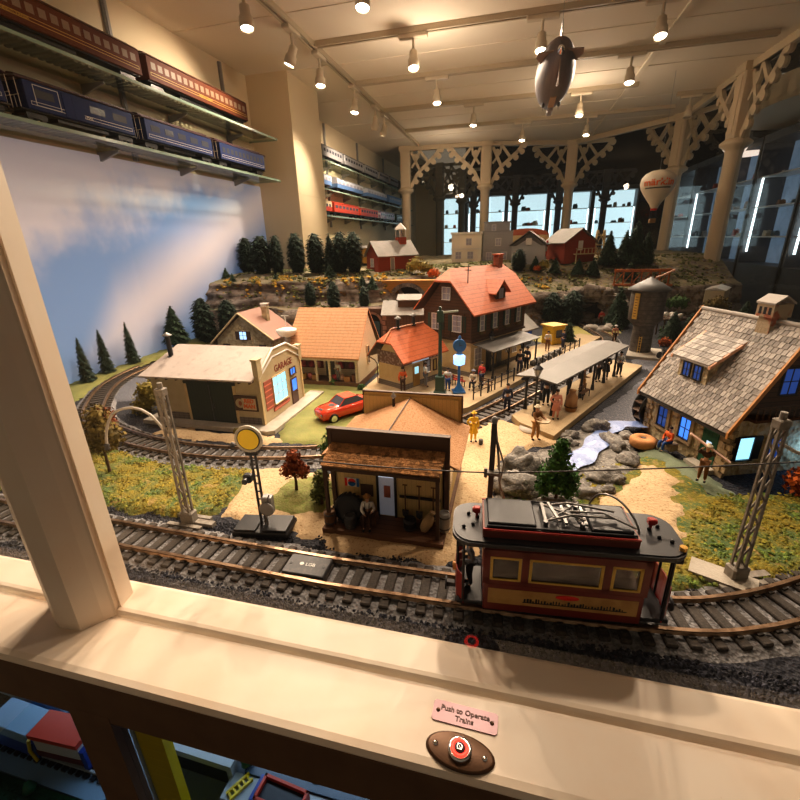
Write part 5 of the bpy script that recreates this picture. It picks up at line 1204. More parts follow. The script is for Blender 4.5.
# ornamental scaffold tower behind red barn, orange bridge
t = thing('cream_trestle', 'cream coloured lattice trestle standing right of the red barn', 'trestle', (47,285,26.5)); mb = MB()
for a in (-3,3):
    for b_ in (-3,3): mb.cyl((a,b_,0),(a*.6,b_*.6,17),.4,n=6)
for z_ in (4,9,14): mb.box((0,0,z_),(6.4-z_*.15,6.4-z_*.15,.5))
mb.tube([(-3,-3,0),(2.5,-2.5,9),(-2,-2,17)],.25,5); mb.tube([(3,-3,0),(-2.5,-2.5,9),(2,-2,17)],.25,5); mb.build('lattice', creamwall, t)
om = mat('rust_orange_steel', (.52,.15,.03), .6, var=[(1,(.30,.09,.03),.55,.1)])
t = thing('orange_girder_bridge', 'rust orange girder bridge crossing behind the water tower', 'bridge', (49,243,16.5), rad(-2)); mb = MB(); mb.bx(0,26,-.4,.4,6.8,8); mb.bx(0,26,-.4,.4,0,1); mb.bx(0,26,3,3.8,6.8,8)
for k in range(7): mb.bx(k*4-.3,k*4+.3,-.3,.3,1,7)
for k in range(6): mb.tube([(k*4,0,1),(k*4+4,0,7)],.25,5)
mb.build('side_girder', om, t); mb = MB(); mb.bx(0,26,-.5,4.2,.2,.8); mb.build('deck', om, t); mb = MB(); mb.bx(0,2,-1,4,-16.5,0); mb.bx(24,26,-1,4,-16.5,0); mb.build('pier', rockg, t)

# ================================================================== water tower
t = thing('water_tower', 'round grey water tower with conical roof and a yellow gauge board', 'water tower', (46,170,0)); t.scale = (.9,.9,.92); mb = MB(); mb.prism([(-7,-9),(5,-13),(9,4),(-2,8)], 0, 1.2); mb.build('plinth', concrete, t)
tm_ = mat('dark_grey_brown_tank', (.11,.095,.085), .7, bands=[(2,1.6,.08,.6)], var=[(.6,(.16,.14,.12),.55,.1)])
mb = MB(); mb.lathe([(3.9,1.2),(3.7,10.5),(4.2,12)], 20); mb.build('base_drum', tm_, t); mb = MB(); mb.lathe([(4.0,11.5),(6.1,13.5),(6.2,24.4),(5.8,25)], 24); mb.build('tank', tm_, t)
mb = MB(); mb.lathe([(7.5,24.6),(7.6,25),(3.8,27.3),(.6,29),(.1,29.4)], 26); mb.build('roof', mat('tower_roof_grey', (.13,.13,.13), .5), t)
mb = MB(); mb.box((-4.9,-4.2,19),(1.9,.4,9.5),rad(-50)); g_ = mb.build('gauge_board', goldp, t); mb = MB()
for k in range(8): mb.box((-5.05,-4.35,15.4+k),(1.0,.3,.2),rad(-50))
mb.build('gauge_marks', trimbrown, g_)
mb = MB(); mb.tube([(1.5,0,28.8),(4.5,1,30),(8,2,31.6)], .4, 6); mb.build('spout_boom', mat('copper_boom', (.62,.32,.20), .5), t)
mb = MB()
for s in (-.45,.45): mb.cyl((-1.5+s,-4.1,1.2),(-1.5+s,-4.1,7.5),.13,n=5)
for k in range(6): mb.box((-1.5,-4.1,2.2+k),(1,.15,.15))
mb.build('ladder', goldp, t)
def bicycle(loc, rz, label):
    t = thing('bicycle', label, 'bicycle', loc, rz, 'bicycles and carts at the water tower')
    for x_ in (-1.3,1.3):
        mb = MB(); mb.lathe([(1.0,-.08),(1.15,-.08),(1.15,.08),(1.0,.08)], 18, c=(x_,0,1.1), ax='Y'); mb.build('wheel', dkgrey, t)
    mb = MB(); mb.tube([(-1.3,0,1.1),(-.4,0,2.4),(1,0,2.3),(1.3,0,1.1)],.09,5); mb.tube([(-1.3,0,1.1),(0,0,1),(1,0,2.3)],.09,5); mb.tube([(1,0,2.3),(.9,0,2.9),(.6,-.5,2.9)],.08,5); mb.build('frame', black, t)
bicycle((50.5,160,1.2),rad(30),'dark bicycle leaning at the right foot of the water tower'); bicycle((52,164,1.2),rad(80),'second bicycle behind it at the right foot of the water tower')

# ================================================================== stone mill
ML = thing('stone_mill', 'stone mill house with a steep roof of pale stone tiles and orange verge boards', 'building', (30.2,97.4,0), math.atan2(-.931,.364))
def gpoly(x): return [(x,0,0),(x,18,0),(x,18,9.5),(x,9,24.6),(x,0,9.5)]
mb = MB(); mb.bx(0,19.8,0,18,0,10.5); mb.build('wall', stonewall, ML)
mb = MB(); mb.ext([(.05,0,10.4),(.05,18,10.4),(.05,9,24.3)], (19.6,0,0)); mb.build('timber_gable', darkwood, ML)
mb = MB(); mb.ext([(-1.5,-2,9.0),(21.5,-2,9.0),(21.5,9,26),(-1.5,9,26)], (0,0,-.5)); mb.ext([(-1.5,20,9.0),(-1.5,9,26),(21.5,9,26),(21.5,20,9.0)], (0,0,-.5))
sl = math.atan2(17,11); rr = random.Random(8); L_ = math.hypot(17,11)
for s, y0_, sg in ((0,-2,1),(1,20,-1)):
    for j in range(19):
        f = (j+.45)/19; yy = y0_+sg*11*f; zz = 9+17*f
        n_ = 25 if s == 0 else 12
        for i in range(n_):
            w_ = 22.4/n_; xx = -1.2+w_*(i+.5)+(j%2)*w_*.45; xx = min(xx, 21.1)
            mb.box((xx,yy,zz+.28+rr.uniform(-.04,.05)),(w_*.86,L_/19*1.0,.24),rr.uniform(-.03,.03),0,sg*(sl-.09))
mb.mi = [1 if k_ < 12 else 0 for k_ in range(len(mb.f))]; mb.build('tiled_roof', [tilestone, mat('under_roof', (.05,.045,.04), .9)], ML)
mb = MB(); mb.cyl((-1.5,9,26.3),(21.5,9,26.3),.45,n=8); mb.build('ridge', tilestone, ML)
for x_ in (-1.7,21.4):
    mb = MB(); mb.ext([(x_,-2.3,8.4),(x_,-2.3,9.5),(x_,9,26.9),(x_,20.3,9.5),(x_,20.3,8.4),(x_,9,25.4)], (.35,0,0)); mb.build('verge_board', orangem, ML)
mb = MB()
for x_ in (0,19.8):
    for k in range(9): mb.box((x_,-.05,.6+k*1.1),(1.6+(k%2)*.7,.5,.95),0)
    for k in range(9): mb.box((x_,.5,.6+k*1.1),(.5,1.4+(k%2)*.7,.95),0)
for x_, h_ in ((2.1,8.2),(7.4,8.2),(8.9,8.2),(13.8,8.2),(14.4,8),(18.8,8)):
    for k in range(int(h_/1.1)): mb.box((x_,-.1,.8+k*1.1+(2 if x_ < 14 else 0)*.5),(.5+.3*(k%2),.3,.85)) if x_ > 14 else None
mb.build('quoins', quoin, ML)
stf = mat('stone_frame', (.34,.25,.15), .85, bump=(2,.4))
def millwin(x, z, w, h, m):
    f = win_y(ML, x, -.05, z, w, h, m, black, 2, 2); mb = MB()
    mb.bx(x-w/2-.9,x-w/2-.2,-.4,.05,z-.2,z+h+.3); mb.bx(x+w/2+.2,x+w/2+.9,-.4,.05,z-.2,z+h+.3); mb.bx(x-w/2-.9,x+w/2+.9,-.45,.05,z+h+.2,z+h+.9); mb.bx(x-w/2-1,x+w/2+1,-.6,.05,z-.8,z-.2); mb.build('stone_surround', stf, f)
millwin(4.4,3.4,2.4,3.9,dimblue); millwin(10.6,3.4,2.5,4.0,litblue)
mb = MB(); mb.bx(14.8,18.2,-.15,.1,.9,7.8); d = mb.build('door', greendoor, ML); mb = MB(); mb.bx(16,17.1,-.22,-.12,4.2,5.4); mb.build('door_pane', mat('pale_blue_pane', (.5,.7,.9), .3, emis=(.5,.7,.95,.8)), d)
mb = MB(); mb.bx(14,19,-2.2,0,0,.9); mb.build('door_step', concrete, ML)
win_x(ML, 19.85, 3.6, 3.2, 2.8, 4.2, litcyan, black, 1, 1, side=1, shutter=black); win_x(ML, 19.85, 9.6, 3.0, 2.4, 3.8, dimblue, black, 2, 2, side=1)
win_x(ML, 19.7, 9, 15, 3, 4.4, dimblue, black, 2, 2, side=1, name='gable_window')
mb = MB(); mb.bx(19.6,22,2,16,11,11.5); mb.bx(21.7,22,2,16,13.4,13.8); [mb.bx(21.75,21.95,2+k*1.15,2.25+k*1.15,11.5,13.4) for k in range(13)]; mb.build('gable_balcony', darkwood, ML)
# dormer
mb = MB(); mb.ext([(11.0,1.4,14.2),(11.0,1.4,18.2),(11.0,5.6,20.6)], (.5,0,0)); mb.ext([(4.4,1.4,14.2),(4.4,1.4,18.2),(4.4,5.6,20.6)], (.5,0,0)); mb.bx(4.4,11.5,1.2,1.7,13.9,18.3); dm = mb.build('dormer', stonewall, ML)
for x_ in (6.6,9.3): win_y(ML, x_, 1.2, 14.9, 1.6, 2.5, dimblue, black, 2, 2, name='dormer_window').parent = dm
mb = MB(); mb.ext([(3.2,.2,18.0),(12.6,.2,18.0),(12.6,6.8,22.4),(3.2,6.8,22.4)], (0,0,.35))
for j in range(6):
    for i in range(10): mb.box((3.7+i*.93+(j%2)*.3,.7+j*1.1,18.75+j*.72),(.86,1.3,.18),0,0,rad(30))
mb.build('dormer_roof', tilestone, dm); mb = MB(); mb.ext([(3,.1,18.3),(3,6.8,22.8),(3,6.8,22.2),(3,.1,17.7)], (.45,0,0)); mb.ext([(12.4,.1,18.3),(12.4,6.8,22.8),(12.4,6.8,22.2),(12.4,.1,17.7)], (.45,0,0)); mb.build('dormer_verge', mat('pink_orange_board', (.72,.40,.26), .6), dm)
chm = mat('patchy_plaster_brick', (.42,.33,.22), .85, var=[(.5,(.34,.11,.06),.58,.04)], bump=(2,.4))
mb = MB(); mb.ext([(12.2,7.4,19),(15.2,7.4,19),(14.9,7.6,27),(12.5,7.6,27)], (0,3,0)); mb.bx(12.1,15.3,7.2,10.8,27,29.2); c = mb.build('chimney', chm, ML)
mb = MB(); [mb.bx(a,a+.5,7.15,7.4,27.5,28.7) for a in (12.6,13.5,14.4)]; mb.build('smoke_slot', black, c); mb = MB(); mb.ext([(11.9,7.0,29.2),(15.5,7.0,29.2),(15.5,9,30.4),(11.9,9,30.4)], (0,0,.3)); mb.ext([(11.9,11.0,29.2),(15.5,11.0,29.2),(15.5,9,30.4),(11.9,9,30.4)], (0,0,.3)); mb.build('chimney_cap', tilestone, c)
# wheel
mc = Vector((30.2,97.4,0))+Vector((-.364,.931,0))*2.2+Vector((.931,.364,0))*3.2
t = thing('waterwheel', 'dark wooden water wheel at the left end of the stone mill', 'water wheel', (mc.x,mc.y,4.6), math.atan2(-.931,.364)); 
for s in (-1.2,1.2):
    mb = MB(); mb.lathe([(4.0,s-.15),(4.7,s-.15),(4.7,s+.15),(4.0,s+.15)], 28, ax='X')
    for k in range(4): a = PI*k/4; mb.box((s,0,0),(.2,.35,8.2),0,0,a)
    mb.build('wheel_rim', black, t)
mb = MB(); [mb.box((0,4.2*math.cos(2*PI*k/16),4.2*math.sin(2*PI*k/16)),(2.4,.2,1.3),0,0,2*PI*k/16+PI/2+.5) for k in range(16)]; mb.build('paddle', trimbrown, t); mb = MB(); mb.cyl((-1.6,0,0),(2.5,0,0),.4,n=8); mb.build('axle', black, t)
t = thing('millstone', 'orange brown round millstone lying flat beside the mill', 'millstone', (27.2,88,.8)); mb = MB(); mb.lathe([(.6,1.4),(.6,1.8),(2.1,1.8),(2.45,1.5),(2.45,.4),(2.1,0),(.001,0)], 28); mb.build('stone', mat('orange_stone', (.55,.26,.10), .8, bump=(2,.4)), t); mb = MB(); mb.cyl((0,0,1),(0,0,1.84),.5,n=16); mb.build('centre_hole', trimbrown, t)
person('person in an orange shirt and blue trousers seated against the mill wall under the windows', (31.2,86.6,1.0), rad(-60), 'orange', 'blue', 6.6, ('lap','lap'), sit=True)
single(MB().bbox(-1.2,1.2,-.9,.9,0,1.5,.1), 'stone_bench', stf, 'low stone seat under the person in orange at the mill wall', 'bench', (31.7,86.9,1.0), rad(-60))
person('person in brown clothes carrying a long pink plank on the shoulder by the mill door', (33.0,74.6,1.2), rad(-30), 'darkbrown', 'brown', 7.0, ('up','up'), hat='cream', lean=.1)
t = thing('plank', 'long pinkish plank carried on the shoulder of the person by the mill door', 'plank', (33.0,74.2,7.6), rot=(rad(4),rad(32),rad(-20))); mb = MB(); mb.bbox(-3.6,3.6,-.35,.35,-.12,.12,.04); mb.build('board', mat('pink_wood', (.72,.48,.38), .7), t)

# ================================================================== pond, stream and boulders
mb = MB(); path = catmull([(33,99,0),(29,97.9,0),(24.5,97.3,0),(21.5,94,0),(19,88,0),(16,82,0),(13.2,77.5,0),(10.5,73.5,0)], 1.)
vs = []
for i, (p, d) in enumerate(path):
    n = Vector((-d.y,d.x,0)); w_ = 1.2+.9*min(1,i/8)+.4*math.sin(i*.7); vs += [p+n*w_+Vector((0,0,1.25+.3*max(0,1-i/14)+.12*math.sin(i))), p+Vector((0,0,1.35+.3*max(0,1-i/14)+.15*math.sin(i*1.3))), p-n*w_+Vector((0,0,1.25+.3*max(0,1-i/14)))]
mb.add(vs, [(i*3+k+1,i*3+k,i*3+3+k,i*3+4+k) for i in range(len(path)-1) for k in (0,1)], 0, True); mb.f = [f if True else f for f in mb.f]
tag(mb.build('stream', water), 'pale blue white painted stream running down between the boulders', 'stream', kind='stuff')
bl = ['big grey boulder left of the green tree','large pale boulder below it, left of the green tree','grey boulder at the foot of the green tree','tan flat boulder at the head of the stream','small layered rock on the left bank near the stream head','second layered rock on the left bank','third layered rock lower on the left bank','long grooved boulder on the right bank of the stream','smooth pale boulder right of the stream','broad rock slab at the lower end of the stream','small round rock at the lower right of the stream','tiny rock beside the round one near the grass','grey rock right of the green tree','dark rock under the left edge of the big boulder','flat rock behind the pond on the right bank','brown rock in the path side of the pond']
for i, (x, y, z, a, b_, c_, rz_) in enumerate([(3.2,72.5,1.6,4.2,3.2,3.2,.5),(3.0,66.5,1.2,4.6,2.9,2.5,-.3),(8.5,62.8,.8,3.4,1.8,1.6,.1),(19.5,94.5,1.3,3.4,1.7,1.9,.1),(13.8,89.5,1.0,2.0,1.3,1.4,.4),(12.9,86,.9,1.9,1.2,1.3,-.3),(11.6,82,.9,1.6,1.9,1.2,.2),(21.8,87,1.2,1.7,4.0,1.8,.3),(22.9,80.8,.9,2.0,2.4,1.4,.4),(17.5,73.5,.8,3.4,2.3,1.4,.5),(17.6,68.8,.9,1.1,1.0,1.0,0),(19.8,72.6,.9,1.2,1.1,1.2,.5),(13.2,67.5,.7,2.6,2.0,1.3,.3),(-.3,69.5,.6,1.5,3.2,1.5,.1),(25.2,92.0,.8,1.6,1.8,1.1,0),(9.0,77.5,.7,1.6,2.2,1.0,.6)]):
    o = rocky((0,0,0),(a,b_,c_),i+3.3,26,18,.34,1.5); single(o, 'boulder', rockg, bl[i], 'rock', (x,y,z), rz_)

# ================================================================== vegetation
TL = [('col',-132,205,'dense dark evergreen at the left end of the hill top row',1.05,.95),('col',-120,199,'second dark evergreen in the left hill top group, widest',1.2,.98),('col',-112.5,200,'third dark evergreen in the left hill top group, narrowest',.72,.98),
      ('col',-102.9,202,'dark evergreen standing alone before the pillar',.95,1.02),('col',-93,202.5,'dark evergreen right of the pillar, first of four',1.0,1.),('spire',-86.6,205,'pointed dark evergreen, second of four right of the pillar',1.1,.98),('col',-81,204.5,'dark evergreen, third of four right of the pillar',.95,1.02),('col',-74.6,205.5,'dark evergreen, last of four beside the red church',.95,1.02)]
for k, x, y, l, s, h_ in TL: plant(k, x, y, zg(x,y)-.3, l, None, s*.95, h_*.98/(s*.95)*.95)
TS = [('small',-135,190,.62,'tiny conifer on the hill lip against the mural'),('small',-129,186,.5,'tiny brownish conifer on the lip of the hill, far left'),('small',-109,191,.5,'tiny conifer on the lip left of the pillar'),('small',-83.5,196,.85,'small conifer on the lip under the second evergreen'),('small',-66.7,193,.6,'tiny conifer on the lip before the red church, left of a pair'),('small',-62,193,.8,'tiny conifer on the lip before the red church, right of a pair'),
      ('col',-87.5,181,.52,'bushy conifer on the rock ledge above the porch house, left'),('col',-76.6,181.5,.60,'bushy conifer on the rock ledge above the porch house, middle'),('col',-63.5,184.5,.48,'greener conifer on the rock ledge near the brick portal')]
for k, x, y, s, l in TS: plant(k, x, y, zg(x,y)-.6, l, None, s)
plant('col', -128.5, 160, 1.5, 'tall dark evergreen at the left foot of the rock hill', None, 1.02, .95); plant('col', -119, 164, 4.5, 'dark evergreen right of it at the left foot of the rock hill', None, .9, .85)
for x, y, z, s, l in ((-131.5,104.5,1.0,.60,'slim dark spruce nearest the window post by the mural'),(-133,113.5,1.3,.62,'second slim spruce along the mural'),(-133,124.5,1.6,.63,'third slim spruce along the mural'),):
    plant('spire', x, y, z, l, None, s*.84, 1.45)
plant('fir', -132.5, 147, 3.2, 'broad cone shaped spruce in front of the mural beside the cottage', None, .88, .92)
TR = [('col',2.2,252,.8,.72,'dark evergreen before the left corner of the grey barn'),('tier',11,256,.62,.9,'small tiered conifer before the white barn wall'),('tier',21.5,258,.62,.95,'tiered conifer at the left corner of the red barn'),('tier',33.5,259,.7,.85,'tiered conifer before the red barn gable'),('tier',41,260,.72,.9,'tiered conifer right of the red barn gable'),('fir',50,272,.9,1.05,'tall dark evergreen right of the red barn'),
      ('fir',59,276,.9,1.05,'dark evergreen in the right hill top clump, left'),('fir',64.5,278,1.1,1.1,'dark evergreen in the right hill top clump, tallest'),('fir',71,281,.9,1.,'dark evergreen in the right hill top clump, right'),('small',60,262,1.3,1.,'small conifer on the right end of the hill'),
      ('col',19.5,226.5,.95,.85,'dark evergreen at the hill foot behind the station roof, left'),('col',28.5,225.5,1.1,.78,'dark evergreen at the hill foot left of the tunnel'),('fir',48.5,222,1.0,.95,'dark evergreen at the hill foot between tunnel and water tower'),('small',22.5,181,1.0,1.4,'small tree at the end of the station platform'),('small',20,184,.9,1.4,'small conifer left of it at the end of the station platform'),('small',46.5,214,.9,1.3,'small conifer in front of the tall one beside the tunnel'),
      ('fir',62,190,.8,.8,'dark evergreen in the shade right of the water tower'),('fir',70,196,.7,.8,'second dark evergreen in the shade right of the water tower'),('fir',88,196,.9,.9,'dark green tree seen just over the mill ridge')]
for k, x, y, s, h_, l in TR: plant(k, x, y, zg(x,y)-.4, l, None, s, h_)
leafy_tree('autumn_tree','tree with olive brown autumn leaves near the window post, left field',(-73.2,57.2,.6),[((0,0,9),3.2),((-2.2,0,7.2),2.6),((2.2,.5,7.4),2.4),((.4,0,11.8),2.2),((-1,.8,5.4),1.9)],7,leafo,.5,170,3)
leafy_tree('rust_bush','rust red bush peeping out behind the window post',(-83,66,.6),[((0,0,5),2.8),((1.6,0,7.4),2.2),((-1.6,0,3),2.2)],4,leafr,.5,150,4)
leafy_tree('rust_tree','small rust red leaved tree left of the hut',(-34.6,58.8,.7),[((0,0,4.9),1.7),((-1.2,0,3.6),1.4),((1.3,.2,3.7),1.4),((.2,0,6.5),1.2)],3.2,leafr,.36,150,5)
leafy_tree('green_tree','leafy dark green tree behind the left corner of the hut',(-29.6,64.5,.5),[((0,0,7.2),1.9),((-1.2,0,5.6),1.6),((1.2,0,5.2),1.6),((.2,0,8.8),1.2),((.4,-.6,3.4),1.5)],4.5,leafg,.36,160,6)
leafy_tree('olive_bush','olive green bush at the left wall of the hut',(-28.4,55.6,.5),[((0,0,3),1.7),((.3,0,5),1.4),((-.6,.3,1.6),1.4)],2,mat('olive_leaf', (.12,.14,.04), .8, isl=.6),.34,170,7)
leafy_tree('green_tree','bushy green tree standing before the pond boulders, behind the tram',(8.4,62.4,.6),[((0,0,7.6),2.2),((-1.5,0,5.7),1.9),((1.6,.2,5.6),1.9),((0,0,9.6),1.6),((-1.8,0,3.5),1.6),((1.7,0,3.5),1.7),((0,-.8,4.8),1.9),((.2,0,11),1.0)],5,mat('fresh_green', (.045,.13,.025), .8, isl=.6),.38,190,8)
leafy_tree('yellow_bush','large yellow green bush at the left wall of the garage',(-91.5,87,.2),[((0,0,3),2.8),((-2.2,2,4),3.),((.6,3.5,6),2.8),((-1.5,-1.5,1.8),2.2),((1,-1,6.5),2.2)],2,leafy,.5,200,9)
for i, (x, y, z, s, m_, l) in enumerate([(-112,150,1.5,2.4,leafy,'yellow green bush left of the stone cottage'),(-108.5,147,1,1.6,leaforange,'orange flowering bush left of the stone cottage'),(-107,153,2,2.2,leafg,'dark green bush behind the orange one at the stone cottage'),(-46,213,27,4.2,leafy,'large yellow green shrub beside the red church'),(-41,214,26.6,2.6,leafy,'smaller yellow green shrub right of it on the hill'),(-36,206,25,2.4,leaforange,'orange brown shrub above the station roof'),(15.5,255,25,2.6,leafy,'yellow green shrub between the two barns'),(12,253,24,1.6,leaforange,'orange bush at the foot of the barns'),(-51.5,116,.4,1.2,leafg,'low dark green bush at the corner of the station platform'),(-41,113,.4,1.1,leafg,'low green plant beside the ticket house'),(49,74,.8,3.4,leaforange,'orange red bush at the right edge beside the mill'),(-60,79.2,.2,.7,leafy,'tiny yellow plant beside the inner track'),(75,230,8,4,leafg,'shaded green shrub right of the bridge'),(66,205,.3,3.2,leafg,'shaded shrub behind the mill ridge'),(92,232,6,4.5,leafo,'shaded brown shrub at the far right'),(58,183,.5,1.8,leaforange,'small orange bush right of the water tower')]):
    leafy_tree('bush', l, (x,y,z), [((0,0,s*.7),s),((s*.6,0,s*.5),s*.7),((-s*.6,s*.2,s*.5),s*.7)], 0, m_, .32+s*.07, 130, i+30, cat='bush')

# ================================================================== masts, signals, lamps, wires
mastm = mat('weathered_mast_grey', (.30,.27,.23), .6, var=[(1,(.20,.17,.14),.55,.1)])
def lattice_mast(loc, rz, h, label, arm=None, lean=0, m=mastm):
    t = thing('lattice_mast', label, 'mast', loc, rz)
    t.rotation_euler = (0, lean, rz); mb = MB(); w0, w1 = .58, .40
    for sx in (-1,1):
        for sy in (-1,1): mb.ext([(sx*w0-.16,sy*.4-.12,2.2),(sx*w0+.15,sy*.4-.12,2.2),(sx*w0+.15,sy*.4+.12,2.2),(sx*w0-.15,sy*.4+.12,2.2)], (-sx*(w0-w1),0,h-3)) 
    n = int(h/1.7)
    for k in range(n):
        a, b_ = 2.4+(h-3.4)*k/n, 2.4+(h-3.4)*(k+1)/n; wa = w0-(w0-w1)*k/n; wb = w0-(w0-w1)*(k+1)/n; s = 1 if k%2 else -1
        for sy in (-.4,.4): mb.tube([(-s*wa,sy,a),(s*wb,sy,b_)], .13, 4)
    mb.build('lattice_frame', m, t)
    mb = MB(); mb.bbox(-1.1,1.1,-.8,.8,0,2.4,.2); mb.bx(-3,3,-1.6,-.9,0,.7); mb.bx(-3,3,.9,1.6,0,.7); mb.bx(1.2,4.4,-.5,.5,0,.8); mb.build('foot', m, t)
    mb = MB(); mb.bbox(-.65,.65,-.6,.6,h-1,h+.1,.12); mb.cyl((0,0,h),(0,0,h+.9),.35,n=8); mb.build('head_block', m, t)
    if arm:
        mb = MB(); mb.tube([p_ for p_, _ in catmull(arm, .7)]+[arm[-1]], .2, 7); mb.build('curved_arm', mat('pale_arm', (.55,.50,.44), .4), t)
        mb = MB(); e = Vector(arm[-1]); mb.lathe([(.2,-.6),(.45,-.4),(.25,-.1),(.45,.2),(.2,.5)], 8, c=e); mb.build('insulator', dkgrey, t)
    return t
lattice_mast((-47.2,47.2,0),0,22.5,'grey lattice mast with curved arm on the left field beside the front track',[(-.6,0,15.5),(-2.5,-.3,18.5),(-5,-.8,19.6),(-8,-1.4,18.6),(-9.6,-1.8,15.6),(-9.9,-2,13.5)], rad(.6))
lattice_mast((28.9,51.4,0),rad(20),21.8,'big grey lattice mast at the right beside the curved front track',[(.6,0,19),(3.4,-.2,17.5),(6.4,-.2,17),(9,-.2,18.4)])
mb = MB(); mb.prism([(-4,-1.6),(3,-1.6),(3,1.6),(-4,1.6)], 0, .9); single(mb, 'mast_plinth', concrete, 'green grey stone plinth under the big right hand lattice mast', 'plinth', (27.9,50.9,.0), rad(-25))
t = thing('cable_mast', 'thin dark post with looping grey cables behind the tram, left of the pond', 'mast', (-1.4,48,0)); mb = MB(); mb.ext([(-.32,-.3,0),(.32,-.3,0),(.32,.3,0),(-.32,.3,0)], (.25,0,20.5)); mb.build('post', mat('dark_post', (.11,.09,.08), .6), t)
mb = MB(); mb.sph((.25,0,20.9),(.4,.4,.5),10,8); mb.build('post_cap', grey, t)
mb = MB(); mb.box((0.3,-.6,14.2),(1.5,1.0,.35)); mb.cyl((-.5,-.7,13.6),(-.5,-.7,14.8),.2,n=8); mb.build('wire_clamp', mastm, t)
mb = MB(); mb.tube([(.4,.1,20),(.9,.4,16),(1.3,1.2,11),(2.6,3,6),(5,4.5,3.4)], .16, 6); mb.tube([(.3,0,19.4),(1.6,.4,15),(1.2,.8,12),(2.8,1.5,7)], .12, 6); mb.build('hanging_cable', mat('pale_cable', (.45,.42,.38), .5), t)
mb = MB(); A_, B_, C2 = Vector((-47.2-9.9,45.2,16.0)), Vector((-1.3,47.2,14.3)), Vector((29,50.5,16.6))
def sag(a, b_, s, n=16): return [a.lerp(b_, k/n)-Vector((0,0,s*4*(k/n)*(1-k/n))) for k in range(n+1)]
mb.tube(sag(Vector((-24,42.6,16.2)), B_, .25)+sag(B_, Vector((38,51,18.4)), .3)[1:], .085, 6); single(mb, 'overhead_wire', mat('wire_dark', (.08,.07,.07), .5), 'thin dark overhead wire stretched above the hut, the tram and the grass', 'wire')

# disc signal
t = thing('disc_signal', 'railway signal post with a round yellow disc on a black base plate', 'signal', (-34.6,48.2,.2), rad(8)); mb = MB(); mb.bbox(-4.2,4.4,-2.2,2.2,0,.9,.15); mb.bbox(.4,4.2,-2.,2.,.9,1.3,.1); mb.bbox(-4,-.6,-2.,2,.9,1.15,.1); mb.build('base_plate', black, t)
mb = MB(); mb.cyl((-.35,0,.9),(-.35,0,14.6),.2,n=6); mb.cyl((.35,0,.9),(.35,0,14.6),.2,n=6); [mb.box((0,0,1.5+k*1.3),(.8,.25,.18)) for k in range(10)]; mb.build('post', dkgrey, t)
mb = MB(); mb.cyl((0,-.35,15.4),(0,-.6,15.4),2.05,n=32); d = mb.build('disc_rim', mat('disc_white', (.75,.68,.55), .5), t); mb = MB(); mb.cyl((0,-.6,15.4),(0,-.66,15.4),1.66,n=32); mb.build('black_ring', black, d); mb = MB(); mb.cyl((0,-.66,15.4),(0,-.72,15.4),1.52,n=32); mb.build('yellow_disc', yellowp, d)
mb = MB(); mb.bbox(-1.9,-.7,-.6,.5,8.2,9.6,.2); mb.cyl((-1.3,-.6,8.9),(-1.3,-1.3,8.9),.45,n=10); mb.bbox(-.9,.9,-.6,.6,12.8,13.6,.1); mb.build('lantern', black, t)
mb = MB(); mb.bbox(.4,1.9,-.7,.6,3,6,.15); mb.cyl((1.2,-.8,5.2),(2,-1,6.8),.12,n=6); mb.lathe([(.9,-.1),(1.1,-.1),(1.1,.1),(.9,.1)], 16, c=(1.2,-.9,4.2), ax='Y'); mb.cyl((.9,-.6,1.2),(.9,-.6,3),.15,n=6); mb.build('drive_mechanism', grey, t)
mb = MB(); mb.cyl((-2.6,0,14.2),(-.3,0,13.9),.12,n=6); mb.sph((-2.8,0,14.2),.4,8,6); mb.build('side_arm', dkgrey, t)

# green crossing post, blue clock lamp, platform lantern
t = thing('green_signal_post', 'tall dark green post with a short cross arm at the platform corner', 'signal', (-17.6,110.2,1.5)); mb = MB(); mb.bbox(-1.2,1.2,-1.0,1.0,0,5.2,.2); mb.bbox(-1.6,1.6,-1.4,1.4,0,1,.15); mb.build('cabinet', greenpaint, t); mb = MB(); mb.cyl((0,0,5),(0,0,23.5),.55,.38,10); mb.bbox(-.8,.8,-.5,.5,19.5,22.5,.1); mb.build('post', greenpaint, t)
mb = MB(); mb.box((2.0,-.2,22.2),(5.2,.3,.5),0,0,0,rad(-6)); mb.build('semaphore_arm', mat('pale_green_arm', (.40,.45,.40), .5), t)
single(MB().lathe([(3.2,0),(3.2,.15),(.01,.2)], 28), 'round_cover', concrete, 'pale round paving cover under the green signal post', 'paving', (-17.4,109.8,1.5))
t = thing('clock_lamp', 'blue cast platform clock with a glowing blue white lantern on its post', 'clock', (-12.8,112.6,1.5), rad(15)); mb = MB(); mb.bbox(-1.7,1.7,-1.7,1.7,0,.5,.1); mb.ext([(-1.4,-1.4,.5),(1.4,-1.4,.5),(1.4,1.4,.5),(-1.4,1.4,.5)], (0,0,.01)); mb.lathe([(1.5,.5),(.7,1.8),(.4,3),(.32,8.5),(.6,9)], 14); mb.build('post', bluepaint, t)
mb = MB(); mb.lathe([(.6,7.6),(1.5,8.0),(1.6,10.2),(.7,10.8)], 12); mb.build('lantern', mat('clock_glow', (.5,.7,.9), .3, emis=(.2,.45,1,2)), t); mb = MB(); mb.lathe([(1.5,-.45),(1.75,-.4),(1.75,.4),(1.5,.45)], 24, c=(0,0,13), ax='Y'); mb.lathe([(.3,14.6),(.5,15.2),(.1,15.8)], 10); mb.lathe([(1.0,10.7),(.5,11.4)], 10); mb.build('clock_case', bluepaint, t)
mb = MB(); mb.cyl((0,-.42,13),(0,.42,13),1.5,n=24); c = mb.build('clock_face', mat('clock_white', (.6,.66,.72), .4), t); mb = MB(); mb.box((0,-.48,13.4),(.12,.06,1)); mb.box((.3,-.48,13.1),(.8,.06,.12)); mb.build('clock_hands', black, c)
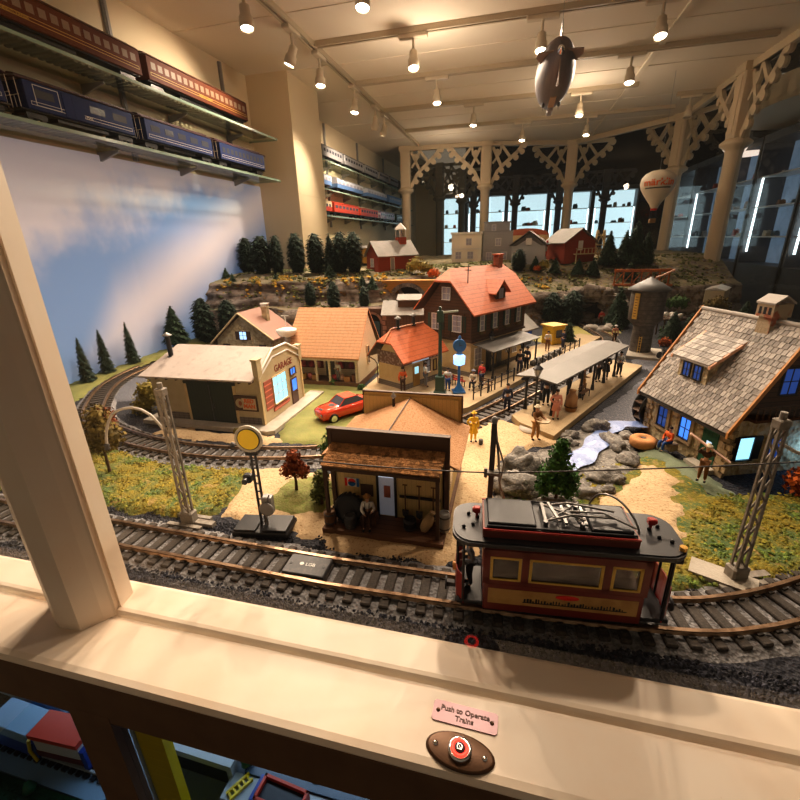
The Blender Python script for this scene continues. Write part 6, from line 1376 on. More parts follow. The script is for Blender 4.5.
def lantern(loc, h, label):
    t = thing('platform_lantern', label, 'lamp', loc); mb = MB(); mb.lathe([(.6,0),(.5,.8),(.25,1.4),(.2,h-2.6),(.5,h-2.4)], 10); mb.build('post', black, t)
    mb = MB(); mb.lathe([(.45,h-2.3),(.95,h-.8),(.9,h-.7)], 6, sm=False); mb.build('lantern_glass', mat('lantern_glass', (.45,.44,.40), .25), t); mb = MB(); mb.lathe([(1.1,h-.8),(1.15,h-.6),(.4,h+.1),(.15,h+.7)], 6, sm=False)
    for k in range(6): a = PI/3*k; mb.cyl((.45*math.cos(a),.45*math.sin(a),h-2.3),(.97*math.cos(a),.97*math.sin(a),h-.7),.06,n=4)
    mb.build('lantern_frame', black, t)
lantern((6.6,98.5,1.5),12.2,'old fashioned black platform lantern at the near end of the island canopy')
lantern((-5.5,134.5,1.5),12,'black platform lantern beside the station awning')

# platform railings, benches
def railing(a, b_, z, label, n):
    a, b_ = Vector((*a,z)), Vector((*b_,z)); t = thing('platform_railing', label, 'railing', a, math.atan2(b_.y-a.y,b_.x-a.x)); L_ = (b_-a).length
    mb = MB(); mb.cyl((0,0,3.3),(L_,0,3.3),.13,n=6); mb.cyl((0,0,1.8),(L_,0,1.8),.1,n=6); mb.build('rail', black, t)
    for k in range(n):
        x_ = L_*k/(n-1); mb = MB(); mb.cyl((x_,0,0),(x_,0,3.7),.2,n=6); mb.sph((x_,0,3.8),.28,6,5); mb.build('post', black, t)
railing((-8.3,107.2),(1.8,125.0),1.5,'black platform railing in front of the big station house, near part',7); railing((8.5,137),(25,168),1.5,'black platform railing at the far end of the station platform',9)
def bench(loc, rz, m, label, L_=4):
    t = thing('bench', label, 'bench', loc, rz); mb = MB(); [mb.bx(-L_/2,L_/2,-.6+k*.4,-.3+k*.4,1.7,1.85) for k in range(3)]; mb.build('seat', m, t); mb = MB(); [mb.bx(-L_/2,L_/2,.6,.7,2.3+k*.55,2.65+k*.55) for k in range(2)]; mb.build('backrest', m, t)
    for s in (-1,1): mb = MB(); mb.bx(s*L_*.4-.12,s*L_*.4+.12,-.6,-.4,0,1.7); mb.bx(s*L_*.4-.12,s*L_*.4+.12,.55,.7,0,3.3); mb.build('leg', black, t)
bench((-17.5,119.8,1.5),rad(150),redpaint,'red bench against the station wall beside the ticket house'); bench((-13.4,117.6,1.5),rad(150),redpaint,'second red bench nearer the clock lamp')
bench((-5.8,115.4,1.5),rad(-30),wood,'brown bench under the near end of the station awning'); bench((19.5,113.5,1.5),rad(60),wood,'brown bench under the island canopy',5)
# people on the platforms
person('person in a red orange top standing at the corner of the ticket house', (-27.9,109.9,1.5), rad(30), 'orange', 'darkbrown', 7.2, ('down','bent'))
person('person in grey and white leaning at the ticket window', (-22.6,115.6,1.5), rad(120), 'white', 'grey', 7.2, ('bent','down'))
person('small person in white and blue beside the green signal post', (-15.9,113.2,1.5), rad(0), 'white', 'blue', 6.6, ('hip','down'))
person('person in a cream top and grey hat sitting at the station corner bench', (-9.2,116.6,1.5), rad(-10), 'cream', 'black', 7.2, ('lap','lap'), sit=True, hat='grey')
person('person in a red top beside the seated one at the station corner', (-7.0,117.8,1.5), rad(-40), 'red', 'navy', 7.4, ('down','bent'))
person('person in dark clothes standing by the awning post of the station', (3.4,133.4,1.5), rad(10), 'black', 'navy', 7.6, ('down','down'))
person('second person in dark clothes beside the awning post, slightly behind', (5.6,137.0,1.5), rad(-40), 'navy', 'black', 7.6, ('hip','down'), hat='black')
person('person in a white top in front of the yellow kiosk', (13.5,163.5,1.5), rad(0), 'white', 'brown', 7.4, ('bent','down'))
person('person in dark blue beside the yellow kiosk', (19.2,166.5,1.5), rad(-60), 'navy', 'navy', 7.4, ('down','bent'))
person('person in dark navy clothes standing alone beside the station track', (.3,102.6,.5), rad(20), 'navy', 'navy', 7.4, ('down','down'), stride=.04)
person('person in a pale cap carrying a tray on the sand by the island platform', (6.4,87.6,.5), rad(40), 'brown', 'tan', 7.8, ('fwd','fwd'), hat='cream', stride=.04)
single(MB().lathe([(1.3,0),(1.5,.25),(1.3,.28),(.01,.2)], 18), 'tray', mat('tray_tan', (.4,.28,.15), .5), 'round tan tray held by the nearest person on the sand', 'tray', (7.7,86.0,5.4))
person('person in a pink dress like coat standing at the near end of the island platform', (11.2,97.6,1.5), rad(10), 'pink', 'pink', 7.2, ('hip','down'), coat='pink')
person('person in a brown coat on the island platform beside the canopy posts', (19.2,115.6,1.5), rad(70), 'tan', 'brown', 7.4, ('down','bent'), coat='tan')
person('person in dark blue under the near end of the island canopy', (9.6,106.6,1.5), rad(0), 'navy', 'black', 7.8, ('down','down'))
person('person in black trousers and white shirt at the far end of the island platform', (31.8,134.4,1.5), rad(15), 'white', 'black', 7.6, ('bent','bent'), apron='black')
person('person in a black coat under the far end of the island canopy', (27.6,131.2,1.5), rad(-20), 'black', 'black', 7.6, ('down','bent'), coat='black')
person('person in black and white beside the black coated one under the far canopy end', (25.0,128.4,1.5), rad(30), 'grey', 'black', 7.4, ('hip','down'))
person('person in dark clothes in the middle of the island canopy shade', (16.4,118.5,1.5), rad(90), 'navy', 'black', 7.6, ('down','down'))
person('tiny person in a white hat beyond the island canopy', (40.5,186,.3), rad(0), 'pink', 'darkbrown', 7.0, ('down','down'), hat='white')
person('tiny person standing on the pale rocks before the tunnel mouth', (39,209.5,3.2), rad(0), 'red', 'darkbrown', 6.4, ('down','hip'))
t = thing('milk_urn', 'tan wooden milk urn standing on the island platform edge', 'urn', (15.2,103.6,1.5)); mb = MB(); mb.lathe([(1.2,0),(1.35,.6),(1.35,3.4),(.75,4.4),(.75,5.0),(.9,5.2),(.2,5.5)], 16); mb.build('urn_body', mat('tan_urn', (.42,.22,.08), .6), t); mb = MB(); mb.lathe([(1.38,1),(1.42,1),(1.42,1.25),(1.38,1.25)], 16); mb.build('band', trimbrown, t)
barrel((7.2,102.2,1.5),.8,2.6,mat('olive_can', (.22,.20,.10), .6),'olive green can beside the lantern on the island platform','milk_can')
single(MB().lathe([(2.8,0),(2.8,.35),(.01,.4)], 26), 'round_cover', concrete, 'round pale slab on the sand in front of the island platform', 'paving', (6.0,92.8,.6))
# kiosk buildings behind the station
t = thing('goods_shed', 'low shed with a pale grey roof and blue front just behind the station house', 'building', (2.5,166.5,1.2), rad(58)); mb = MB(); mb.bx(0,11,0,10,0,7.2); mb.ext([(0,0,7.1),(0,10,7.1),(0,5,10.6)], (11,0,0)); mb.build('wall', mat('blue_grey_wall', (.18,.24,.36), .7), t); mb = MB(); roof_prism(mb, -1.5, 12.5, -2, 12, 6.6, 11.8, .4); mb.build('roof', greyroof, t)
for x_ in (2.5,6,9): win_y(t, x_, 0, 1.6, 2, 3.6, dimblue, bluepaint, 2, 2)
t = thing('yellow_kiosk', 'bright yellow kiosk with brown posters beyond the station', 'kiosk', (16,173,1.2), rad(40)); mb = MB(); mb.bbox(0,6,0,6,0,7.2,.15); mb.build('wall', mat('bright_yellow', (.80,.52,.03), .5, var=[(1.2,(.35,.10,.03),.62,.03)]), t); mb = MB(); mb.ext([(-.6,-.6,7.2),(6.6,-.6,7.2),(6.6,6.6,7.2),(-.6,6.6,7.2)], (0,0,.5)); mb.build('roof', goldp, t); mb = MB(); mb.bx(1.5,4.5,-.8,0,3,3.3); mb.bx(1.5,4.5,-.1,0,3.3,5.8); mb.build('serving_hatch', pane, t)
for i, (x, y, z, s) in enumerate([(8.5,143,2.2,1.5),(10.5,147.5,2.2,1.6),(12.8,151.5,2.2,1.5),(15,156,2.2,1.4),(17,160,2.2,1.3)]): single(rocky((0,0,0),(s*1.3,s,s*.8),i+90,12,8,.15), 'hedge_stone', rockg, 'pale grey rounded stone in the row along the station platform railing', 'rock', (x,y,z), group='stones along the platform railing')
for i, (x, y, a, b_) in enumerate([(36,212,4,2.4),(41,209,3.6,2.6),(44,214,3.4,2.2)]): single(rocky((0,0,0),(a,b_,1.9),i+95,14,10,.25), 'flat_boulder', mat('pale_rock_%d' % i, (.48,.44,.40), .85, bump=(1.5,.7)), ['pale flat rock before the tunnel mouth, left','pale flat rock before the tunnel mouth, middle','pale flat rock before the tunnel mouth, right'][i], 'rock', (x,y,.9))
t = thing('parked_wagon', 'pale cream wagon parked in the shade behind the mill ridge', 'train car', (98,250,6), rad(62)); mb = MB(); mb.bbox(-9,9,-4,4,1.6,8.5,.3); mb.build('body', crm, t); mb = MB(); mb.ext([(-9.4,-4.4,8.5),(-9.4,0,9.8),(-9.4,4.4,8.5)], (18.8,0,0)); mb.build('roof', white, t)
single(MB().bbox(-9,9,-6,6,0,6,.3), 'stone_embankment', rock, 'rough stone embankment carrying the parked cream wagon', 'embankment', (98,250,0), rad(62))
t = thing('market_table', 'dark table covered with small pale jars right of the water tower', 'table', (64,203,0), rad(10)); mb = MB(); mb.lathe([(6.5,7.4),(6.6,8),(.01,8)], 20); mb.build('table_top', trimbrown, t)
for k in range(4): mb = MB(); a = PI/4+PI/2*k; mb.cyl((4*math.cos(a),4*math.sin(a),0),(4*math.cos(a),4*math.sin(a),7.5),.35,n=6); mb.build('leg', trimbrown, t)
for k in range(7): a = k*.95; single(MB().lathe([(.7,0),(1,.5),(.9,1.4),(.4,1.8)], 10), 'pale_jar', white, 'small pale jar on the dark table right of the water tower', 'jar', (64+4*math.cos(a)*(.4+.1*k),203+4*math.sin(a)*(.4+.1*k),8), group='jars on the dark table')

# ================================================================== red car on the lawn
Cr = thing('red_car', 'bright red muscle car with dark bonnet stripes on the lawn behind the hut', 'car', (-39.2,94.0,.55), math.atan2(-.80,-.62))
secs = [(7.3,1.6,1.0,2.2),(7.0,2.5,.7,2.6),(5.5,2.9,.6,3.0),(2.6,3.0,.6,3.25),(0,3.0,.6,3.3),(-3.5,3.05,.6,3.4),(-6.0,2.95,.7,3.3),(-7.2,2.6,.8,3.0),(-7.5,1.8,1.1,2.6)]
mb = MB(); vs = []
for x, w, z0_, z1_ in secs: vs += [(x,-w*.85,z0_),(x,-w,z0_+.5),(x,-w*1.0,z1_-.7),(x,-w*.9,z1_-.1),(x,-w*.5,z1_+.08),(x,w*.5,z1_+.08),(x,w*.9,z1_-.1),(x,w,z1_-.7),(x,w,z0_+.5),(x,w*.85,z0_)]
n = 10; mb.add(vs, [(i*n+k+0,(i+1)*n+k,(i+1)*n+(k+1)%n,i*n+(k+1)%n) for i in range(len(secs)-1) for k in range(n)]+[tuple(range(n)), tuple(range(len(vs)-1,len(vs)-n-1,-1))], 0, True); mb.build('car_body', redcar, Cr)
mb = MB(); cab = [(2.6,2.5,3.2),(.8,2.0,4.7),(-2.6,2.0,4.75),(-5.2,2.4,3.3)]; vs = []
for x, w, z_ in cab: vs += [(x,-w,z_),(x,w,z_),(x,-2.5,3.1),(x,2.5,3.1)]
mb.add(vs, [(0,1,5,4),(4,5,9,8),(8,9,13,12),(0,4,6,2),(4,8,10,6),(8,12,14,10),(1,3,7,5),(5,7,11,9),(9,11,15,13)]); mb.build('windows', pane, Cr)
mb = MB(); mb.ext([(.75,-2.02,4.72),(.75,2.02,4.72),(-2.7,2.02,4.77),(-2.7,-2.02,4.77)], (0,0,.14)); [mb.tube([(2.7,s*2.45,3.2),(.8,s*2.0,4.75)],.13,5) or mb.tube([(-2.6,s*2.0,4.8),(-5.3,s*2.4,3.3)],.28,5) or mb.tube([(-.9,s*2.05,4.7),(-.9,s*2.5,3.2)],.12,5) for s in (-1,1)]; mb.build('car_roof', redcar, Cr)
mb = MB(); mb.ext([(2.8,-.9,3.30),(6.6,-.8,2.78),(6.6,.8,2.78),(2.8,.9,3.30)], (0,0,.08)); mb.build('bonnet_stripe', black, Cr)
for sx in (-1,1):
    for sy in (-1,1):
        mb = MB(); mb.lathe([(.001,-.45),(1.2,-.45),(1.3,0),(1.2,.45),(.001,.45)], 20, c=(4.6*sx,2.65*sy,.85), ax='Y'); w_ = mb.build('wheel', black, Cr); mb = MB(); mb.lathe([(.001,0),(.75,0),(.8,.1)] if sy > 0 else [(.8,-.1),(.75,0),(.001,0)], 14, c=(4.6*sx,(2.65+.5)*sy-(.05 if sy>0 else -.05),.85), ax='Y'); mb.build('hub_cap', chrome, w_)
mb = MB(); mb.bx(7.0,7.25,-2,2,1.5,2.2); mb.build('grille', black, Cr)
for s in (-1,1): mb = MB(); mb.sph((7.15,s*1.6,1.9),(.2,.35,.3),8,6); mb.build('headlight', chrome, Cr)

# ================================================================== tram
Tm = thing('tram_car', 'old red and black tram with gold framed windows on the front track', 'tram', (6.6,41.75,1.35), rad(5))
mb = MB(); mb.bbox(-8.1,8.1,-3.3,3.3,1.1,4.9,.15); mb.bx(-8.1,8.1,-3.2,3.2,8.6,9.7)
for s in (-1,1):
    for x_ in (-7.9,-3.9,4.2,7.9): mb.bx(x_-.35,x_+.35,s*3.3-.1 if s>0 else s*3.3,s*3.3 if s>0 else s*3.3+.1,4.8,9.2)
    mb.bx(-8.1,8.1,min(s*3.3,s*3.12),max(s*3.3,s*3.12),4.8,5.4); mb.bx(-8.1,8.1,min(s*3.3,s*3.12),max(s*3.3,s*3.12),8.3,9.2)
    for sx in (-1,1): mb.bx(min(sx*8.1,sx*7.9),max(sx*8.1,sx*7.9),min(s*3.2,s*1.1),max(s*3.2,s*1.1),4.8,9.2)
mb.build('body', mat('tram_red', (.17,.018,.010), .4, coat=.2), Tm)
gl = glass_mat('tram_glass', (.55,.55,.53), 2.)
for s in (-1,1):
    for a, b_ in ((-7.5,-4.3),(-3.5,3.8),(4.6,7.5)):
        mb = MB(); y_ = s*3.34; lo, hi = min(y_,y_-s*.12), max(y_,y_-s*.12)
        mb.bx(a,a+.28,lo,hi,5.4,8.3); mb.bx(b_-.28,b_,lo,hi,5.4,8.3); mb.bx(a,b_,lo,hi,8.1,8.35); mb.bx(a,b_,lo,hi,5.35,5.55); f = mb.build('window_frame', goldp, Tm); mb = MB(); mb.bx(a+.25,b_-.25,s*3.2-.02,s*3.2+.02,5.5,8.2); mb.build('window_glass', gl, f)
    mb = MB(); mb.bx(-7.6,7.6,min(s*3.33,s*3.28),max(s*3.33,s*3.28),2.2,4.2); p = mb.build('side_panel', mat('gold_panel', (.48,.29,.10), .5, var=[(.8,(.40,.22,.07),.55,.1)]), Tm)
    mb = MB(); q = random.Random(5)
    for k in range(34): x_ = -3.8+k*.30; h_ = q.uniform(.15,.5); mb.bx(x_,x_+q.uniform(.1,.24),min(s*3.36,s*3.33),max(s*3.36,s*3.33),2.75,2.75+h_)
    mb.bx(-3.9,6.6,min(s*3.36,s*3.33),max(s*3.36,s*3.33),2.62,2.72); mb.build('worn_lettering', black, p); mb = MB(); mb.lathe([(.001,0),(1,0),(1,.05),(.001,.05)], 20, c=(0,0,0), sc=(1.2,.3)); o = mb.build('red_emblem', redbright, p, (.6,s*3.34,3.8), (PI/2,0,0))
mb = MB(); mb.bx(-7.9,7.9,-3,3,1.1,1.3); mb.bx(-7.6,7.6,-2.9,-1.6,2.9,3.2); mb.bx(-7.6,7.6,1.6,2.9,2.9,3.2); mb.bx(-7.6,7.6,-3.05,-2.85,3,5); mb.bx(-7.6,7.6,2.85,3.05,3,5); mb.build('interior_bench', wood, Tm)
mb = MB()
def rrect(L_, W_, r_, n=6): 
    out = []
    for cx, cy, a0 in ((L_-r_,W_-r_,0),(-L_+r_,W_-r_,PI/2),(-L_+r_,-W_+r_,PI),(L_-r_,-W_+r_,1.5*PI)): out += [(cx+r_*math.cos(a0+PI/2*k/n), cy+r_*math.sin(a0+PI/2*k/n)) for k in range(n+1)]
    return out
mb.prism(rrect(11.6,3.7,2.2), 9.7, 10.15); mb.prism(rrect(11.4,3.5,2.1), 10.15, 10.3); mb.build('roof_deck', mat('tram_roof_black', (.035,.035,.04), .38), Tm)
mb = MB(); mb.bx(-8.4,6.9,-2.75,2.75,10.3,11.35); mb.build('clerestory', mat('clerestory_red', (.20,.05,.03), .45), Tm)
mb = MB(); mb.bx(-8.2,6.7,-2.6,2.6,11.3,11.45); mb.bbox(-7.9,-3.0,-2.3,2.2,11.4,11.9,.1); mb.bbox(2.4,6.4,-2.3,2.2,11.4,11.9,.1)
for s in (-1,1): mb.cyl((-8,s*2.5,11.6),(6.6,s*2.5,11.6),.12,n=6); 
mb.build('roof_top', mat('tram_top_black', (.02,.02,.024), .4), Tm)
mb = MB(); mb.bx(-8.4,6.9,-2.85,-2.65,11.2,11.42); mb.bx(-8.4,6.9,2.65,2.85,11.2,11.42); mb.build('red_edge', redpaint, Tm)
mb = MB(); [mb.tube([(-2.2,s*1.4,11.8),(0.6,s*1.1,12.6),(5.2,s*.6,12.2)],.13,5) for s in (-1,1)]; [mb.box((-2+k*1.0,0,11.9+.2*(k%2)),(.3,3.4,.22),rad(12*(k%2))) for k in range(5)]
mb.tube([(-2,-1.6,11.9),(1.8,1.6,12.4)],.11,5); mb.tube([(-2,1.6,11.9),(1.8,-1.6,12.4)],.11,5); [mb.cyl((x_,s*1.6,11.4),(x_,s*1.6,12),.25,n=8) for x_ in (-2,1.6) for s in (-1,1)]; mb.tube([(.6,0,12.3),(3.9,-.2,12.5),(6.6,-2.0,12.1)],.12,5); mb.tube([p_ for p_, _ in catmull([(3.2,2.4,11.9),(3.7,2.1,13.2),(4.4,1.2,13.9),(5.2,.2,14.0),(6.0,-1.0,13.5),(6.6,-2.0,12.5),(6.8,-2.4,11.7)], .4)],.11,6); mb.build('current_collector', mat('collector_steel', (.22,.21,.20), .35, metal=.6), Tm)
for s in (-1,1):
    mb = MB(); mb.bbox(s*8.1 if s>0 else -11.0,11.0 if s>0 else -8.1,-2.9,2.9,1.2,1.7,.1); mb.build('platform_floor', black, Tm)
    mb = MB(); pts = [(s*10.2,-2.9),(s*10.9,-2.0),(s*11.1,0),(s*10.9,2.0),(s*10.2,2.9)]
    for (a, b_), (c_, d_) in zip(pts, pts[1:]): mb.ext([(a,b_,1.3),(c_,d_,1.3),(c_,d_,5.2),(a,b_,5.2)], (s*.15,0,0))
    mb.build('dash_panel', mat('dash_red_%d' % (s+1), (.30,.02,.015), .35, coat=.4), Tm)
    mb = MB(); [mb.cyl((x_,y_,1.6),(x_,y_,9.8),.15,n=6) for x_, y_ in ((s*10.3,-2.8),(s*10.3,2.8),(s*11,-1.1),(s*11,1.1))]; mb.bx(min(s*10.2,s*11.1),max(s*10.2,s*11.1),-2.8,2.8,8.9,9.7); mb.build('end_frame', black, Tm)
    mb = MB(); mb.cyl((s*11.2,0,3.9),(s*11.55,0,3.9),.5,n=12); mb.build('headlamp', mat('amber_lamp_%d' % (s+1), (.7,.35,.1), .3), Tm)
    mb = MB(); mb.cyl((s*9.0,.6,10.3),(s*9.0,.6,11.1),.16,n=8); mb.bbox(s*9.0-.36,s*9.0+.36,.25,.95,11.0,11.7,.1); mb.cyl((s*8.7,.6,11.35),(s*9.5,.6,11.35),.3,n=10); mb.build('roof_lamp', redpaint, Tm)
    mb = MB(); [mb.sph((s*(8.9+.5*k),.9*(-1)**k*(.6+.3*k),10.45),.22,8,5) for k in range(4)]; mb.build('roof_vent_knob', black, Tm)
    mb = MB(); mb.bx(min(s*11,s*12.2),max(s*11,s*12.2),-.3,.3,1.0,1.6); mb.lathe([(.6,-.1),(.8,-.1),(.8,.1),(.6,.1)], 12, c=(s*12.3,0,1.3), ax='X'); mb.build('coupler', dkgrey, Tm)
mb = MB(); mb.cyl((11.0,-2.4,10.3),(11,-2.4,10.7),.35,n=10); mb.build('brass_bell', mat('brass', (.7,.42,.12), .3, metal=.8), Tm)
for x_ in (-3.6,3.6):
    for y_ in (-2.25,2.25):
        mb = MB(); mb.lathe([(.001,-.2),(1.3,-.2),(1.5,-.05),(1.5,.15),(.001,.15)], 18, c=(x_,y_,1.5), ax='Y'); mb.build('wheel', dkgrey, Tm)
mb = MB(); mb.bx(-8,8,-2.6,2.6,.4,1.15); mb.build('underframe', black, Tm)
o = person('tram driver figure in grey on the left end of the tram', (-2.9,40.6,3.05), rad(-70), 'grey', 'black', 6.4, ('bent','bent'), hat='black')

# ================================================================== airship and balloon
t = thing('airship', 'silvery grey airship with tail fins hanging from the ceiling on a wire', 'airship', (8.2,166,86)); t.scale = (.74,.74,.88); d = Vector((-1.2,57,-3)).normalized(); q = Vector((0,1,0)).rotation_difference(d); t.rotation_mode = 'QUATERNION'; t.rotation_quaternion = q
am = mat('airship_skin', (.20,.18,.19), .5, metal=.25, bands=[(0,2.2,.05,.75),(1,7,.02,.8)]); prof = [(.05,-29)]+[(7.4*math.sin(PI*min(1,(k+.6)/20.6)**.82)**.62, -29+58*k/20) for k in range(1,20)]+[(.05,29)]
mb = MB(); mb.lathe(prof, 20, ax='Y'); mb.build('hull', am, t)
mb = MB(); mb.lathe([(.1,-30.2),(1.1,-29),(1.6,-27)], 14, ax='Y'); mb.build('tail_cone', chrome, t)
for k in range(4):
    a = PI/2*k; mb = MB(); mb.M = Matrix.Rotation(a,4,'Y'); mb.ext([(2.5,-28,-.15),(7.8,-27.5,-.15),(8.2,-23,-.15),(5.4,-15.5,-.15)], (0,0,.3)); mb.build('tail_fin', mat('fin_%d' % k, (.30,.22,.18), .5), t)
mb = MB(); mb.bbox(-1.1,1.1,4,11,-8.4,-7.0,.3); g_ = mb.build('gondola', mat('gondola', (.30,.30,.32), .4), t); mb = MB(); mb.bx(-1.15,1.15,4.6,10.4,-8.0,-7.5); mb.build('gondola_window', black, g_)
for s in (-1,1): mb = MB(); mb.sph((s*3.2,2,-6.9),(.7,1.6,.7),10,8); mb.box((s*3.2,3.8,-6.9),(.15,.1,2.4)); mb.build('engine_pod', dkgrey, t)
mb = MB(); mb.bx(-1.2,1.2,-9,3,-7.5,-7.0); mb.build('belly_stripe', mat('tan_stripe', (.50,.34,.22), .5), t)
single(MB().cyl((8.4,144,90),(8.4,144,121),.06,n=5), 'hanging_wire', grey, 'thin wire holding the tail of the airship under the ceiling', 'wire'); 
B_ = thing('hot_air_balloon', 'white hot air balloon with orange red lettering hanging near the right columns', 'balloon', (76.5,301,65.5)); B_.scale = (.80,.80,.70); bz = [(2.2,-16),(3.4,-13),(7.6,-6.5),(10.4,-1.5),(11.4,3),(10.8,7),(8.6,10),(5,12),(.05,12.8)]
mb = MB(); mb.lathe(bz, 28); mb.build('envelope', mat('balloon_white', (.78,.68,.55), .5, bands=None), B_); mb = MB(); mb.lathe([(2.1,-17.4),(2.3,-15.6),(2.5,-15.6)], 16); mb.build('red_skirt', redbright, B_)
mb = MB(); mb.bbox(-2,2,-2,2,-27,-23.5,.3); bk = mb.build('basket', mat('wicker', (.30,.17,.07), .8), B_); mb = MB(); [mb.cyl((a*1.8,b_*1.8,-23.5),(a*1.6,b_*1.6,-17),.12,n=4) for a in (-1,1) for b_ in (-1,1)]; mb.build('basket_rope', black, bk)
def curved(s, size, m, z, r0, name, a0=-PI/2-.18, dep=.1, bold=0):
    o = text(s, size, m, B_, (0,0,0), name=name, depth=dep, bold=bold)
    for v in o.data.vertices:
        x, y, zz = v.co.x/S, v.co.y/S, v.co.z/S; zc = z+y; r_ = lin([(b,a) for a,b in bz], zc)+.12+zz; a = a0+x/r0; v.co = Vector((r_*math.cos(a), r_*math.sin(a), zc))*S
curved('märklin', 7.0, mat('balloon_orange', (.85,.16,.03), .5), 2.8, 11.3, 'lettering', bold=.14); mb = MB()
for k in range(28): a0 = -PI/2-1.0+k*.055; mb.ext([(10.9*math.cos(a0),10.9*math.sin(a0),-1.6),(10.9*math.cos(a0+.058),10.9*math.sin(a0+.058),-1.6),(11.0*math.cos(a0+.058),11.0*math.sin(a0+.058),-.7),(11*math.cos(a0),11*math.sin(a0),-.7)], (.2*math.cos(a0),.2*math.sin(a0),0))
mb.build('dark_underline', mat('underline', (.08,.10,.07), .6), B_)
single(MB().cyl((76.5,301,74.2),(76.5,301,121),.08,n=5), 'hanging_wire', grey, 'thin wire holding the hot air balloon under the ceiling', 'wire')

# ================================================================== brick town in the lower case
mb = MB(); mb.bx(-137,133,23,150,-50,-47); struct(mb, 'lower_floor', mat('blue_grey_baseplate', (.20,.27,.36), .5, bands=[(0,12.8,.01,.6),(1,12.8,.01,.6)]))
mb = MB(); mb.bx(-137,133,150,152,-90,-3); struct(mb, 'wall_lower', darkroom)
Z = -47
def mk(n_, c, r_=.35, **k): return mat('brick_'+n_, c, r_, **k)
bgreen, blblue, bred, byel, bblk, bgry, bwht, bblu = mk('green',(.01,.07,.03)), mk('light_blue',(.25,.42,.62)), mk('red',(.55,.05,.02)), mk('yellow',(.72,.55,.01)), mk('black',(.015,.02,.03)), mk('grey',(.36,.42,.47)), mk('white',(.55,.58,.6)), mk('blue',(.02,.06,.35))
def studs(mb, x0, x1, y0, y1, z, p=.8, r_=.24):
    x = x0+p/2
    while x < x1:
        y = y0+p/2
        while y < y1: mb.cyl((x,y,z),(x,y,z+.18),r_,n=7,sm=False); y += p
        x += p
mb = MB(); mb.bx(-120,-44,22.8,30,-.3,.3); studs(mb,-92,-60,24,29.8,.3); single(mb, 'green_baseplate', bgreen, 'dark green studded base plate at the bottom left of the lower case', 'base plate', (0,0,Z+.3))
mb = MB(); mb.bx(-120,-62,30.2,33,-.2,.35); single(mb, 'toy_road', blblue, 'light blue grey strip of road beside the toy train in the lower case', 'road', (0,0,Z+.3))
t = thing('toy_track', 'light grey studded toy train track in the lower case', 'track', (0,0,Z+.6)); mb = MB(); [mb.bx(-118+k*1.6,-117.2+k*1.6,32.6,38.2,0,.5) for k in range(34)]; tag(mb.build('tie', bblk, t), kind='stuff'); mb = MB(); mb.bx(-118,-64,33.4,33.8,.5,1.0); mb.bx(-118,-64,37,37.4,.5,1.0); mb.build('rail', bgry, t)
t = thing('toy_train_car', 'toy brick train car with a flat bright red roof in the lower case', 'toy train', (-73.4,35.3,Z+1.6), rad(3)); t.scale = (.92,.72,1); mb = MB(); mb.bbox(-5.2,5.2,-2.8,2.8,1,5.6,.1); mb.build('body', bwht, t); mb = MB(); mb.bx(-5.3,5.3,-2.9,2.9,1,2.4); mb.build('dark_band', mk('dark_red',(.12,.02,.02)), t); mb = MB(); mb.bx(-5.6,5.6,-3.2,3.2,5.6,6.6); mb.build('roof', bred, t); mb = MB(); mb.bx(5.2,6.3,-2.8,2.8,0,4.5); mb.bx(-6.6,-5.4,-2.8,-1.9,0,4); mb.build('end_blocks', bblu, t); mb = MB(); mb.tube([(-5.6,-3.2,5.2),(-6.2,-3.4,2.6),(-5.0,-3.6,.4)],.35,6); mb.build('yellow_handrail', byel, t)
t = thing('toy_train_car', 'toy brick train car with light blue roof on a blue base in the lower case', 'toy train', (-84.3,35.4,Z+1.0), rad(-2)); t.scale = (1.1,.75,1); mb = MB(); mb.bbox(-4.6,4.6,-3.2,3.2,4.0,6.4,.2); mb.build('roof', blblue, t); mb = MB(); mb.bx(-4.8,4.8,-3,3,.4,4.0); studs(mb,-4.6,-3.8,-3,3,4); mb.build('body', bblu, t)
t = thing('toy_locomotive', 'long light blue and black toy locomotive in the lower case behind the red roofed car', 'toy train', (-91.5,40.6,Z-.2), rad(-2)); mb = MB(); mb.bbox(-13,13,-1.4,1.6,4,7.4,.3); mb.build('roof', blblue, t); mb = MB(); mb.bx(-13,13,-3.2,2.5,.8,4.6); studs(mb,-13,13,-3.1,-1.5,4.6); mb.build('body', bblk, t); mb = MB(); mb.bx(-11,-3,-4.2,-3.2,3.6,4.4); mb.bx(0,7,-4.2,-3.2,3.6,4.4); mb.build('yellow_stripe', byel, t)
t = thing('yellow_brick_pillar', 'tall bright yellow brick pillar just right of the frame post in the lower case', 'pillar', (-46.4,31.2,-86)); mb = MB(); mb.bx(-2.3,2.3,-.6,.8,0,80); [mb.bx(-2.32,2.32,-.62,.82,k*1.9,k*1.9+.03) for k in range(42)]; mb.build('bricks', byel, t); mb = MB(); mb.bx(-2.9,-2.3,-.8,.9,0,80.2); mb.build('grey_corner', bgry, t)
t = thing('toy_station_hall', 'grey toy hall with black opening and yellow roof strip in the lower case', 'toy building', (-48.6,39.2,Z), rad(-1)); t.scale = (1,.62,1); mb = MB(); mb.bx(-8,8,-3,3,5.6,7); mb.bx(-8,-7,-3,3,0,5.6); mb.bx(7,8,-3,3,0,5.6); mb.bx(-8,8,2,3,0,5.6); mb.build('shell', bgry, t); mb = MB(); mb.bx(-7,7,-1.4,-1.2,0,5.6); mb.build('black_opening', bblk, t); mb = MB(); mb.bx(-7.6,4,2.2,2.8,7,7.5); mb.build('yellow_strip', byel, t); mb = MB(); mb.bx(4,6.4,2.1,2.9,7,7.7); mb.build('red_strip', bred, t)
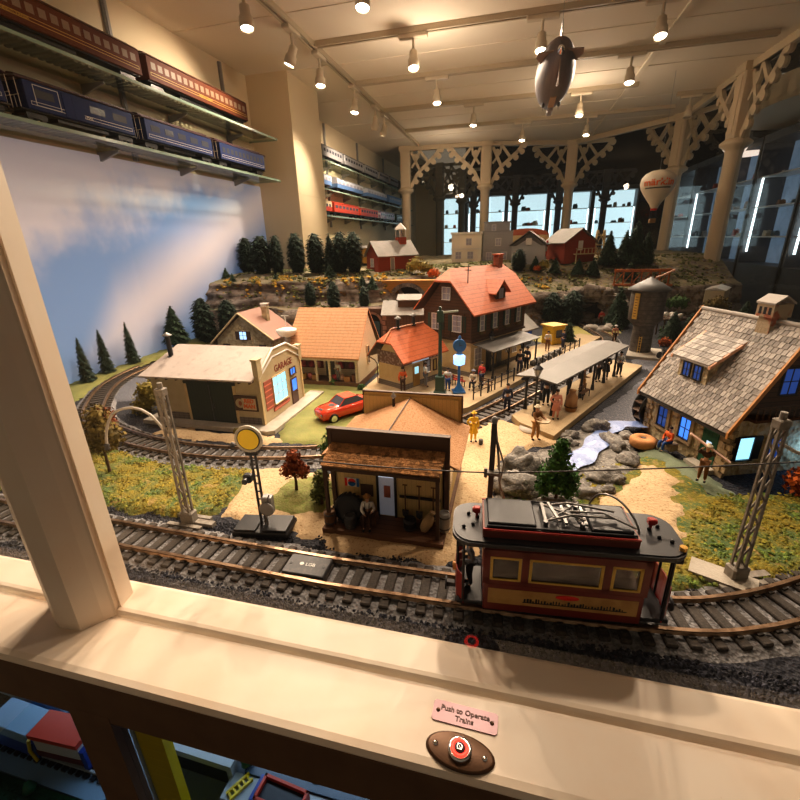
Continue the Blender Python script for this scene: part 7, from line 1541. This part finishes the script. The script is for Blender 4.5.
mb = MB(); mb.bx(-39,-4,38.2,50,0,.9); [mb.bx(-39+k*6.4,-38.9+k*6.4,38.2,50,.9,.94) for k in range(1,6)]; single(mb, 'paved_square', mk('slate',(.07,.11,.17)), 'slate blue tiled square in the lower case under the sill', 'paving', (0,0,Z+4))
mb = MB(); mb.lathe([(.9,0),(1.25,0),(1.25,.3),(.9,.3)], 20); single(mb, 'black_ring', bblk, 'black ring lying on the slate blue square', 'ring', (-26.7,40.6,Z+4.95))
mb = MB(); mb.bbox(-.7,.7,-.6,.6,0,1,.1); single(mb, 'yellow_brick', byel, 'small yellow brick lying on the slate blue square', 'toy brick', (-21.5,40.6,Z+4.95))
mb = MB(); mb.bx(-41,-4,34.2,38.1,0,1); single(mb, 'pale_kerb', bgry, 'pale grey ledge in front of the slate blue square', 'kerb', (0,0,Z+3.5))
t = thing('toy_cart', 'red framed toy cart with a black bed at the bottom edge of the picture', 'toy cart', (-30.8,36.0,Z+4.6), rad(-5)); mb = MB(); mb.bx(-4,4,-1.8,-1.4,0,2); mb.bx(-4,4,1.4,1.8,0,2); mb.bx(-4,-3.6,-1.8,1.8,0,2); mb.bx(3.6,4,-1.8,1.8,0,2); mb.build('frame', bred, t); mb = MB(); mb.bx(-3.6,3.6,-1.4,1.4,0,1.2); mb.build('bed', bblk, t); mb = MB(); mb.bx(-4.9,-4,-1.8,1.8,0,1.2); mb.build('blue_end', bblu, t)
t = thing('toy_ladder', 'short yellow toy ladder left of the red cart', 'ladder', (-38.6,36.2,Z+4.6), rad(60)); mb = MB(); [mb.bx(-2,2,y_-.15,y_+.15,0,.5) for y_ in (-.6,.6)]; mb.build('rail', byel, t); mb = MB(); [mb.bx(-1.8+k*.8,-1.5+k*.8,-.6,.6,.1,.4) for k in range(5)]; mb.build('rung', byel, t)
for x, y, l in ((-39.0,39.2,'round dark green toy bush beside the yellow toy ladder'),(-75.5,29.0,'round dark green toy bush on the green base plate')):
    t = thing('toy_bush', l, 'toy bush', (x,y,Z+.6 if x < -50 else Z+5)); rocky((0,0,1.1),(1.1,1.1,1.1),3,12,8,.2).build('leaves', mk('leaf',(.01,.10,.04)), t); mb = MB(); mb.cyl((0,0,-.1),(0,0,.5),.3,n=6); mb.build('stem', byel, t)

# ================================================================== light, world, camera
def area(loc, rot, sx, sy, e, c):
    l = bpy.data.lights.new('area_lamp', 'AREA'); l.shape = 'RECTANGLE'; l.size = sx*S; l.size_y = sy*S; l.energy = e; l.color = c
    o = bpy.data.objects.new('area_lamp', l); COL.objects.link(o); o.location = Vector(loc)*S; o.rotation_euler = rot; return o
area((-45,60,-8), (0,0,0), 150, 12, 3.2, (.62,.80,1))
l = bpy.data.lights.new('front_fill', 'POINT'); l.energy = 8; l.color = (1,.80,.62); l.shadow_soft_size = .12  # unseen fill added behind the camera to brighten the window post
o = bpy.data.objects.new('front_fill', l); COL.objects.link(o); o.location = (.9,-1.1,1.7)
l = bpy.data.lights.new('house_lamp', 'POINT'); l.energy = .06; l.color = (.3,.6,1); l.shadow_soft_size = .01
o = bpy.data.objects.new('house_lamp', l); COL.objects.link(o); o.location = Vector((53,83,5))*S
for q_, e_ in (((-40,210,98),3.2),((30,300,98),2.6),((-60,400,90),2.0),((-40,60,110),1.4)):  # added fill points without fixtures, lifting the ceiling and upper room
    l = bpy.data.lights.new('room_fill', 'POINT'); l.energy = e_; l.color = (1,.80,.62); l.shadow_soft_size = .03
    o = bpy.data.objects.new('room_fill', l); COL.objects.link(o); o.location = Vector(q_)*S
w = bpy.data.worlds.new('world'); bpy.context.scene.world = w; w.use_nodes = True
w.node_tree.nodes['Background'].inputs[0].default_value = (1,.82,.62,1); w.node_tree.nodes['Background'].inputs[1].default_value = .16

F = 432.; pitch = math.atan(159.3/F); yaw = rad(14.7); roll = rad(1.7)
cd = bpy.data.cameras.new('camera'); cd.sensor_fit = 'HORIZONTAL'; cd.sensor_width = 36; cd.lens = 36*F/800; cd.clip_start = .01; cd.clip_end = 50
cam = bpy.data.objects.new('camera', cd); COL.objects.link(cam)
cam.matrix_world = Matrix.Translation((0,0,.41)) @ Matrix.Rotation(yaw,4,'Z') @ Matrix.Rotation(PI/2-pitch,4,'X') @ Matrix.Rotation(-roll,4,'Z')
sc = bpy.context.scene; sc.camera = cam
sc.view_settings.view_transform = 'Standard'; sc.view_settings.look = 'Medium High Contrast'; sc.view_settings.exposure = .12
sc.cycles.max_bounces = 6; sc.cycles.diffuse_bounces = 3; sc.cycles.glossy_bounces = 3; sc.cycles.transparent_max_bounces = 16
sc.cycles.sample_clamp_indirect = 4; sc.cycles.caustics_reflective = False; sc.cycles.caustics_refractive = False
for o_, u_ in TREE0.values():
    if not u_:
        for ch in list(o_.children): bpy.data.objects.remove(ch)
        bpy.data.objects.remove(o_)
